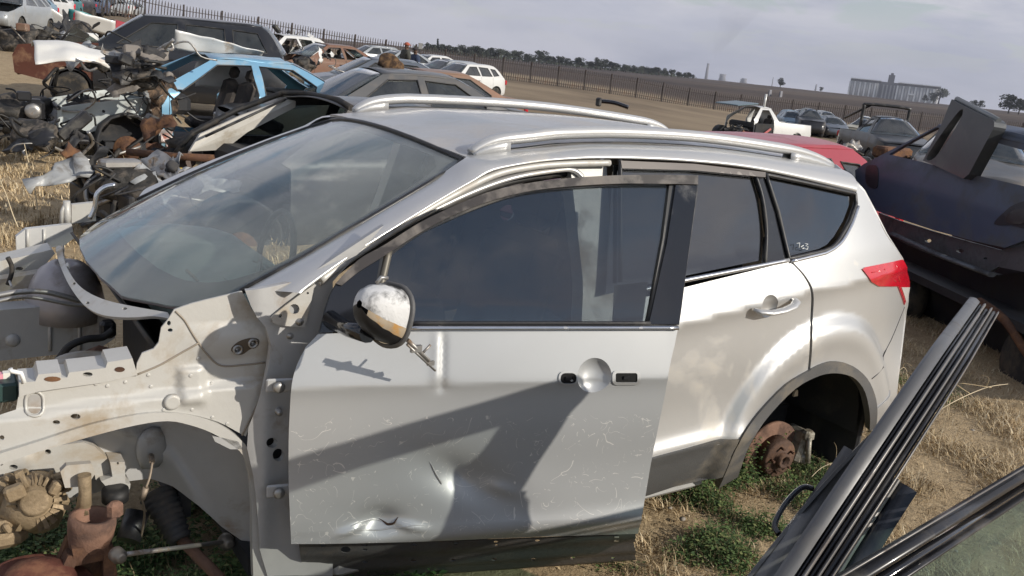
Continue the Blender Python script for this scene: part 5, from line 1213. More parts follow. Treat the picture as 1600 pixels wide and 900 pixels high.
# ---- dark saloon right behind the silver suv
dk = newcar('dark_saloon', 'dark saloon wreck without windscreen or bonnet, parked right behind the silver suv', [((1.92, .62, 1.385), (455, 146)), ((1.92, -.62, 1.385), (548, 173)), ((1.15, .72, .96), (290, 224)), ((.05, .6, .70), (135, 262))], (1.5, 3.5, -.12, 0))
DKG = mat('dark_grey_paint', (.035, .035, .037), .35, .3, .5, (.12, .115, .11), .4, 3, 0)
carbody(dk, 'sedan', DKG, glass_front=False, glass_side=True, nose=False, wheels=(2, 2, 1, 1), lamps=False, seed=8, trim=False)
LG = mat('light_grey_inner', (.50, .48, .43), .55, .15, 0, (.3, .25, .18), .15, 4)
q = [Vector(p) for p in ((1.02, .66, .84), (1.12, .66, 1.0), (1.5, .62, 1.19), (1.92, .53, 1.37), (2.0, .50, 1.36), (2.0, .50, 1.30), (1.55, .58, 1.04), (1.35, .64, .86))]
MB().prism(q, (0, .03, 0)).build('pillar_inner', LG, dk)
MB().tube([(.95, .80, .80), (1.1, .78, 1.0), (1.5, .72, 1.23), (1.92, .62, 1.42), (2.0, .3, 1.45), (1.98, -.3, 1.45), (1.92, -.62, 1.41)], .028, 8).build('screen_seal', RUBBER, dk)
mb = MB(); rows = []
for i in range(13):
    t = math.pi*(.05+.75*i/12); rows.append([Vector((.85+.36*math.cos(t), y, .38+.36*math.sin(t))) for y in (.60, .80)])
mb.grid(rows).build('wheel_liner', BLK, dk, th=.02)
junk(dk, (.1, 1.0, -.5, .6, .25, .72), 51, 14, 14, [DARKIN, BLK, DARKIN, STEEL, BARED], True, .16)
for s in (-1, 1): MB().box((.55, s*.50, .42), (1.2, .09, .12), None, .02).build('chassis_rail', DARKIN, dk)
mb = MB(); mb.box((.02, 0, .62), (.06, 1.35, .12), None, .01); mb.build('radiator_support', BLK, dk)
MB().box((.0, .15, .40), (.05, 1.0, .36), None, .01).build('radiator', mat('radiator_black', (.02, .02, .022), .5), dk)
MB().tube([(.5, .75, .82), (.75, .35, .84), (1.0, .1, .86)], .035, 6).build('rusty_beam', RUST, dk)
MB().box((-.05, .55, .66), (.26, .10, .12), None, .01).build('black_box', BLK, dk)
crumpled('draped_rag', dk, lambda u, v: (.72+.22*u, .35+.1*v, .90-.35*v-.1*abs(u-.5)), 10, 12, mat('brown_rag', (.13, .10, .085), .95), .07, 8, 3)
MB().box((.80, .18, .68), (.26, .13, .10), None, .03).build('washer_bottle', mat('yellowed_plastic', (.5, .46, .34), .5), dk)
MB().lathe((.74, .18, .73), (0, 0, 1), [(0, .035), (.03, .035), (.035, .02)], 14).build('bottle_cap', mat('yellow_cap', (.6, .42, .05), .5), dk)
MB().tube([tuple(v) for v in smooth([(.02, -.1, .50), (.05, -.15, .66), (.16, -.1, .70), (.4, -.12, .68), (.8, -.1, .60)], 5)], .028, 10).build('intake_pipe', mat('grey_pipe', (.32, .31, .29), .4, .6), dk)
MB().tube([tuple(v) for v in smooth([(.25, -.3, .35), (.2, -.32, .55), (.35, -.25, .62), (.75, -.3, .56)], 5)], .014, 8).build('alloy_pipe', STEEL, dk)
# thin black rod across the opening
MB().tube([(1.1, .5, 1.0), (1.9, .52, 1.37)], .012, 6).build('wiper_linkage', BLK, dk)

# extra scrap packed round the left wrecks
for k, (px, py, d, n1_, n2_, mm, lb, bx) in enumerate((
  (60, 150, 12.5, 12, 10, [BLK, DARKIN, BLK, STEEL], 'tangle of black bumper pieces and hoses at the far left, before the rusty wing', (-.9, .5, -.5, .5, -.45, .25)),
  (30, 205, 11.0, 8, 7, [BLK, DARKIN, BLK], 'low pile of black plastic parts on the grass at the left edge', (-.5, .8, -.3, .3, -.12, .12)),
  (285, 175, 9.3, 6, 5, [DARKIN, BLK, BARED, RUST], 'heap of dark parts between the blue saloon and the dark saloon pillar', (-.6, .9, -.3, .3, -.5, .0)),
  (205, 262, 7.6, 9, 9, [DARKIN, BLK, RUST, STEEL], 'heap of hoses and brackets by the nose of the dark saloon', (-.5, .5, -.3, .3, -.25, .08)),
  (465, 88, 19, 5, 7, [BLK, BARED, MC['white_panel'], DARKIN], 'white and black scrap heap behind the blue saloon boot', (-.9, 1.2, -.3, .3, -.3, .15)),
  (150, 88, 13.5, 6, 8, [BLK, RUST, DARKIN], 'rusty engine parts heaped in the nose of the black suv', (-.5, .6, -.3, .3, -.15, .2)),
)):
    r_ = thing('scrap_heap', lb, 'scrap', atd(px, py, d)); LOCALS.add(r_.name); junk(r_, bx, 120+k, n1_, n2_, mm, True, .15)
# ================================================================ FAR CARS
WHT = paint('white', (.62, .62, .60), .12); SLV = paint('silver', (.38, .40, .41), .15, .35, .4); TEAL = paint('teal', (.03, .16, .17)); DBL = paint('dark_blue', (.04, .07, .14)); LBL = paint('light_blue', (.18, .28, .36))
BLKC = paint('black', (.02, .02, .023)); GRB = paint('blue_grey', (.14, .16, .19), .3, .35, .4); BRN = paint('brown_rust', (.16, .075, .045), .5, .7, 0); REDP = paint('red', (.34, .035, .05), .25, .4, .1); TAN = paint('beige', (.42, .38, .28)); OLV = paint('grey_olive', (.10, .10, .10), .4, .5, .2)
def far(T, label, pm, pts, g, group=None, cat='car', **k):
    r_ = newcar('scrap_'+{'suv': 'suv', 'hatch': 'hatchback', 'sedan': 'saloon', 'pickup': 'pickup'}[T], label, pts, g, group, cat); kw = dict(cell=.16, trim=True, wheels=(1, 1, 1, 1), far=True, lamps=True); kw.update(k)
    carbody(r_, T, pm, **kw); return r_
def place(px, py, T, label, pm, d, rz, group=None, cat='car', dz=0, **k):
    """nose corner of a far car by direction and distance, on the terrain"""
    p = atd(px, py, d); x, y = p.x, p.y
    r_ = thing('scrap_'+{'suv': 'suv', 'hatch': 'hatchback', 'sedan': 'saloon', 'pickup': 'pickup'}[T], label, cat, (x, y, gz(x, y)+dz), rz, group); LOCALS.add(r_.name)
    kw = dict(cell=.2, trim=False, far=True, seats=True, lamps=True, crumple=.02); kw.update(k)
    SY_ = carbody(r_, T, pm, **kw)
    print('FAR', label[:30], [round(c) for c in pj(r_.location)], round(d)); return r_
ordw = ['leftmost', 'second', 'third', 'fourth', 'fifth', 'sixth', 'seventh', 'eighth', 'ninth', 'tenth', 'eleventh', 'twelfth', 'thirteenth']
cl = [('silver', SLV), ('pale blue', LBL), ('blue grey', GRB), ('white', WHT), ('white', WHT), ('teal', TEAL), ('black', BLKC), ('dark blue', DBL), ('dark blue', DBL), ('silver', SLV), ('white', WHT), ('silver', SLV)]
for k, (cn_, pm) in enumerate(cl):
    d = 36+k*5.0; px = -22+k*20
    w_ = 'leftmost' if k == 0 else ordw[k]+' from the left'
    place(px, 30, ['hatch', 'sedan', 'hatch', 'sedan', 'hatch', 'sedan'][k % 6], '%s stripped car, %s in the far row at the top left' % (cn_, w_), pm, d, R(62+(k % 3)*3), 'stripped cars in the far left row', hood=(k % 3 == 1), glass_side=(k % 2 == 0), seed=k)
for k in range(9):
    cn_, pm = (('white', WHT), ('silver', SLV), ('black', BLKC), ('pale blue', LBL), ('white', WHT), ('dark blue', DBL), ('silver', SLV), ('white', WHT), ('teal', TEAL))[k]
    place(-12+k*21, 12, ['sedan', 'hatch', 'suv'][k % 3], '%s car shell, %s in the rear row, top left' % (cn_, 'leftmost' if k == 0 else ordw[k]+' from the left'), pm, 58+k*4.5, R(50+(k % 3)*8), 'car shells in the rear left row', hood=(k % 2 == 0), glass_side=(k % 3 == 0), seed=140+k)
for k, (cn_, pm, px, d) in enumerate((('brown', BRN, 20, 30), ('white', WHT, 105, 34), ('red', REDP, 150, 40))):
    r_ = thing('panel_heap', '%s heap of car panels on the dry grass at the top left, %s of three' % (cn_, ('left', 'middle', 'right')[k]), 'scrap', (0, 0, 0)); p = atd(px, 40, d); r_.location = (p.x, p.y, gz(p.x, p.y)); LOCALS.add(r_.name)
    junk(r_, (-1, 1.6, -.8, .8, .1, .7), 70+k, 5, 10, [pm, DARKIN, BLK, STEEL, WHT], True, .35)
# teal and white bonnets standing up in the far row
for k, (px, d, m_, cn_) in enumerate(((138, 40, TEAL, 'teal'), (150, 38, WHT, 'white'), (108, 39, WHT, 'long white'))):
    r_ = thing('loose_panel', '%s loose car panel lying in front of the far left row' % cn_, 'car part', (0, 0, 0)); p = atd(px, 32, d); r_.location = (p.x, p.y, gz(p.x, p.y)+.5); LOCALS.add(r_.name)
    crumpled('panel', r_, lambda u, v: (-.7+1.4*u, .3*v, .5-.8*u*(1 if k == 2 else .3)-.6*v), 8, 6, m_, .05, 2, k, .02)
# ---- middle group
wc = far('hatch', 'white car with open black engine bay behind the blue saloon', WHT, [((1.68, -.6, 1.42), (448, 57)), ((3.3, -.6, 1.44), (500, 68))], (12, 26, .0, .2), glass_front=False, hood=False, glass_side=False, doorless=(0,), seed=2)
junk(wc, (.1, 1.0, -.7, .6, .6, 1.1), 61, 7, 9, [BLK, DARKIN, WHT, BLK], True, .2)
junk(wc, (1.8, 3.0, -.6, .5, 1.42, 1.65), 62, 4, 6, [BLK, BARED, WHT], False, .2)
far('sedan', 'rust-brown saloon wreck with pale door frame behind the blue roof', BRN, [((1.92, -.6, 1.385), (515, 82)), ((3.78, -.7, 1.04), (585, 97)), ((.85, -.85, .6), (470, 100))], (12, 24, 0, .1), glass_side=False, doorless=(), hood=False, seed=4)
far('sedan', 'blue-grey saloon with smooth roof between the blue wreck and the burnt lump', GRB, [((1.92, -.6, 1.385), (570, 97)), ((3.02, -.6, 1.40), (665, 104)), ((1.15, -.75, .96), (534, 113))], (9, 16, 0, 0), seed=6, hood=True)
far('sedan', 'dusty olive-grey saloon carrying a burnt brown lump on its roof', OLV, [((1.92, -.6, 1.385), (600, 124)), ((3.02, -.6, 1.40), (716, 118))], (7.5, 11.5, 0, -.1), seed=7)
rs_ = far('sedan', 'rusty brown saloon with dark side windows just beyond the silver suv roof rail', paint('pale_rust', (.22, .12, .075), .55, .6, .1), [((1.92, -.6, 1.385), (668, 124)), ((3.02, -.6, 1.40), (728, 124)), ((3.78, -.7, 1.04), (792, 141))], (7, 9.5, 0, 0), seed=9, cell=.1)  # lighter rust brown than the other rusty paint
lump = thing('burnt_seat', 'burnt brown foam seat lump perched on the dusty grey roof', 'scrap', atd(622, 124, 13.6)); LOCALS.add(lump.name)
crumpled('foam', lump, lambda u, v: (-.20+.38*u-.1*v+.08*math.sin(v*3), -.1+.2*v, -.20+.42*v*(1-.2*u)+.08*math.sin(u*3)), 18, 14, mat('burnt_foam', (.13, .075, .035), .95, 0, 0, (.035, .02, .012), .55, 14, .8, 30), .10, 5, 3, .10)
MB().blob((-.02, 0, -.05), .16, 3, .3, 6, (1, .8, .9)).build('charred_core', mat('charred', (.06, .035, .02), .95, 0, 0, (.16, .09, .04), .45, 12, .8, 30), lump)
far('hatch', 'silver car seen between the rusty wreck and the fence', SLV, [((1.68, -.6, 1.42), (575, 80)), ((3.3, -.6, 1.44), (625, 84))], (24, 42, 0, .1), seed=11)
far('sedan', 'pale silver saloon directly behind the two standing men', SLV, [((1.15, -.7, .96), (602, 96)), ((3.02, -.6, 1.40), (655, 90))], (20, 36, 0, .05), seed=12)
far('sedan', 'white saloon just right of the two men', WHT, [((1.15, -.7, .96), (656, 100)), ((3.02, -.6, 1.40), (702, 90))], (22, 36, 0, .05), seed=13)
far('hatch', 'silver hatchback without bonnet in front of the white hatchback', SLV, [((.95, -.7, 1.0), (685, 117)), ((3.3, -.6, 1.44), (748, 101))], (19, 31, 0, .15), hood=False, seed=14)
far('hatch', 'clean white hatchback with red tail lamp at the right end of the middle group', WHT, [((1.68, -.62, 1.42), (735, 103)), ((3.30, -.62, 1.44), (779, 110)), ((3.22, -.83, .32), (768, 149))], (19, 30, 0, .2), seed=15, cell=.08, rusty=False)
# loose roof bar lying beyond the suv
rb = thing('roof_bar', 'black end-capped roof bar lying beyond the silver suv roof', 'car part', atd(955, 165, 9.5)); LOCALS.add(rb.name)
q0, q1 = [Vector(atd(x, y, 9.5))-rb.location for x, y in ((938, 158), (982, 168))]
MB().tube([tuple(v) for v in smooth([tuple(q0), tuple((q0+q1)/2+Vector((0, 0, .015))), tuple(q1)], 4)], .022, 8).build('bar', BLKG, rb)
MB().box(q0+Vector((-.02, 0, -.01)), (.05, .06, .09), None, .012).build('end_cap', BLK, rb)
# ---- red hatchback behind the silver suv
far('hatch', 'red hatchback half hidden behind the silver suv tail', REDP, [((3.30, -.62, 1.44), (1352, 250)), ((1.68, -.62, 1.42), (1180, 226))], (4.0, 2.4, -.1, 0), seed=16, cell=.07)
# ---- white pickup on the right
ute = far('pickup', 'white pickup with raised bonnet and open door on the bare ground right of centre', WHT, [((1.82, -.62, 1.52), (1190, 169)), ((2.42, -.62, 1.53), (1211, 173)), ((4.62, -.78, .98), (1266, 197)), ((3.75, -.83, .3), (1248, 217))], (25, 24, -.1, 0), glass_front=False, hood=False, glass_side=False, doorless=(0,), cell=.1, seed=17, wheels=(0, 0, 1, 1), lamps=False, nose=False, wing=False)
junk(ute, (.5, 1.3, -.6, .6, .3, .8), 63, 6, 8, [BLK, DARKIN, STEEL])
MB().box((.9, 0, 1.62), (1.15, 1.35, .05), Matrix.Rotation(-.12, 3, 'Y'), .02).build('raised_bonnet', mat('steel_blue', (.16, .22, .25), .4, .3), ute)
MB().prism([(1.2, -1.0, .35), (1.9, -1.2, .35), (1.95, -1.2, .95), (1.2, -.98, .92)], (.0, .06, 0)).build('open_door', DARKIN, ute)
MB().box((1.65, -1.18, .62), (.5, .05, .10), Matrix.Rotation(-.6, 3, 'Y'), .02).build('door_pull', paint('pink_red', (.5, .12, .12)), ute)
MB().tube([(2.15, -.3, 1.5), (2.15, -.3, 2.1)], .05, 8).build('post', WHT, ute)
# ---- right hand far group
grp = 'stripped cars in the far right row'
RG = [('pickup', 'white', WHT, 1236, 180, 74, 20), ('hatch', 'silver', SLV, 1262, 186, 80, 55), ('hatch', 'white', WHT, 1281, 186, 78, 50), ('suv', 'pale silver', SLV, 1303, 190, 80, 55), ('sedan', 'dark', BLKC, 1318, 196, 74, 60), ('pickup', 'beige', TAN, 1330, 202, 72, 10), ('suv', 'white', WHT, 1350, 196, 84, 35), ('sedan', 'dark grey', OLV, 1226, 184, 70, 20)]
RG += [('hatch', 'pale blue', LBL, 1246, 182, 66, 50), ('suv', 'black', BLKC, 1272, 184, 64, 45), ('sedan', 'cream', TAN, 1292, 188, 68, 55), ('hatch', 'blue grey', GRB, 1311, 190, 66, 50)]
RG.sort(key=lambda a: a[3])
for k, (T, cn_, pm, px, py, d, rz) in enumerate(RG):
    place(px, py, T, '%s car, %s in the far row right of the white pickup' % (cn_, 'leftmost' if k == 0 else ordw[k]+' from the left'), pm, d, R(rz), grp, seed=80+k, hood=(k % 2 == 0), glass_side=(k % 2 == 0))
bk_ = far('pickup', 'black pickup with tubular roll bar and dusty windscreen behind the navy wreck', paint('black2', (.028, .03, .034), .3), [((1.82, .62, 1.52), (1382, 190)), ((1.82, -.62, 1.52), (1426, 198)), ((1.20, .7, 1.05), (1364, 212)), ((1.20, -.7, 1.05), (1420, 216))], (24, 12, .3, R(62)), cell=.1, seed=18)
MB().tube([tuple(v) for v in smooth([(2.6, -.7, 1.0), (2.6, -.7, 1.75), (2.6, -.6, 1.88), (2.6, .6, 1.88), (2.6, .7, 1.75), (2.6, .7, 1.0)], 4)], .05, 8).build('roll_bar', BLK, bk_)
MB().tube([(2.6, .5, 1.87), (4.4, .7, 1.35)], .04, 8).build('roll_bar_stay', BLK, bk_)
for k, (px, py, d) in enumerate(((1290, 222, 17), (1325, 232, 15), (1300, 200, 30), (1180, 200, 26))):
    r_ = thing('scrap_heap', ['heap of black car parts and struts beyond the red roof, nearest left', 'heap of black car parts touching the navy wreck, below the black pickup', 'small dark heap of parts below the far right row', 'small heap of dark parts under the open door of the white pickup'][k], 'scrap', (0, 0, 0)); p = atd(px, py, d); r_.location = (p.x, p.y, gz(p.x, p.y)); LOCALS.add(r_.name)
    junk(r_, (-1.2, 1.4, -.9, .9, .1, .95 if k < 2 else .5), 90+k, 9, 11, [BLK, DARKIN, BLK, STEEL, RUST], True, .25)
# ---- navy wreck on the right edge
nA = atd(1345, 300, 8.4); nB = atd(1640, 420, 6.3); nA.z = nB.z = 0; nd_ = (nB-nA); nl = nd_.length; nd_.normalize(); nn = Vector((nd_.y, -nd_.x, 0))
if nn.dot(CP-nA) < 0: nn = -nn
navy = thing('navy_wreck', 'dark navy body shell propped up off the ground, filling the right edge', 'car', (nA.x, nA.y, 0))
NB_ = mat('navy_paint', (.045, .066, .115), .5, 0, .05, (.07, .075, .085), .4, 2.5, 0)
PN = lambda s, z: nA+nd_*s+Vector((0, 0, z))+nn*(-.16*max(0, z-1.15)**1.0-.25*max(0, .85-z)**2)
def pn(pts, nm, m_, off=0., th=.02, holes=(), par=navy, cell=.06):
    P = lambda s, z: PN(s, z)+nn*off
    return panel(nm, P, ip(P, pts, (1., 1.)), m_, par, holes=[ip(P, h, (1., 1.)) for h in holes], cell=cell, th=th, hint=nn)
body = pn([(1336, 266), (1350, 256), (1360, 251), (1420, 220), (1466, 196), (1490, 200), (1520, 208), (1650, 236), (1650, 360), (1600, 376), (1570, 387), (1520, 376), (1460, 360), (1400, 340), (1374, 331), (1338, 318)], 'body_side', NB_, 0, .03, holes=([(1389, 241), (1425, 220), (1464, 199), (1500, 207), (1640, 246), (1640, 298), (1600, 291), (1500, 268), (1440, 253)], ))
pn(smooth([(1353, 262), (1362, 258), (1371, 262), (1371, 290), (1363, 294), (1353, 286)], 3, True), 'fuel_flap', mat('navy_dark', (.012, .015, .022), .5), .006, .01, par=body)
pn(smooth([(1553, 350), (1566, 334), (1584, 320), (1610, 316), (1610, 356), (1580, 352)], 3, True), 'handle_recess', mat('navy_dark', (.012, .015, .022), .5), .006, .01, par=body)
pn(smooth([(1570, 345), (1580, 330), (1600, 327), (1606, 345), (1590, 350)], 3, True), 'recess_cup', BLK, .012, .01, par=body)
pn([(1372, 332), (1400, 343), (1460, 362), (1520, 379), (1565, 391), (1600, 380), (1650, 372), (1650, 420), (1600, 425), (1560, 417), (1540, 428), (1480, 408), (1420, 384), (1385, 364)], 'sill_flange', mat('grey_navy_metal', (.10, .11, .125), .45, .4, 0, (.05, .05, .055), .4, 6), -.05, .02, holes=(ell(1450, 376, 5, 3), ell(1500, 392, 6, 3), ell(1540, 404, 3, 2)))
mb = MB(); b_ = [PN(*inv(PN, x, y, 1, 1))+nn*.03 for x, y in ((1400, 366), (1470, 398), (1556, 430))]; mb.tube(b_, .035, 6, flat=.5); mb.build('crash_beam', mat('grey_navy_metal', (.10, .11, .125)), navy)
pn([(1385, 364), (1480, 408), (1560, 430), (1650, 420), (1650, 560), (1500, 560), (1420, 545), (1395, 480)], 'shade_fill', mat('shade_black', (.012, .013, .018), .7, 0, 0, (.035, .033, .03), .4, 5), -.30, .05)  # dark sheet filling in the deep shade under the propped-up shell
mb = MB(); c0 = nA-nn*.95; mb.prism([c0+Vector((0, 0, .35)), c0+nd_*3.0+Vector((0, 0, .35)), c0+nd_*3.0+Vector((0, 0, 1.28)), c0+Vector((0, 0, 1.1))], nn*.02); mb.build('far_body_side', DARKIN, navy)
mb = MB(); mb.prism([nA-nn*.1+Vector((0, 0, .42)), nA+nd_*3+(-nn*.1)+Vector((0, 0, .42)), nA+nd_*3-nn*1.4+Vector((0, 0, .42)), nA-nn*1.4+Vector((0, 0, .42))], (0, 0, .06)); mb.build('floor_pan', DARKIN, navy)
MB().tube([PN(*inv(PN, x, y, 1, 1))-nn*.1 for x, y in ((1466, 196), (1500, 205), (1560, 214), (1650, 240))], .05, 6).build('roof_edge', NB_, navy)
rfp = [PN(*inv(PN, x, y, 1, 1)) for x, y in ((1466, 196), (1500, 205), (1560, 214), (1660, 242))]
MB().grid([rfp, [p-nn*.5+Vector((0, 0, .05)) for p in rfp], [p-nn*1.3 for p in rfp]]).build('roof_panel', NB_, navy, th=.02)
for s_ in (.9, 1.6, 2.4): MB().box(nA+nd_*s_-nn*1.2+Vector((0, 0, 1.35)), (.12, .1, .6), None, .02).build('far_pillar', DARKIN, navy)
for s in (.55, 2.3): MB().lathe(nA+nd_*s-nn*.25+Vector((0, 0, .22)), nn, [(-.1, .12), (-.1, .24), (-.05, .27), (.05, .27), (.1, .24), (.1, .12)], 20).build('wheel', TYRE, navy)
MB().tube(smooth([tuple(PN(*inv(PN, x, y, 1, .6))-nn*.05) for x, y in ((1520, 470), (1560, 500), (1600, 560), (1640, 600))], 4), .03, 8).build('exhaust_pipe', RUST, navy)
for k, (x, y) in enumerate(((1590, 215), (1604, 300))):
    MB().blob(PN(*inv(PN, x, y, 1, 1))-nn*.35, .16+.05*k, 3, .1, k, (.8, .8, 1.3)).build('head_restraint' if k == 0 else 'seat_back', mat('black_vinyl', (.02, .02, .022), .5, 0, .2, (.07, .065, .06), .3, 5), navy)
# charcoal door wedged upright in it
ld = thing('wedged_door', 'charcoal car door standing upright, wedged in the navy wreck window', 'car part', (nA.x+.5, nA.y, 1.0))
PLD = lambda s, z: PN(s, z)+nn*(.05+.10*(z-1.2))
dq = ip(PLD, [(1487, 155), (1500, 162)]+smooth([(1540, 182), (1552, 188), (1553, 198), (1546, 212)], 3)+[(1514, 272), (1505, 279), (1462, 259), (1442, 251), (1455, 225), (1470, 196)], (1., 1.2))
slot = ip(PLD, smooth([(1500, 172), (1504, 178), (1490, 205), (1462, 245), (1448, 250), (1452, 238), (1474, 205)], 3, True), (1., 1.2))
CH_ = mat('charcoal_door', (.07, .075, .08), .42, .3, .3, (.12, .12, .12), .3, 4)
ldp = panel('door_panel', PLD, dq, CH_, ld, holes=[slot], cell=.05, th=.09, hint=nn)
MB().tube([PLD(*inv(PLD, x, y, 1., 1.2))+Vector((0, 0, .005))-nn*.04 for x, y in ((1487, 155), (1540, 182), (1552, 189))], .020, 8, flat=1).build('door_edge', mat('lit_edge', (.22, .23, .23), .35, .4), ldp)  # paler than the door: the lit upper edge is put into its colour
MB().tube([PLD(*inv(PLD, x, y, 1., 1.2))-nn*.05 for x, y in ((1498, 178), (1478, 208), (1456, 246))], .016, 6).build('window_channel', STEEL, ldp)
# pale wreck seen through the gap
wr_ = place(1520, 262, 'sedan', 'pale wreck glimpsed through the window of the navy wreck', OLV, 15, R(30), seed=99)
# ================================================================ FOREGROUND DOORS
r1 = ray(1545, 472); r2 = ray(1262, 900); Nn = r1.cross(r2).normalized()
def src(p):
    p = Vector(p); t = (CP-p).dot(Nn)/sdir.dot(Nn); return p+sdir*t
A_ = src((2.08, -1.12, .85)); A_ = CP+r1*(A_-CP).length
e1 = Vector((0, 0, 1)).cross(Nn).normalized()
if e1.dot(r1) < 0: e1 = -e1
e2 = e1.cross(Nn).normalized()
if e2.z < 0: e2 = -e2
Nl = Nn if Nn.x < 0 else -Nn       # towards the silver suv
def D_(a, b, o=0): return A_+e1*a+e2*b+Nl*o
print('FGDOOR', A_, e1, e2, Nl, [[round(c) for c in pj(D_(*q))] for q in ((0, 0), (-.5, 0), (-.1, -.4), (-.2, -.8), (-.9, -.5))])
fgd = thing('black_door', 'black car door leaning edge-on in the near foreground, its striped edge rising diagonally', 'car part', (A_.x-.4, A_.y, 0))
SK = mat('slate_paint', (.11, .11, .11), .42, .3, .2, (.11, .105, .10), .3, 5)
SLT = mat('brushed_seal_metal', (.20, .19, .18), .4, .5, 0, (.10, .08, .07), .3, 10); BK2 = mat('black_seal', (.010, .010, .012), .35, 0, .2, (.05, .045, .04), .3, 8)
fr_path = [(-.17, -.52), (-.09, -.34), (-.04, -.12), (0, 0)]
up = [(-.22, -.62), (-.15, -.45), (-.08, -.25), (-.03, -.10), (0, -.015)]
topr = [(0, -.015), (-.2, -.010), (-.4, -.010), (-.58, -.02), (-.78, -.09), (-.95, -.2), (-1.12, -.38)]
def frm(path, r_, o, nm, m_, par, flat=1.): return MB().tube([tuple(v) for v in smooth([tuple(D_(a, b, o)) for a, b in path], 5)], r_, 10, flat=flat).build(nm, m_, par)
def band(path, o0, o1, lift, nm, m_, par, th=.006):
    P_ = smooth([tuple(p) for p in path], 6); n = len(P_); c = [D_(a, b) for a, b in P_]; rows = []
    for i in range(n):
        t_ = (Vector(c[min(i+1, n-1)])-Vector(c[max(i-1, 0)])).normalized(); up_ = Nl.cross(t_).normalized()
        if up_.dot(e2)+.3*up_.dot(e1) < 0: up_ = -up_
        rows.append([c[i]+Nl*(o0+(o1-o0)*k/4)+up_*(lift+.004*math.sin(math.pi*k/4)) for k in range(5)]+[c[i]+Nl*o1+up_*(lift-.018), c[i]+Nl*o0+up_*(lift-.018)])
    return MB().grid([r_+[r_[0]] for r_ in rows]).build(nm, m_, par)
bp_ = up+topr[1:]
fr1 = band(bp_, .016, .040, .004, 'window_frame', SK, fgd)
for o0, o1, lf_, nm, m_ in ((.008, .015, -.004, 'frame_seal', BK2), (.001, .0075, .003, 'frame_bead', SLT), (-.009, .000, -.006, 'inner_seal', BK2), (-.015, -.010, .002, 'frame_lip', SLT), (-.026, -.016, -.003, 'outer_seal', BK2), (-.031, -.027, .001, 'frame_flange', SLT)):
    band(bp_, o0, o1, lf_, nm, m_, fr1)
# broad rear upright
P = lambda a, b: D_(a, b, 0)
def fpan(nm, pts, o, m_, th, cell=.05, holes=()): return panel(nm, lambda a, b: D_(a, b, o), pts, m_, fgd, holes=holes, cell=cell, th=th, hint=Nl)
fpan('rear_upright', [(-.02, -.04), (-.14, -.07), (-.24, -.36), (-.34, -.62), (-.20, -.62), (-.10, -.35)], .012, BLKG, .02)
fpan('frame_rail', [(-.02, -.032), (-.2, -.030), (-.4, -.030), (-.58, -.042), (-.78, -.112), (-.95, -.222), (-1.10, -.40), (-1.06, -.40), (-.9, -.27), (-.74, -.16), (-.56, -.085), (-.4, -.07), (-.14, -.07)], .012, BLKG, .03)
fpan('window_glass', [(-.10, -.03), (-.34, -.04), (-.52, -.075), (-.72, -.17), (-.9, -.30), (-1.05, -.46), (-1.08, -.62), (-.30, -.62)], .0, glass('clear_door_glass', (.60, .64, .63), .05), 0)
PF2 = lambda a, b: D_(a, b, .060+.045*math.sin(min(1, max(0, (-b-.40)/.35))*1.57)-.08*max(0, -b-.85)**2)
fsk = panel('outer_skin', PF2, smooth([(-.12, -.40), (-.20, -.50), (-.32, -.60)], 4)+[(-1.18, -.60), (-1.24, -.9), (-1.20, -1.22), (-.35, -1.24), (-.20, -.95), (-.12, -.68), (-.10, -.50)], SK, fgd, cell=.03, th=.008, hint=Nl)
fpan('inner_trim', [(-.34, -.66), (-.40, -.62), (-1.16, -.62), (-1.20, -1.2), (-.42, -1.2), (-.36, -.95)], -.07, mat('dark_navy_trim', (.014, .017, .026), .35, 0, .2, (.03, .03, .035), .3, 5), .05)
for o0, o1, lf_, m_ in ((.050, .095, .0, SK), (.040, .050, -.01, BK2), (.028, .040, .0, SLT), (.0, .028, -.012, BK2), (-.012, .0, .0, SK), (-.045, -.012, -.014, BK2), (-.055, -.045, .0, SLT), (-.10, -.055, -.006, mat('dark_navy_trim', (.014, .017, .026)))):
    band([(-.12, -.46), (-.22, -.56), (-.36, -.60), (-.7, -.61), (-1.17, -.62)], o0, o1, lf_, 'belt_strip', m_, fsk)
h0, h1, hm = D_(-.22, -.56, .098), D_(-.40, -.62, .10), D_(-.31, -.59, .128)
MB().tube([tuple(v) for v in smooth([tuple(h0), tuple(D_(-.24, -.565, .120)), tuple(hm), tuple(D_(-.38, -.615, .120)), tuple(h1)], 5)], .007, 10).build('pull_handle', BLKG, fsk)
MB().box(D_(-.20, -.80, -.02), (.03, .03, .05), None, .006).build('door_latch', STEEL, fsk)
# ---- bottom right: dark door with green tinted window
q1, q2 = un(1326, 905, 'y', -2.26), un(1640, 715, 'y', -2.06); qd = (q2-q1).normalized(); dn_ = Vector((.02, -.24, -.42)); fn = qd.cross(dn_).normalized()
if fn.z < 0: fn = -fn
fc = thing('tinted_window_door', 'dark car door with green-tinted window, cut off by the bottom right corner', 'car part', (2.2, -2.3, 0))
GP = lambda a, b: q1+qd*a-dn_.normalized()*b
mb = MB()
MB().tube([GP(-.25, .0), GP(1.2, .0)], .020, 10, flat=.5).build('window_frame', BK2, fc)
MB().tube([GP(-.25, -.026)+fn*.004, GP(1.2, -.026)+fn*.004], .010, 10, flat=.5).build('frame_lip', mat('dark_gloss_frame', (.025, .026, .03), .15, .2, .8), fc)
MB().tube([GP(-.25, -.045), GP(1.2, -.045)], .012, 8, flat=.4).build('frame_seal', BK2, fc)
MB().tube([GP(-.25, .014)+fn*.008, GP(1.2, .014)+fn*.008], .0022, 8).build('frame_bead', SLT, fc)
fn_hint = fn
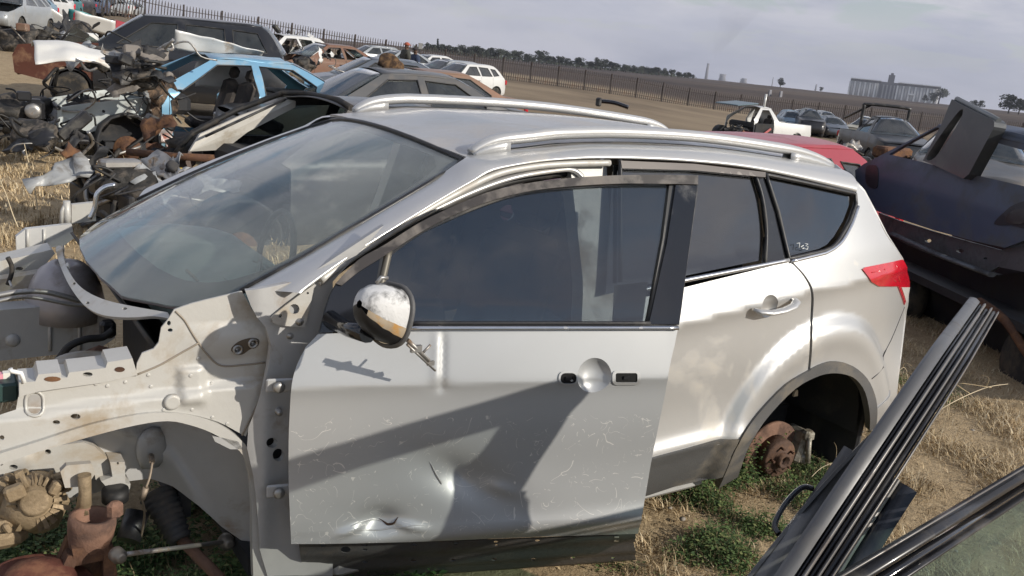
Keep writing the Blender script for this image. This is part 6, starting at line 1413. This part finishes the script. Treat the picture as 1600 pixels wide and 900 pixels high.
panel('window_glass', GP, [(-.25, -.05), (1.2, -.05), (1.2, -.5), (-.25, -.5)], glass('green_tint_glass', (.35, .52, .48), .10, (.22, .32, .30), .02, 4), fc, cell=.2, th=0, hint=fn)
panel('door_skin', GP, [(-.25, -.5), (1.2, -.5), (1.2, -1.0), (-.25, -1.0)], SK, fc, cell=.1, th=.05, hint=fn)
panel('inner_card', lambda a, b: GP(a, b)-fn*.30, [(-.3, -.40), (1.3, -.40), (1.3, -1.0), (-.3, -1.0)], mat('green_black', (.012, .017, .017), .7), fc, cell=.3, th=.02, hint=fn)
# ================================================================ PEOPLE
def person(px, py, d, label, coat, trousers, hat, face=-1, skin=(.10, .055, .035), arms=None):
    g_ = atd(px, py, d); x, y = g_.x, g_.y; z = g_.z
    zf = z-1.72 if True else gz(x, y)
    r_ = thing('person', label, 'person', (x, y, zf)); LOCALS.add(r_.name)
    # skeleton, facing local +X*face
    V = {'pelvis': (0, 0, .95), 'chest': (0.02, 0, 1.28), 'neck': (.01, 0, 1.47), 'head': (.03*face, 0, 1.60), 'top': (.02*face, 0, 1.71),
         'shl': (0, -.19, 1.42), 'ell': (.02, -.25, 1.14), 'hal': (.10*face, -.22, .92), 'shr': (0, .19, 1.42), 'elr': (.02, .25, 1.14), 'har': (.10*face, .22, .92),
         'hil': (0, -.10, .92), 'knl': (.03*face, -.11, .50), 'anl': (0, -.11, .09), 'tol': (.15*face, -.12, .04), 'hir': (0, .10, .92), 'knr': (.03*face, .11, .50), 'anr': (-.03*face, .11, .09), 'tor': (.12*face, .12, .04)}
    Rr = {'pelvis': .155, 'chest': .175, 'neck': .06, 'head': .095, 'top': .07, 'shl': .075, 'ell': .05, 'hal': .04, 'shr': .075, 'elr': .05, 'har': .04, 'hil': .105, 'knl': .07, 'anl': .045, 'tol': .04, 'hir': .105, 'knr': .07, 'anr': .045, 'tor': .04}
    Ed = [('pelvis', 'chest'), ('chest', 'neck'), ('neck', 'head'), ('head', 'top'), ('chest', 'shl'), ('shl', 'ell'), ('ell', 'hal'), ('chest', 'shr'), ('shr', 'elr'), ('elr', 'har'), ('pelvis', 'hil'), ('hil', 'knl'), ('knl', 'anl'), ('anl', 'tol'), ('pelvis', 'hir'), ('hir', 'knr'), ('knr', 'anr'), ('anr', 'tor')]
    ks = list(V); me = bpy.data.meshes.new('body'); me.from_pydata([V[k] for k in ks], [(ks.index(a), ks.index(b)) for a, b in Ed], [])
    o = link('body', me, None, r_); o.modifiers.new('skin', 'SKIN'); sv = me.skin_vertices[0].data
    for i, k in enumerate(ks): sv[i].radius = (Rr[k], Rr[k])
    sv[0].use_root = True
    me.materials.append(skin if not isinstance(skin, tuple) else mat('skin', skin, .6)); s_ = o.modifiers.new('s', 'SUBSURF'); s_.levels = s_.render_levels = 2
    # clothes: coat and trousers as slightly larger shells
    def shell(nm, sel, grow, m_):
        kk = [k for k in ks if k in sel]; me = bpy.data.meshes.new(nm); me.from_pydata([V[k] for k in kk], [(kk.index(a), kk.index(b)) for a, b in Ed if a in kk and b in kk], [])
        o = link(nm, me, m_, r_); o.modifiers.new('skin', 'SKIN'); sv = me.skin_vertices[0].data
        for i, k in enumerate(kk): sv[i].radius = (Rr[k]+grow, Rr[k]+grow)
        sv[0].use_root = True; s_ = o.modifiers.new('s', 'SUBSURF'); s_.levels = s_.render_levels = 2
    V['neck'] = (.01, 0, 1.44)
    shell('jacket', ('pelvis', 'chest', 'shl', 'ell', 'shr', 'elr'), .035, coat)
    shell('trousers', ('pelvis', 'hil', 'knl', 'anl', 'hir', 'knr', 'anr'), .02, trousers)
    MB().lathe((.03*face, 0, 1.66), (0, 0, 1), [(0, .112), (.05, .108), (.09, .08), (.11, .03)], 16).build('cap', hat, r_)
    MB().box((.14*face, 0, 1.665), (.09, .13, .015), None, .006).build('cap_peak', hat, r_)
    for s in (-1, 1): MB().blob((.12*face, s*.035, 1.60), .012, 1, 0).build('eye', DARKIN, r_)
    MB().blob((.135*face, 0, 1.575), .02, 1, 0, 0, (1, .7, 1.2)).build('nose', mat('skin', skin, .6), r_)
    for s in (-1, 1): MB().blob((.03*face, s*.10, 1.60), .025, 1, 0, 0, (.8, .4, 1.2)).build('ear', mat('skin', skin, .6), r_)
    return r_
person(635, 68, 34, 'person in olive jacket and rust-red cap standing behind the grey saloon', mat('olive_jacket', (.05, .05, .042), .9), mat('dark_trousers', (.03, .03, .035), .9), mat('rust_cap', (.35, .09, .05), .8), 1)
person(650, 76, 36, 'person in dark blue overalls and dark beanie facing the capped person', mat('navy_overall', (.03, .045, .085), .9), mat('navy_overall', (.03, .045, .085), .9), mat('dark_beanie', (.03, .025, .03), .9), -1)
# sign board beyond the men
sb = thing('sign_board', 'small grey board on a post beyond the two men', 'sign', atd(657, 72, 60)); LOCALS.add(sb.name)
MB().box((0, 0, 0), (.30, .05, .38), None, .01).build('board', mat('grey_board', (.16, .16, .16), .7), sb); MB().tube([(0, .03, -2.2), (0, .03, .1)], .04, 6).build('post', BLK, sb)
# ================================================================ PALISADE FENCE
fence = thing('palisade_fence', 'long dark steel palisade fence crossing the yard behind all the wrecks', 'fence', (0, 0, 0))
fp = [(40, -22, 70), (234, 40, 75), (400, 66, 78), (547, 90, 82), (700, 112, 86), (850, 133, 90), (1000, 154, 95), (1100, 172, 98), (1220, 184, 102), (1350, 197, 106), (1500, 210, 112), (1700, 232, 120)]
fw = []
for px, py, d in fp:
    p = atd(px, py, d); fw.append((p.x, p.y, p.z))
fw = smooth(fw, 8); Ls = [0]
for a, b in zip(fw, fw[1:]): Ls.append(Ls[-1]+math.dist(a[:2], b[:2]))
def fat(s):
    for i in range(len(Ls)-1):
        if Ls[i+1] >= s: break
    t = (s-Ls[i])/(Ls[i+1]-Ls[i]); return Vector(fw[i]).lerp(Vector(fw[i+1]), t)
FM = mat('fence_steel', (.045, .036, .034), .7, .3, 0, (.09, .05, .035), .3, 1)
nb_ = int(Ls[-1]/3.0); pm_ = None; print('FENCE', nb_, Ls[-1])
me_p = None; me_q = None
for k in range(nb_+1):
    p = fat(min(k*3.0, Ls[-1]-.01)); zz0 = p.z
    if me_q is None:
        o = MB().box((0, 0, 1.0), (.11, .11, 2.1)).build('post', FM, None); me_q = o.data; o.parent = fence
    else: o = bpy.data.objects.new('post', me_q); COL.objects.link(o); o.parent = fence
    o.location = p
    if k == nb_: break
    n_ = fat(min((k+1)*3.0, Ls[-1]-.01)); dv = n_-p; az = math.atan2(dv.y, dv.x)
    if me_p is None:
        mb = MB()
        for j in range(12):
            x = .18+j*.24; mb.prism([(x-.036, 0, .05), (x+.036, 0, .05), (x+.036, 0, 1.82), (x+.012, 0, 2.0), (x-.012, 0, 2.0), (x-.036, 0, 1.82)], (0, .02, 0))
        for z_ in (.35, 1.6): mb.box((1.5, .035, z_), (3.0, .03, .05))
        o = mb.build('palisade_panel', FM, None); me_p = o.data; o.parent = fence
    else: o = bpy.data.objects.new('palisade_panel', me_p); COL.objects.link(o); o.parent = fence
    o.location = p; o.rotation_euler = (0, -math.asin(max(-1, min(1, dv.z/3.0))), az)
# ================================================================ DISTANT THINGS
def horizon(px): return 97+(px-850)*.105
def dirpt(px, d, z):      # point in the direction of pixel column on the horizon at distance d and height z
    r_ = ray(px, horizon(px)); h = Vector((r_.x, r_.y, 0)).normalized(); return Vector((CP.x+h.x*d, CP.y+h.y*d, z))
DS = 1500
# grain silos
sA, sB = dirpt(1325, DS, 0), dirpt(1465, DS*1.0, 0); sdv = (sB-sA); slen = sdv.length; sdn = sdv.normalized(); szr = math.atan2(sdn.y, sdn.x)
zt = 1.8
silo = thing('grain_silos', 'long pale grain silo complex with central tower on the far horizon', 'building', (sA.x, sA.y, zt-8), szr); LOCALS.add(silo.name)
CON = mat('hazy_concrete', (.42, .42, .43), .9, coord='Object', dscale=.02); COD = mat('dark_concrete', (.20, .20, .22), .9, dscale=.02)
H_ = 29
for (x0, x1) in ((0, .345), (.535, 1.0)):
    n_ = 6 if x0 == 0 else 7; wd = (x1-x0)*slen/n_
    for k in range(n_):
        cx = x0*slen+wd*(k+.5)
        MB().lathe((cx, wd*.5, 0), (0, 0, 1), [(-4, wd*.47), (H_, wd*.47)], 20).build('silo', CON, silo)
        MB().box((x0*slen+wd*k, 1.0, H_/2-2), (2.4, 3.4, H_+3)).build('pale_rib', mat('pale_rib', (.85, .85, .84), .9), silo)
    MB().box(((x0+x1)/2*slen, wd*.5, H_+1.6), ((x1-x0)*slen, wd*.8, 3.2)).build('top_gallery', COD, silo)
    MB().box(((x0+x1)/2*slen, 0.5, H_+3.9), ((x1-x0)*slen, wd*.7, 1.2)).build('gallery_roof', mat('pale_rib', (.62, .62, .62)), silo)
tx = (.36+.52)/2*slen
MB().box((tx, 6, (H_+3)/2), (.20*slen, 12, H_+3)).build('central_block', COD, silo)
for k in range(4): MB().box((tx-.06*slen+k*.04*slen, -.3, H_/2), (2, 1, H_-2)).build('block_rib', CON, silo)
MB().box((tx+.01*slen, 6, H_+8), (9, 9, 12)).build('head_tower', COD, silo); MB().box((tx+.01*slen, 6, H_+15), (4, 4, 4)).build('lift_cap', COD, silo)
MB().box((.70*slen, -1.0, H_*.6), (11, 1.2, 2)).build('sign_board', mat('pale_rib', (.62, .62, .62)), silo)
# chimney with smoke, far stacks
def chimney(px, h, r_, d, label, w2=None):
    p = dirpt(px, d, 0); c = thing('chimney', label, 'chimney', p); LOCALS.add(c.name)
    MB().lathe((0, 0, 0), (0, 0, 1), [(-10, r_*1.3), (h*.5, r_*1.05), (h, r_*.85)], 16).build('stack', COD, c); return p
c0 = chimney(1103, 62, 5.0, 3600, 'tall smoking chimney standing on the horizon, centre right')
chimney(1274, 26, 3, 3600, 'small thin chimney on the horizon left of the grain silos')
chimney(1206, 30, 1.2, 3000, 'thin mast on the horizon between chimney and silos')
for k, (px, w_, h) in enumerate(((1128, 60, 30), (1162, 50, 22))):
    p = dirpt(px, 3900, 0); c = thing('cooling_tower', 'faint industrial block on the horizon right of the chimney, %s of two' % ['left', 'right'][k], 'building', p); LOCALS.add(c.name)
    MB().lathe((0, 0, 0), (0, 0, 1), [(-5, w_*.30), (h*.6, w_*.20), (h, w_*.23)], 20).build('tower', COD, c)
    MB().lathe((w_*.5, 30, 0), (0, 0, 1), [(-5, w_*.28), (h*.5, w_*.19), (h*.85, w_*.21)], 20).build('tower', COD, c)
# trees
LEAF = mat('dark_foliage', (.035, .045, .032), .9, 0, 0, (.06, .065, .04), .4, .3, 0, var=.3); BARK = mat('bark', (.06, .045, .035), .9)
TREES = []
def treemesh(seed, kind):
    rnd = random.Random(seed); mb = MB(); H = 1.0
    cl = []
    for k in range(7 if kind != 'tall' else 5):
        a = rnd.uniform(0, 6.28); rr_ = rnd.uniform(0, .30) if kind != 'tall' else rnd.uniform(0, .08); z = rnd.uniform(.38, .85) if kind != 'tall' else .25+.14*k
        cl.append((rr_*math.cos(a), rr_*math.sin(a), z, rnd.uniform(.13, .22) if kind != 'tall' else .12-.015*k))
    for cx, cy, cz, r_ in cl:
        for j in range(110):
            v = Vector((rnd.gauss(0, 1), rnd.gauss(0, 1), rnd.gauss(0, 1))).normalized()*r_*rnd.uniform(.55, 1.12); c = Vector((cx, cy, cz))+v*Vector((1, 1, .85)).length/1.6
            s = rnd.uniform(.018, .045); t1_ = Vector((rnd.uniform(-1, 1), rnd.uniform(-1, 1), rnd.uniform(-1, 1))).normalized(); t2 = t1_.orthogonal().normalized()
            mb.add([c+t1_*s, c+t2*s, c-t1_*s, c-t2*s], [[0, 1, 2, 3]])
    tr = MB(); tr.tube([(0, 0, -.05), (.01, 0, .3), (0, .01, .6)], [.035, .025, .012], 6)
    for k in range(4):
        cx, cy, cz, r_ = cl[k]; tr.tube([(0, 0, .3), (cx*.6, cy*.6, cz*.8), (cx, cy, cz)], [.016, .01, .005], 5)
    return mb, tr
protos = []
for i, kd in enumerate(('round', 'round', 'round', 'tall')):
    a, b_ = treemesh(i+5, kd); protos.append((a, b_))
pdat = [None]*4
def tree(px, d, h, kind, label, group, w_=1.0, dz=0):
    p = dirpt(px, d, 0); p.z = gz(p.x, p.y)+dz; t_ = thing('tree', label, 'tree', p, random.uniform(0, 6), group); LOCALS.add(t_.name); t_.scale = (h*w_, h*w_, h)
    if pdat[kind] is None:
        a, b_ = protos[kind]; o1_ = a.build('crown', LEAF, t_, recalc=False); o2_ = b_.build('trunk', BARK, t_); pdat[kind] = (o1_.data, o2_.data)
    else:
        for nm, dt_ in (('crown', pdat[kind][0]), ('trunk', pdat[kind][1])):
            o = bpy.data.objects.new(nm, dt_); COL.objects.link(o); o.parent = t_
wd = MB(); rw_ = random.Random(77)
for k in range(150):
    t = rw_.random(); px = 665+t*420; d = 600+310*t+rw_.uniform(0, 60); p = dirpt(px, d, 0); p.z = gz(p.x, p.y)
    for j in range(26):
        c = p+Vector((rw_.uniform(-9, 9), rw_.uniform(-9, 9), rw_.uniform(.3, 4.2*rw_.random()+1))); s_ = rw_.uniform(.5, 1.3); a_ = Vector((rw_.uniform(-1, 1), rw_.uniform(-1, 1), rw_.uniform(-1, 1))).normalized(); b_ = a_.orthogonal().normalized()
        wd.add([c+a_*s_, c+b_*s_, c-a_*s_, c-b_*s_], [[0, 1, 2, 3]])
tag(wd.build('far_scrub', LEAF, None, recalc=False), kind='stuff')
rnd = random.Random(11); n_t = 0
for k in range(64):
    t = k/63; px = 668+t*416+rnd.uniform(-3, 3)
    d = 560+300*t+rnd.uniform(-30, 60); big = rnd.random() < .25
    h = rnd.uniform(4.5, 7.5)*(1.35 if big else 1)*(1 if t < .95 else .8); kd = rnd.choice((0, 1, 2)) if rnd.random() < .93 else 3
    seg_ = 'above the white saloon beside the men' if px < 760 else 'just right of the white hatchback' if px < 850 else 'in the middle of the tree line' if px < 960 else 'at the right end, left of the chimney'
    sz_ = 'tall narrow' if kd == 3 else 'large round' if h > 7.2 else 'medium' if h > 5.6 else 'low'
    tree(px, d, h, kd, '%s dark skyline tree, %s' % (sz_, seg_), 'far tree line: %s, %s' % (sz_, seg_), rnd.uniform(1.3, 1.9) if kd < 3 else .8)
for px, d, h, lb in ((1219, 900, 10, 'lone dark tree on the skyline left of the silos'), (1283, 1100, 6, 'low bush on the skyline just left of the silos'), (1458, 1300, 14, 'dark tree at the right foot of the silos'), (1466, 1300, 22, 'tall dark tree right of the silos'), (1444, 1300, 11, 'low tree in front of the right silo end'), (1522, 900, 8, 'low tree on the skyline behind the wedged door, left of two'), (1530, 900, 8, 'low tree on the skyline behind the wedged door, right of two'), (1576, 700, 13, 'larger round tree on the skyline near the right edge'), (1592, 700, 11, 'broad tree at the right edge of the skyline'), (1604, 650, 12, 'tree cut by the right edge of the picture')):
    tree(px, d, h, rnd.choice((0, 1, 2)), lb, None, 1.3)
# ruined low walls in the burnt field
for px, w_, nm in ((1205, 14, 'grey remains of a low wall in the field behind the white pickup, left piece'), (1222, 12, 'grey remains of a low wall in the field behind the white pickup, right piece')):
    p = dirpt(px, 260, 0); p.z = gz(p.x, p.y)-.2; o = thing('low_wall', nm, 'wall', p, .6); LOCALS.add(o.name); MB().box((0, 0, .9), (5, .4, 1.8), None, .1).build('wall', COD, o)
# smoke plume
sm = bpy.data.materials.new('smoke'); sm.use_nodes = True; t = sm.node_tree; t.nodes.clear(); n = t.nodes.new; l = t.links.new
vp = n('ShaderNodeVolumePrincipled'); vp.inputs['Color'].default_value = (.60, .62, .70, 1); tcs = n('ShaderNodeTexCoord'); nz = n('ShaderNodeTexNoise'); nz.inputs['Scale'].default_value = .012; nz.inputs['Detail'].default_value = 4; l(tcs.outputs['Object'], nz.inputs[0])
mrs = n('ShaderNodeMapRange'); l(nz.outputs[0], mrs.inputs[0]); mrs.inputs[1].default_value = .42; mrs.inputs[2].default_value = .7; mrs.inputs[3].default_value = 0; mrs.inputs[4].default_value = .006; l(mrs.outputs[0], vp.inputs['Density']); oo = n('ShaderNodeOutputMaterial'); l(vp.outputs[0], oo.inputs['Volume'])
mb = MB(); mb.tube([c0+Vector((0, 0, 60)), c0+Vector((10, -20, 110)), c0+Vector((30, -40, 190)), c0+Vector((60, -80, 290)), c0+Vector((40, -120, 390))], [6, 20, 45, 75, 85], 14)
so_ = mb.build('smoke', sm, None); tag(so_, kind='stuff')
# ================================================================ GRASS AND WEEDS
def blades(name, spots, mats_, seed, hmin, hmax, wd, bend=.5, leaf=False):
    rnd = random.Random(seed); vs = []; fs = []; mi = []
    for (x, y, s) in spots:
        z = gz(x, y)+.03*noise.noise(Vector((x*.5, y*.5, 0)))*min(1, math.hypot(x-CP.x, y-CP.y)/3)-.012
        a = rnd.uniform(0, 6.283); h = rnd.uniform(hmin, hmax)*s; w_ = wd*rnd.uniform(.6, 1.4)*(.5+.5*s); b_ = rnd.uniform(.15, 1)*bend*h
        dx, dy = math.cos(a), math.sin(a); px_, py_ = -dy*w_, dx*w_; k = len(vs)
        if not leaf:
            vs += [(x-px_, y-py_, z), (x+px_, y+py_, z), (x+dx*b_*.35+px_*.7, y+dy*b_*.35+py_*.7, z+h*.6), (x+dx*b_*.35-px_*.7, y+dy*b_*.35-py_*.7, z+h*.6), (x+dx*b_, y+dy*b_, z+h*rnd.uniform(.75, 1))]
            fs += [[k, k+1, k+2, k+3], [k+3, k+2, k+4]]; m_ = rnd.choice((0, 0, 1, 1, 2)); mi += [m_, m_]
        else:
            c = Vector((x, y, z+rnd.uniform(.1, 1)*h)); t1_ = Vector((dx, dy, rnd.uniform(-.2, .5))).normalized(); t2 = Vector((-dy, dx, rnd.uniform(-.3, .3))).normalized(); L_ = w_*2.0
            vs += [c, c+t1_*L_*.5+t2*w_*.55, c+t1_*L_+Vector((0, 0, -.15*w_)), c+t1_*L_*.5-t2*w_*.55]; fs += [[k, k+1, k+2, k+3]]; mi += [rnd.choice((0, 0, 0, 1, 2))]
    me = bpy.data.meshes.new(name); me.from_pydata([tuple(v) for v in vs], [], fs); me.polygons.foreach_set('material_index', mi); me.update()
    o = link(name, me, mats_); tag(o, kind='stuff'); return o
def gmat(nm, c, r_=.8): 
    m = mat(nm, c, r_, var=.35, dscale=6); b = m.node_tree.nodes['Principled BSDF']; return m
dry = [gmat('straw', (.50, .39, .23)), gmat('straw_dark', (.34, .25, .14)), gmat('straw_pale', (.62, .52, .35))]
grn = [gmat('weed', (.085, .14, .04)), gmat('weed_dark', (.04, .075, .022)), gmat('weed_light', (.20, .23, .08))]
rnd = random.Random(21)
def scatter(n, polys, dens_fn):
    out = []
    xs = [p[0] for q in polys for p in q]; ys = [p[1] for q in polys for p in q]
    while len(out) < n:
        px, py = rnd.uniform(min(xs), max(xs)), rnd.uniform(min(ys), max(ys))
        if not any(inside((px, py), q) for q in polys): continue
        p = groundP(px, py)
        s = dens_fn(p.x, p.y)
        if s > 0 and rnd.random() < s: out.append((p.x, p.y, .5+.5*s))
    return out
def groundspots(n, x0, x1, y0, y1, fn):
    out = []
    while len(out) < n:
        x, y = rnd.uniform(x0, x1), rnd.uniform(y0, y1); s = fn(x, y)
        if s > 0 and rnd.random() < s: out.append((x, y, .55+.45*s))
    return out
tuft = lambda x, y: max(0, min(1, .35+1.5*noise.noise(Vector((x*2.6, y*2.6, 5)))))
nearf = lambda x, y: tuft(x, y)
s1 = groundspots(100000, 1.6, 9.5, -2.6, 1.4, lambda x, y: (tuft(x, y)+.12)*(1 if x < 6 else .55)*(0 if (x < 2.7 and y > -1.0) else 1))
blades('dry_grass', s1, dry, 1, .02, .085, .0024, 1.6)
s2 = groundspots(30000, -2.0, 3.2, 3.2, 14, lambda x, y: tuft(x, y)+.15)
blades('dry_grass', s2, dry, 2, .04, .12, .005, 1.2)
s2b = groundspots(12000, -1.0, 1.4, .6, 5, lambda x, y: tuft(x, y)+.15)
blades('dry_grass', s2b, dry, 3, .04, .14, .003, 1.0)
# green weeds: under the front wheel arch, below the rear door and around the rear hub
def weedf(x, y):
    a = max(0, 1-((x-1.05)/.75)**2-((y+.35)/.60)**2)*1.6
    b = max(0, 1-((x-3.15)/.75)**2-((y+.93)/.33)**2)*1.4
    c = max(0, 1-((x-3.95)/.50)**2-((y+.45)/.5)**2)*1.3
    d = max(0, 1-((x-2.35)/.5)**2-((y+1.25)/.22)**2)*.6
    e = max(0, 1-((x-5.2)/.8)**2-((y+.1)/.6)**2)*.5
    n_ = .22+1.9*noise.noise(Vector((x*4.2, y*4.2, 9)))
    return min(1, max(a, b, c, d, e)*n_)
s3 = groundspots(30000, .2, 6, -1.6, .8, weedf)
blades('green_weeds', s3, grn, 4, .03, .12, .0095, .4, True)
s3b = groundspots(5000, 3.2, 4.3, -.75, -.46, lambda x, y: max(0, 1-((x-3.55)/.35)**2)*(.4+.9*noise.noise(Vector((x*5, y*5, 2)))))
blades('green_weeds', s3b, grn, 14, .08, .34, .010, .3, True)
s3c = groundspots(9000, .3, 1.9, -.85, -.1, lambda x, y: .35+1.2*noise.noise(Vector((x*4, y*4, 3))))
blades('green_weeds', s3c, grn, 15, .04, .16, .012, .4, True)
s4 = groundspots(9000, .2, 6, -1.6, .8, weedf)
blades('weed_stems', s4, [grn[0], grn[1], dry[1]], 5, .05, .14, .0016, .6)
# dirty mixed litter in the transition
s5 = groundspots(9000, 2.0, 6, -2.2, 0, lambda x, y: tuft(x+3, y)*.6); blades('dead_leaves', s5, [dry[1], dry[0], gmat('dead_leaf', (.16, .08, .04))], 6, .004, .02, .008, .3, True)
# tall dry stems that stand out singly
def stem(name, label, pts, r_=.0022, heads=2, seed=0, group='tall dry grass stems'):
    P_ = [Vector(p) for p in pts]; t_ = thing(name, label, 'grass stem', (P_[0].x, P_[0].y, P_[0].z), 0); LOCALS.add(t_.name)
    Q = [tuple(p-P_[0]) for p in P_]; sm_ = smooth(Q, 6); MB().tube(sm_, [r_*(1-.6*i/len(sm_)) for i in range(len(sm_))], 5).build('stalk', dry[2], t_)
    rr_ = random.Random(seed)
    for k in range(heads):
        b_ = Vector(sm_[int(len(sm_)*(.6+.15*k))]); MB().tube([tuple(v) for v in smooth([tuple(b_), tuple(b_+Vector((rr_.uniform(-.1, .1), rr_.uniform(-.05, .05), .05))), tuple(b_+Vector((rr_.uniform(-.16, .16), rr_.uniform(-.1, .1), .04)))], 4)], r_*.5, 4).build('seed_branch', dry[0], t_)
stem('grass_stem', 'long pale grass stem arching right beside the diagonal black door', [un(x, y, 'y', v) for x, y, v in ((1410, 690, -.95), (1440, 660, -.95), (1490, 628, -.98), (1540, 606, -1.0), (1575, 600, -1.0))], .0035, 2, 1)
stem('grass_stem', 'thin upright grass stem right of the diagonal black door', [un(x, y, 'y', v) for x, y, v in ((1462, 742, -.9), (1468, 690, -.9), (1480, 640, -.9), (1478, 612, -.9))], .0022, 2, 2)
stem('grass_stem', 'fine curved grass stem crossing the dry grass at right', [un(x, y, 'y', v) for x, y, v in ((1420, 640, -.4), (1480, 668, -.6), (1530, 690, -.7), (1590, 720, -.8))], .002, 1, 3)
stem('grass_stem', 'short bent grass stem behind the suv rear bumper', [un(x, y, 'y', v) for x, y, v in ((1398, 612, -.3), (1402, 585, -.3), (1412, 574, -.3), (1418, 582, -.3))], .0022, 1, 4)
stem('grass_stem', 'curved dry stem between the rear brake disc and the diagonal door', [un(x, y, 'y', v) for x, y, v in ((1268, 745, -.95), (1285, 730, -.95), (1310, 722, -.97), (1340, 728, -1.0))], .002, 1, 5)
stem('grass_stem', 'tall thin stem standing in the shadow left of the dark saloon', [un(x, y, 'y', v) for x, y, v in ((60, 345, 5), (55, 300, 5), (45, 255, 5), (38, 225, 5))], .006, 0, 6)
stem('grass_stem', 'tall leaning stem at the left picture edge above the silver nose', [un(x, y, 'y', v) for x, y, v in ((28, 355, 2.6), (20, 335, 2.6), (8, 300, 2.6), (-5, 270, 2.6))], .004, 0, 7)
# small stones and chips
rnd = random.Random(8)
for k in range(26):
    px, py = rnd.uniform(1010, 1590), rnd.uniform(640, 890)
    p = groundP(px, py); 
    if p.x < 2.6: continue
    r_ = rnd.uniform(.006, .016); o = MB().blob((0, 0, 0), r_, 1, .3, k, (1.2, 1, .6)).build('pebble', mat('stone', (.28, .25, .21), .9, var=.3, dscale=9), None); o.location = (p.x, p.y, p.z+.004); tag(o, 'small grey pebble lying in the dry grass right of the silver suv', 'stone', 'pebbles in the dry grass')
# ================================================================ HAZE
hm_ = bpy.data.materials.new('haze_air'); hm_.use_nodes = True; t = hm_.node_tree; t.nodes.clear(); vp = t.nodes.new('ShaderNodeVolumePrincipled'); vp.inputs['Color'].default_value = (.80, .84, .96, 1); vp.inputs['Density'].default_value = .00013; vp.inputs['Anisotropy'].default_value = .2
oo = t.nodes.new('ShaderNodeOutputMaterial'); t.links.new(vp.outputs[0], oo.inputs['Volume'])
hz_o = MB().box((0, 0, 0), (11400, 11400, 500)).build('haze', hm_, None); hz_o.location = (0, 0, 235); tag(hz_o, kind='stuff')
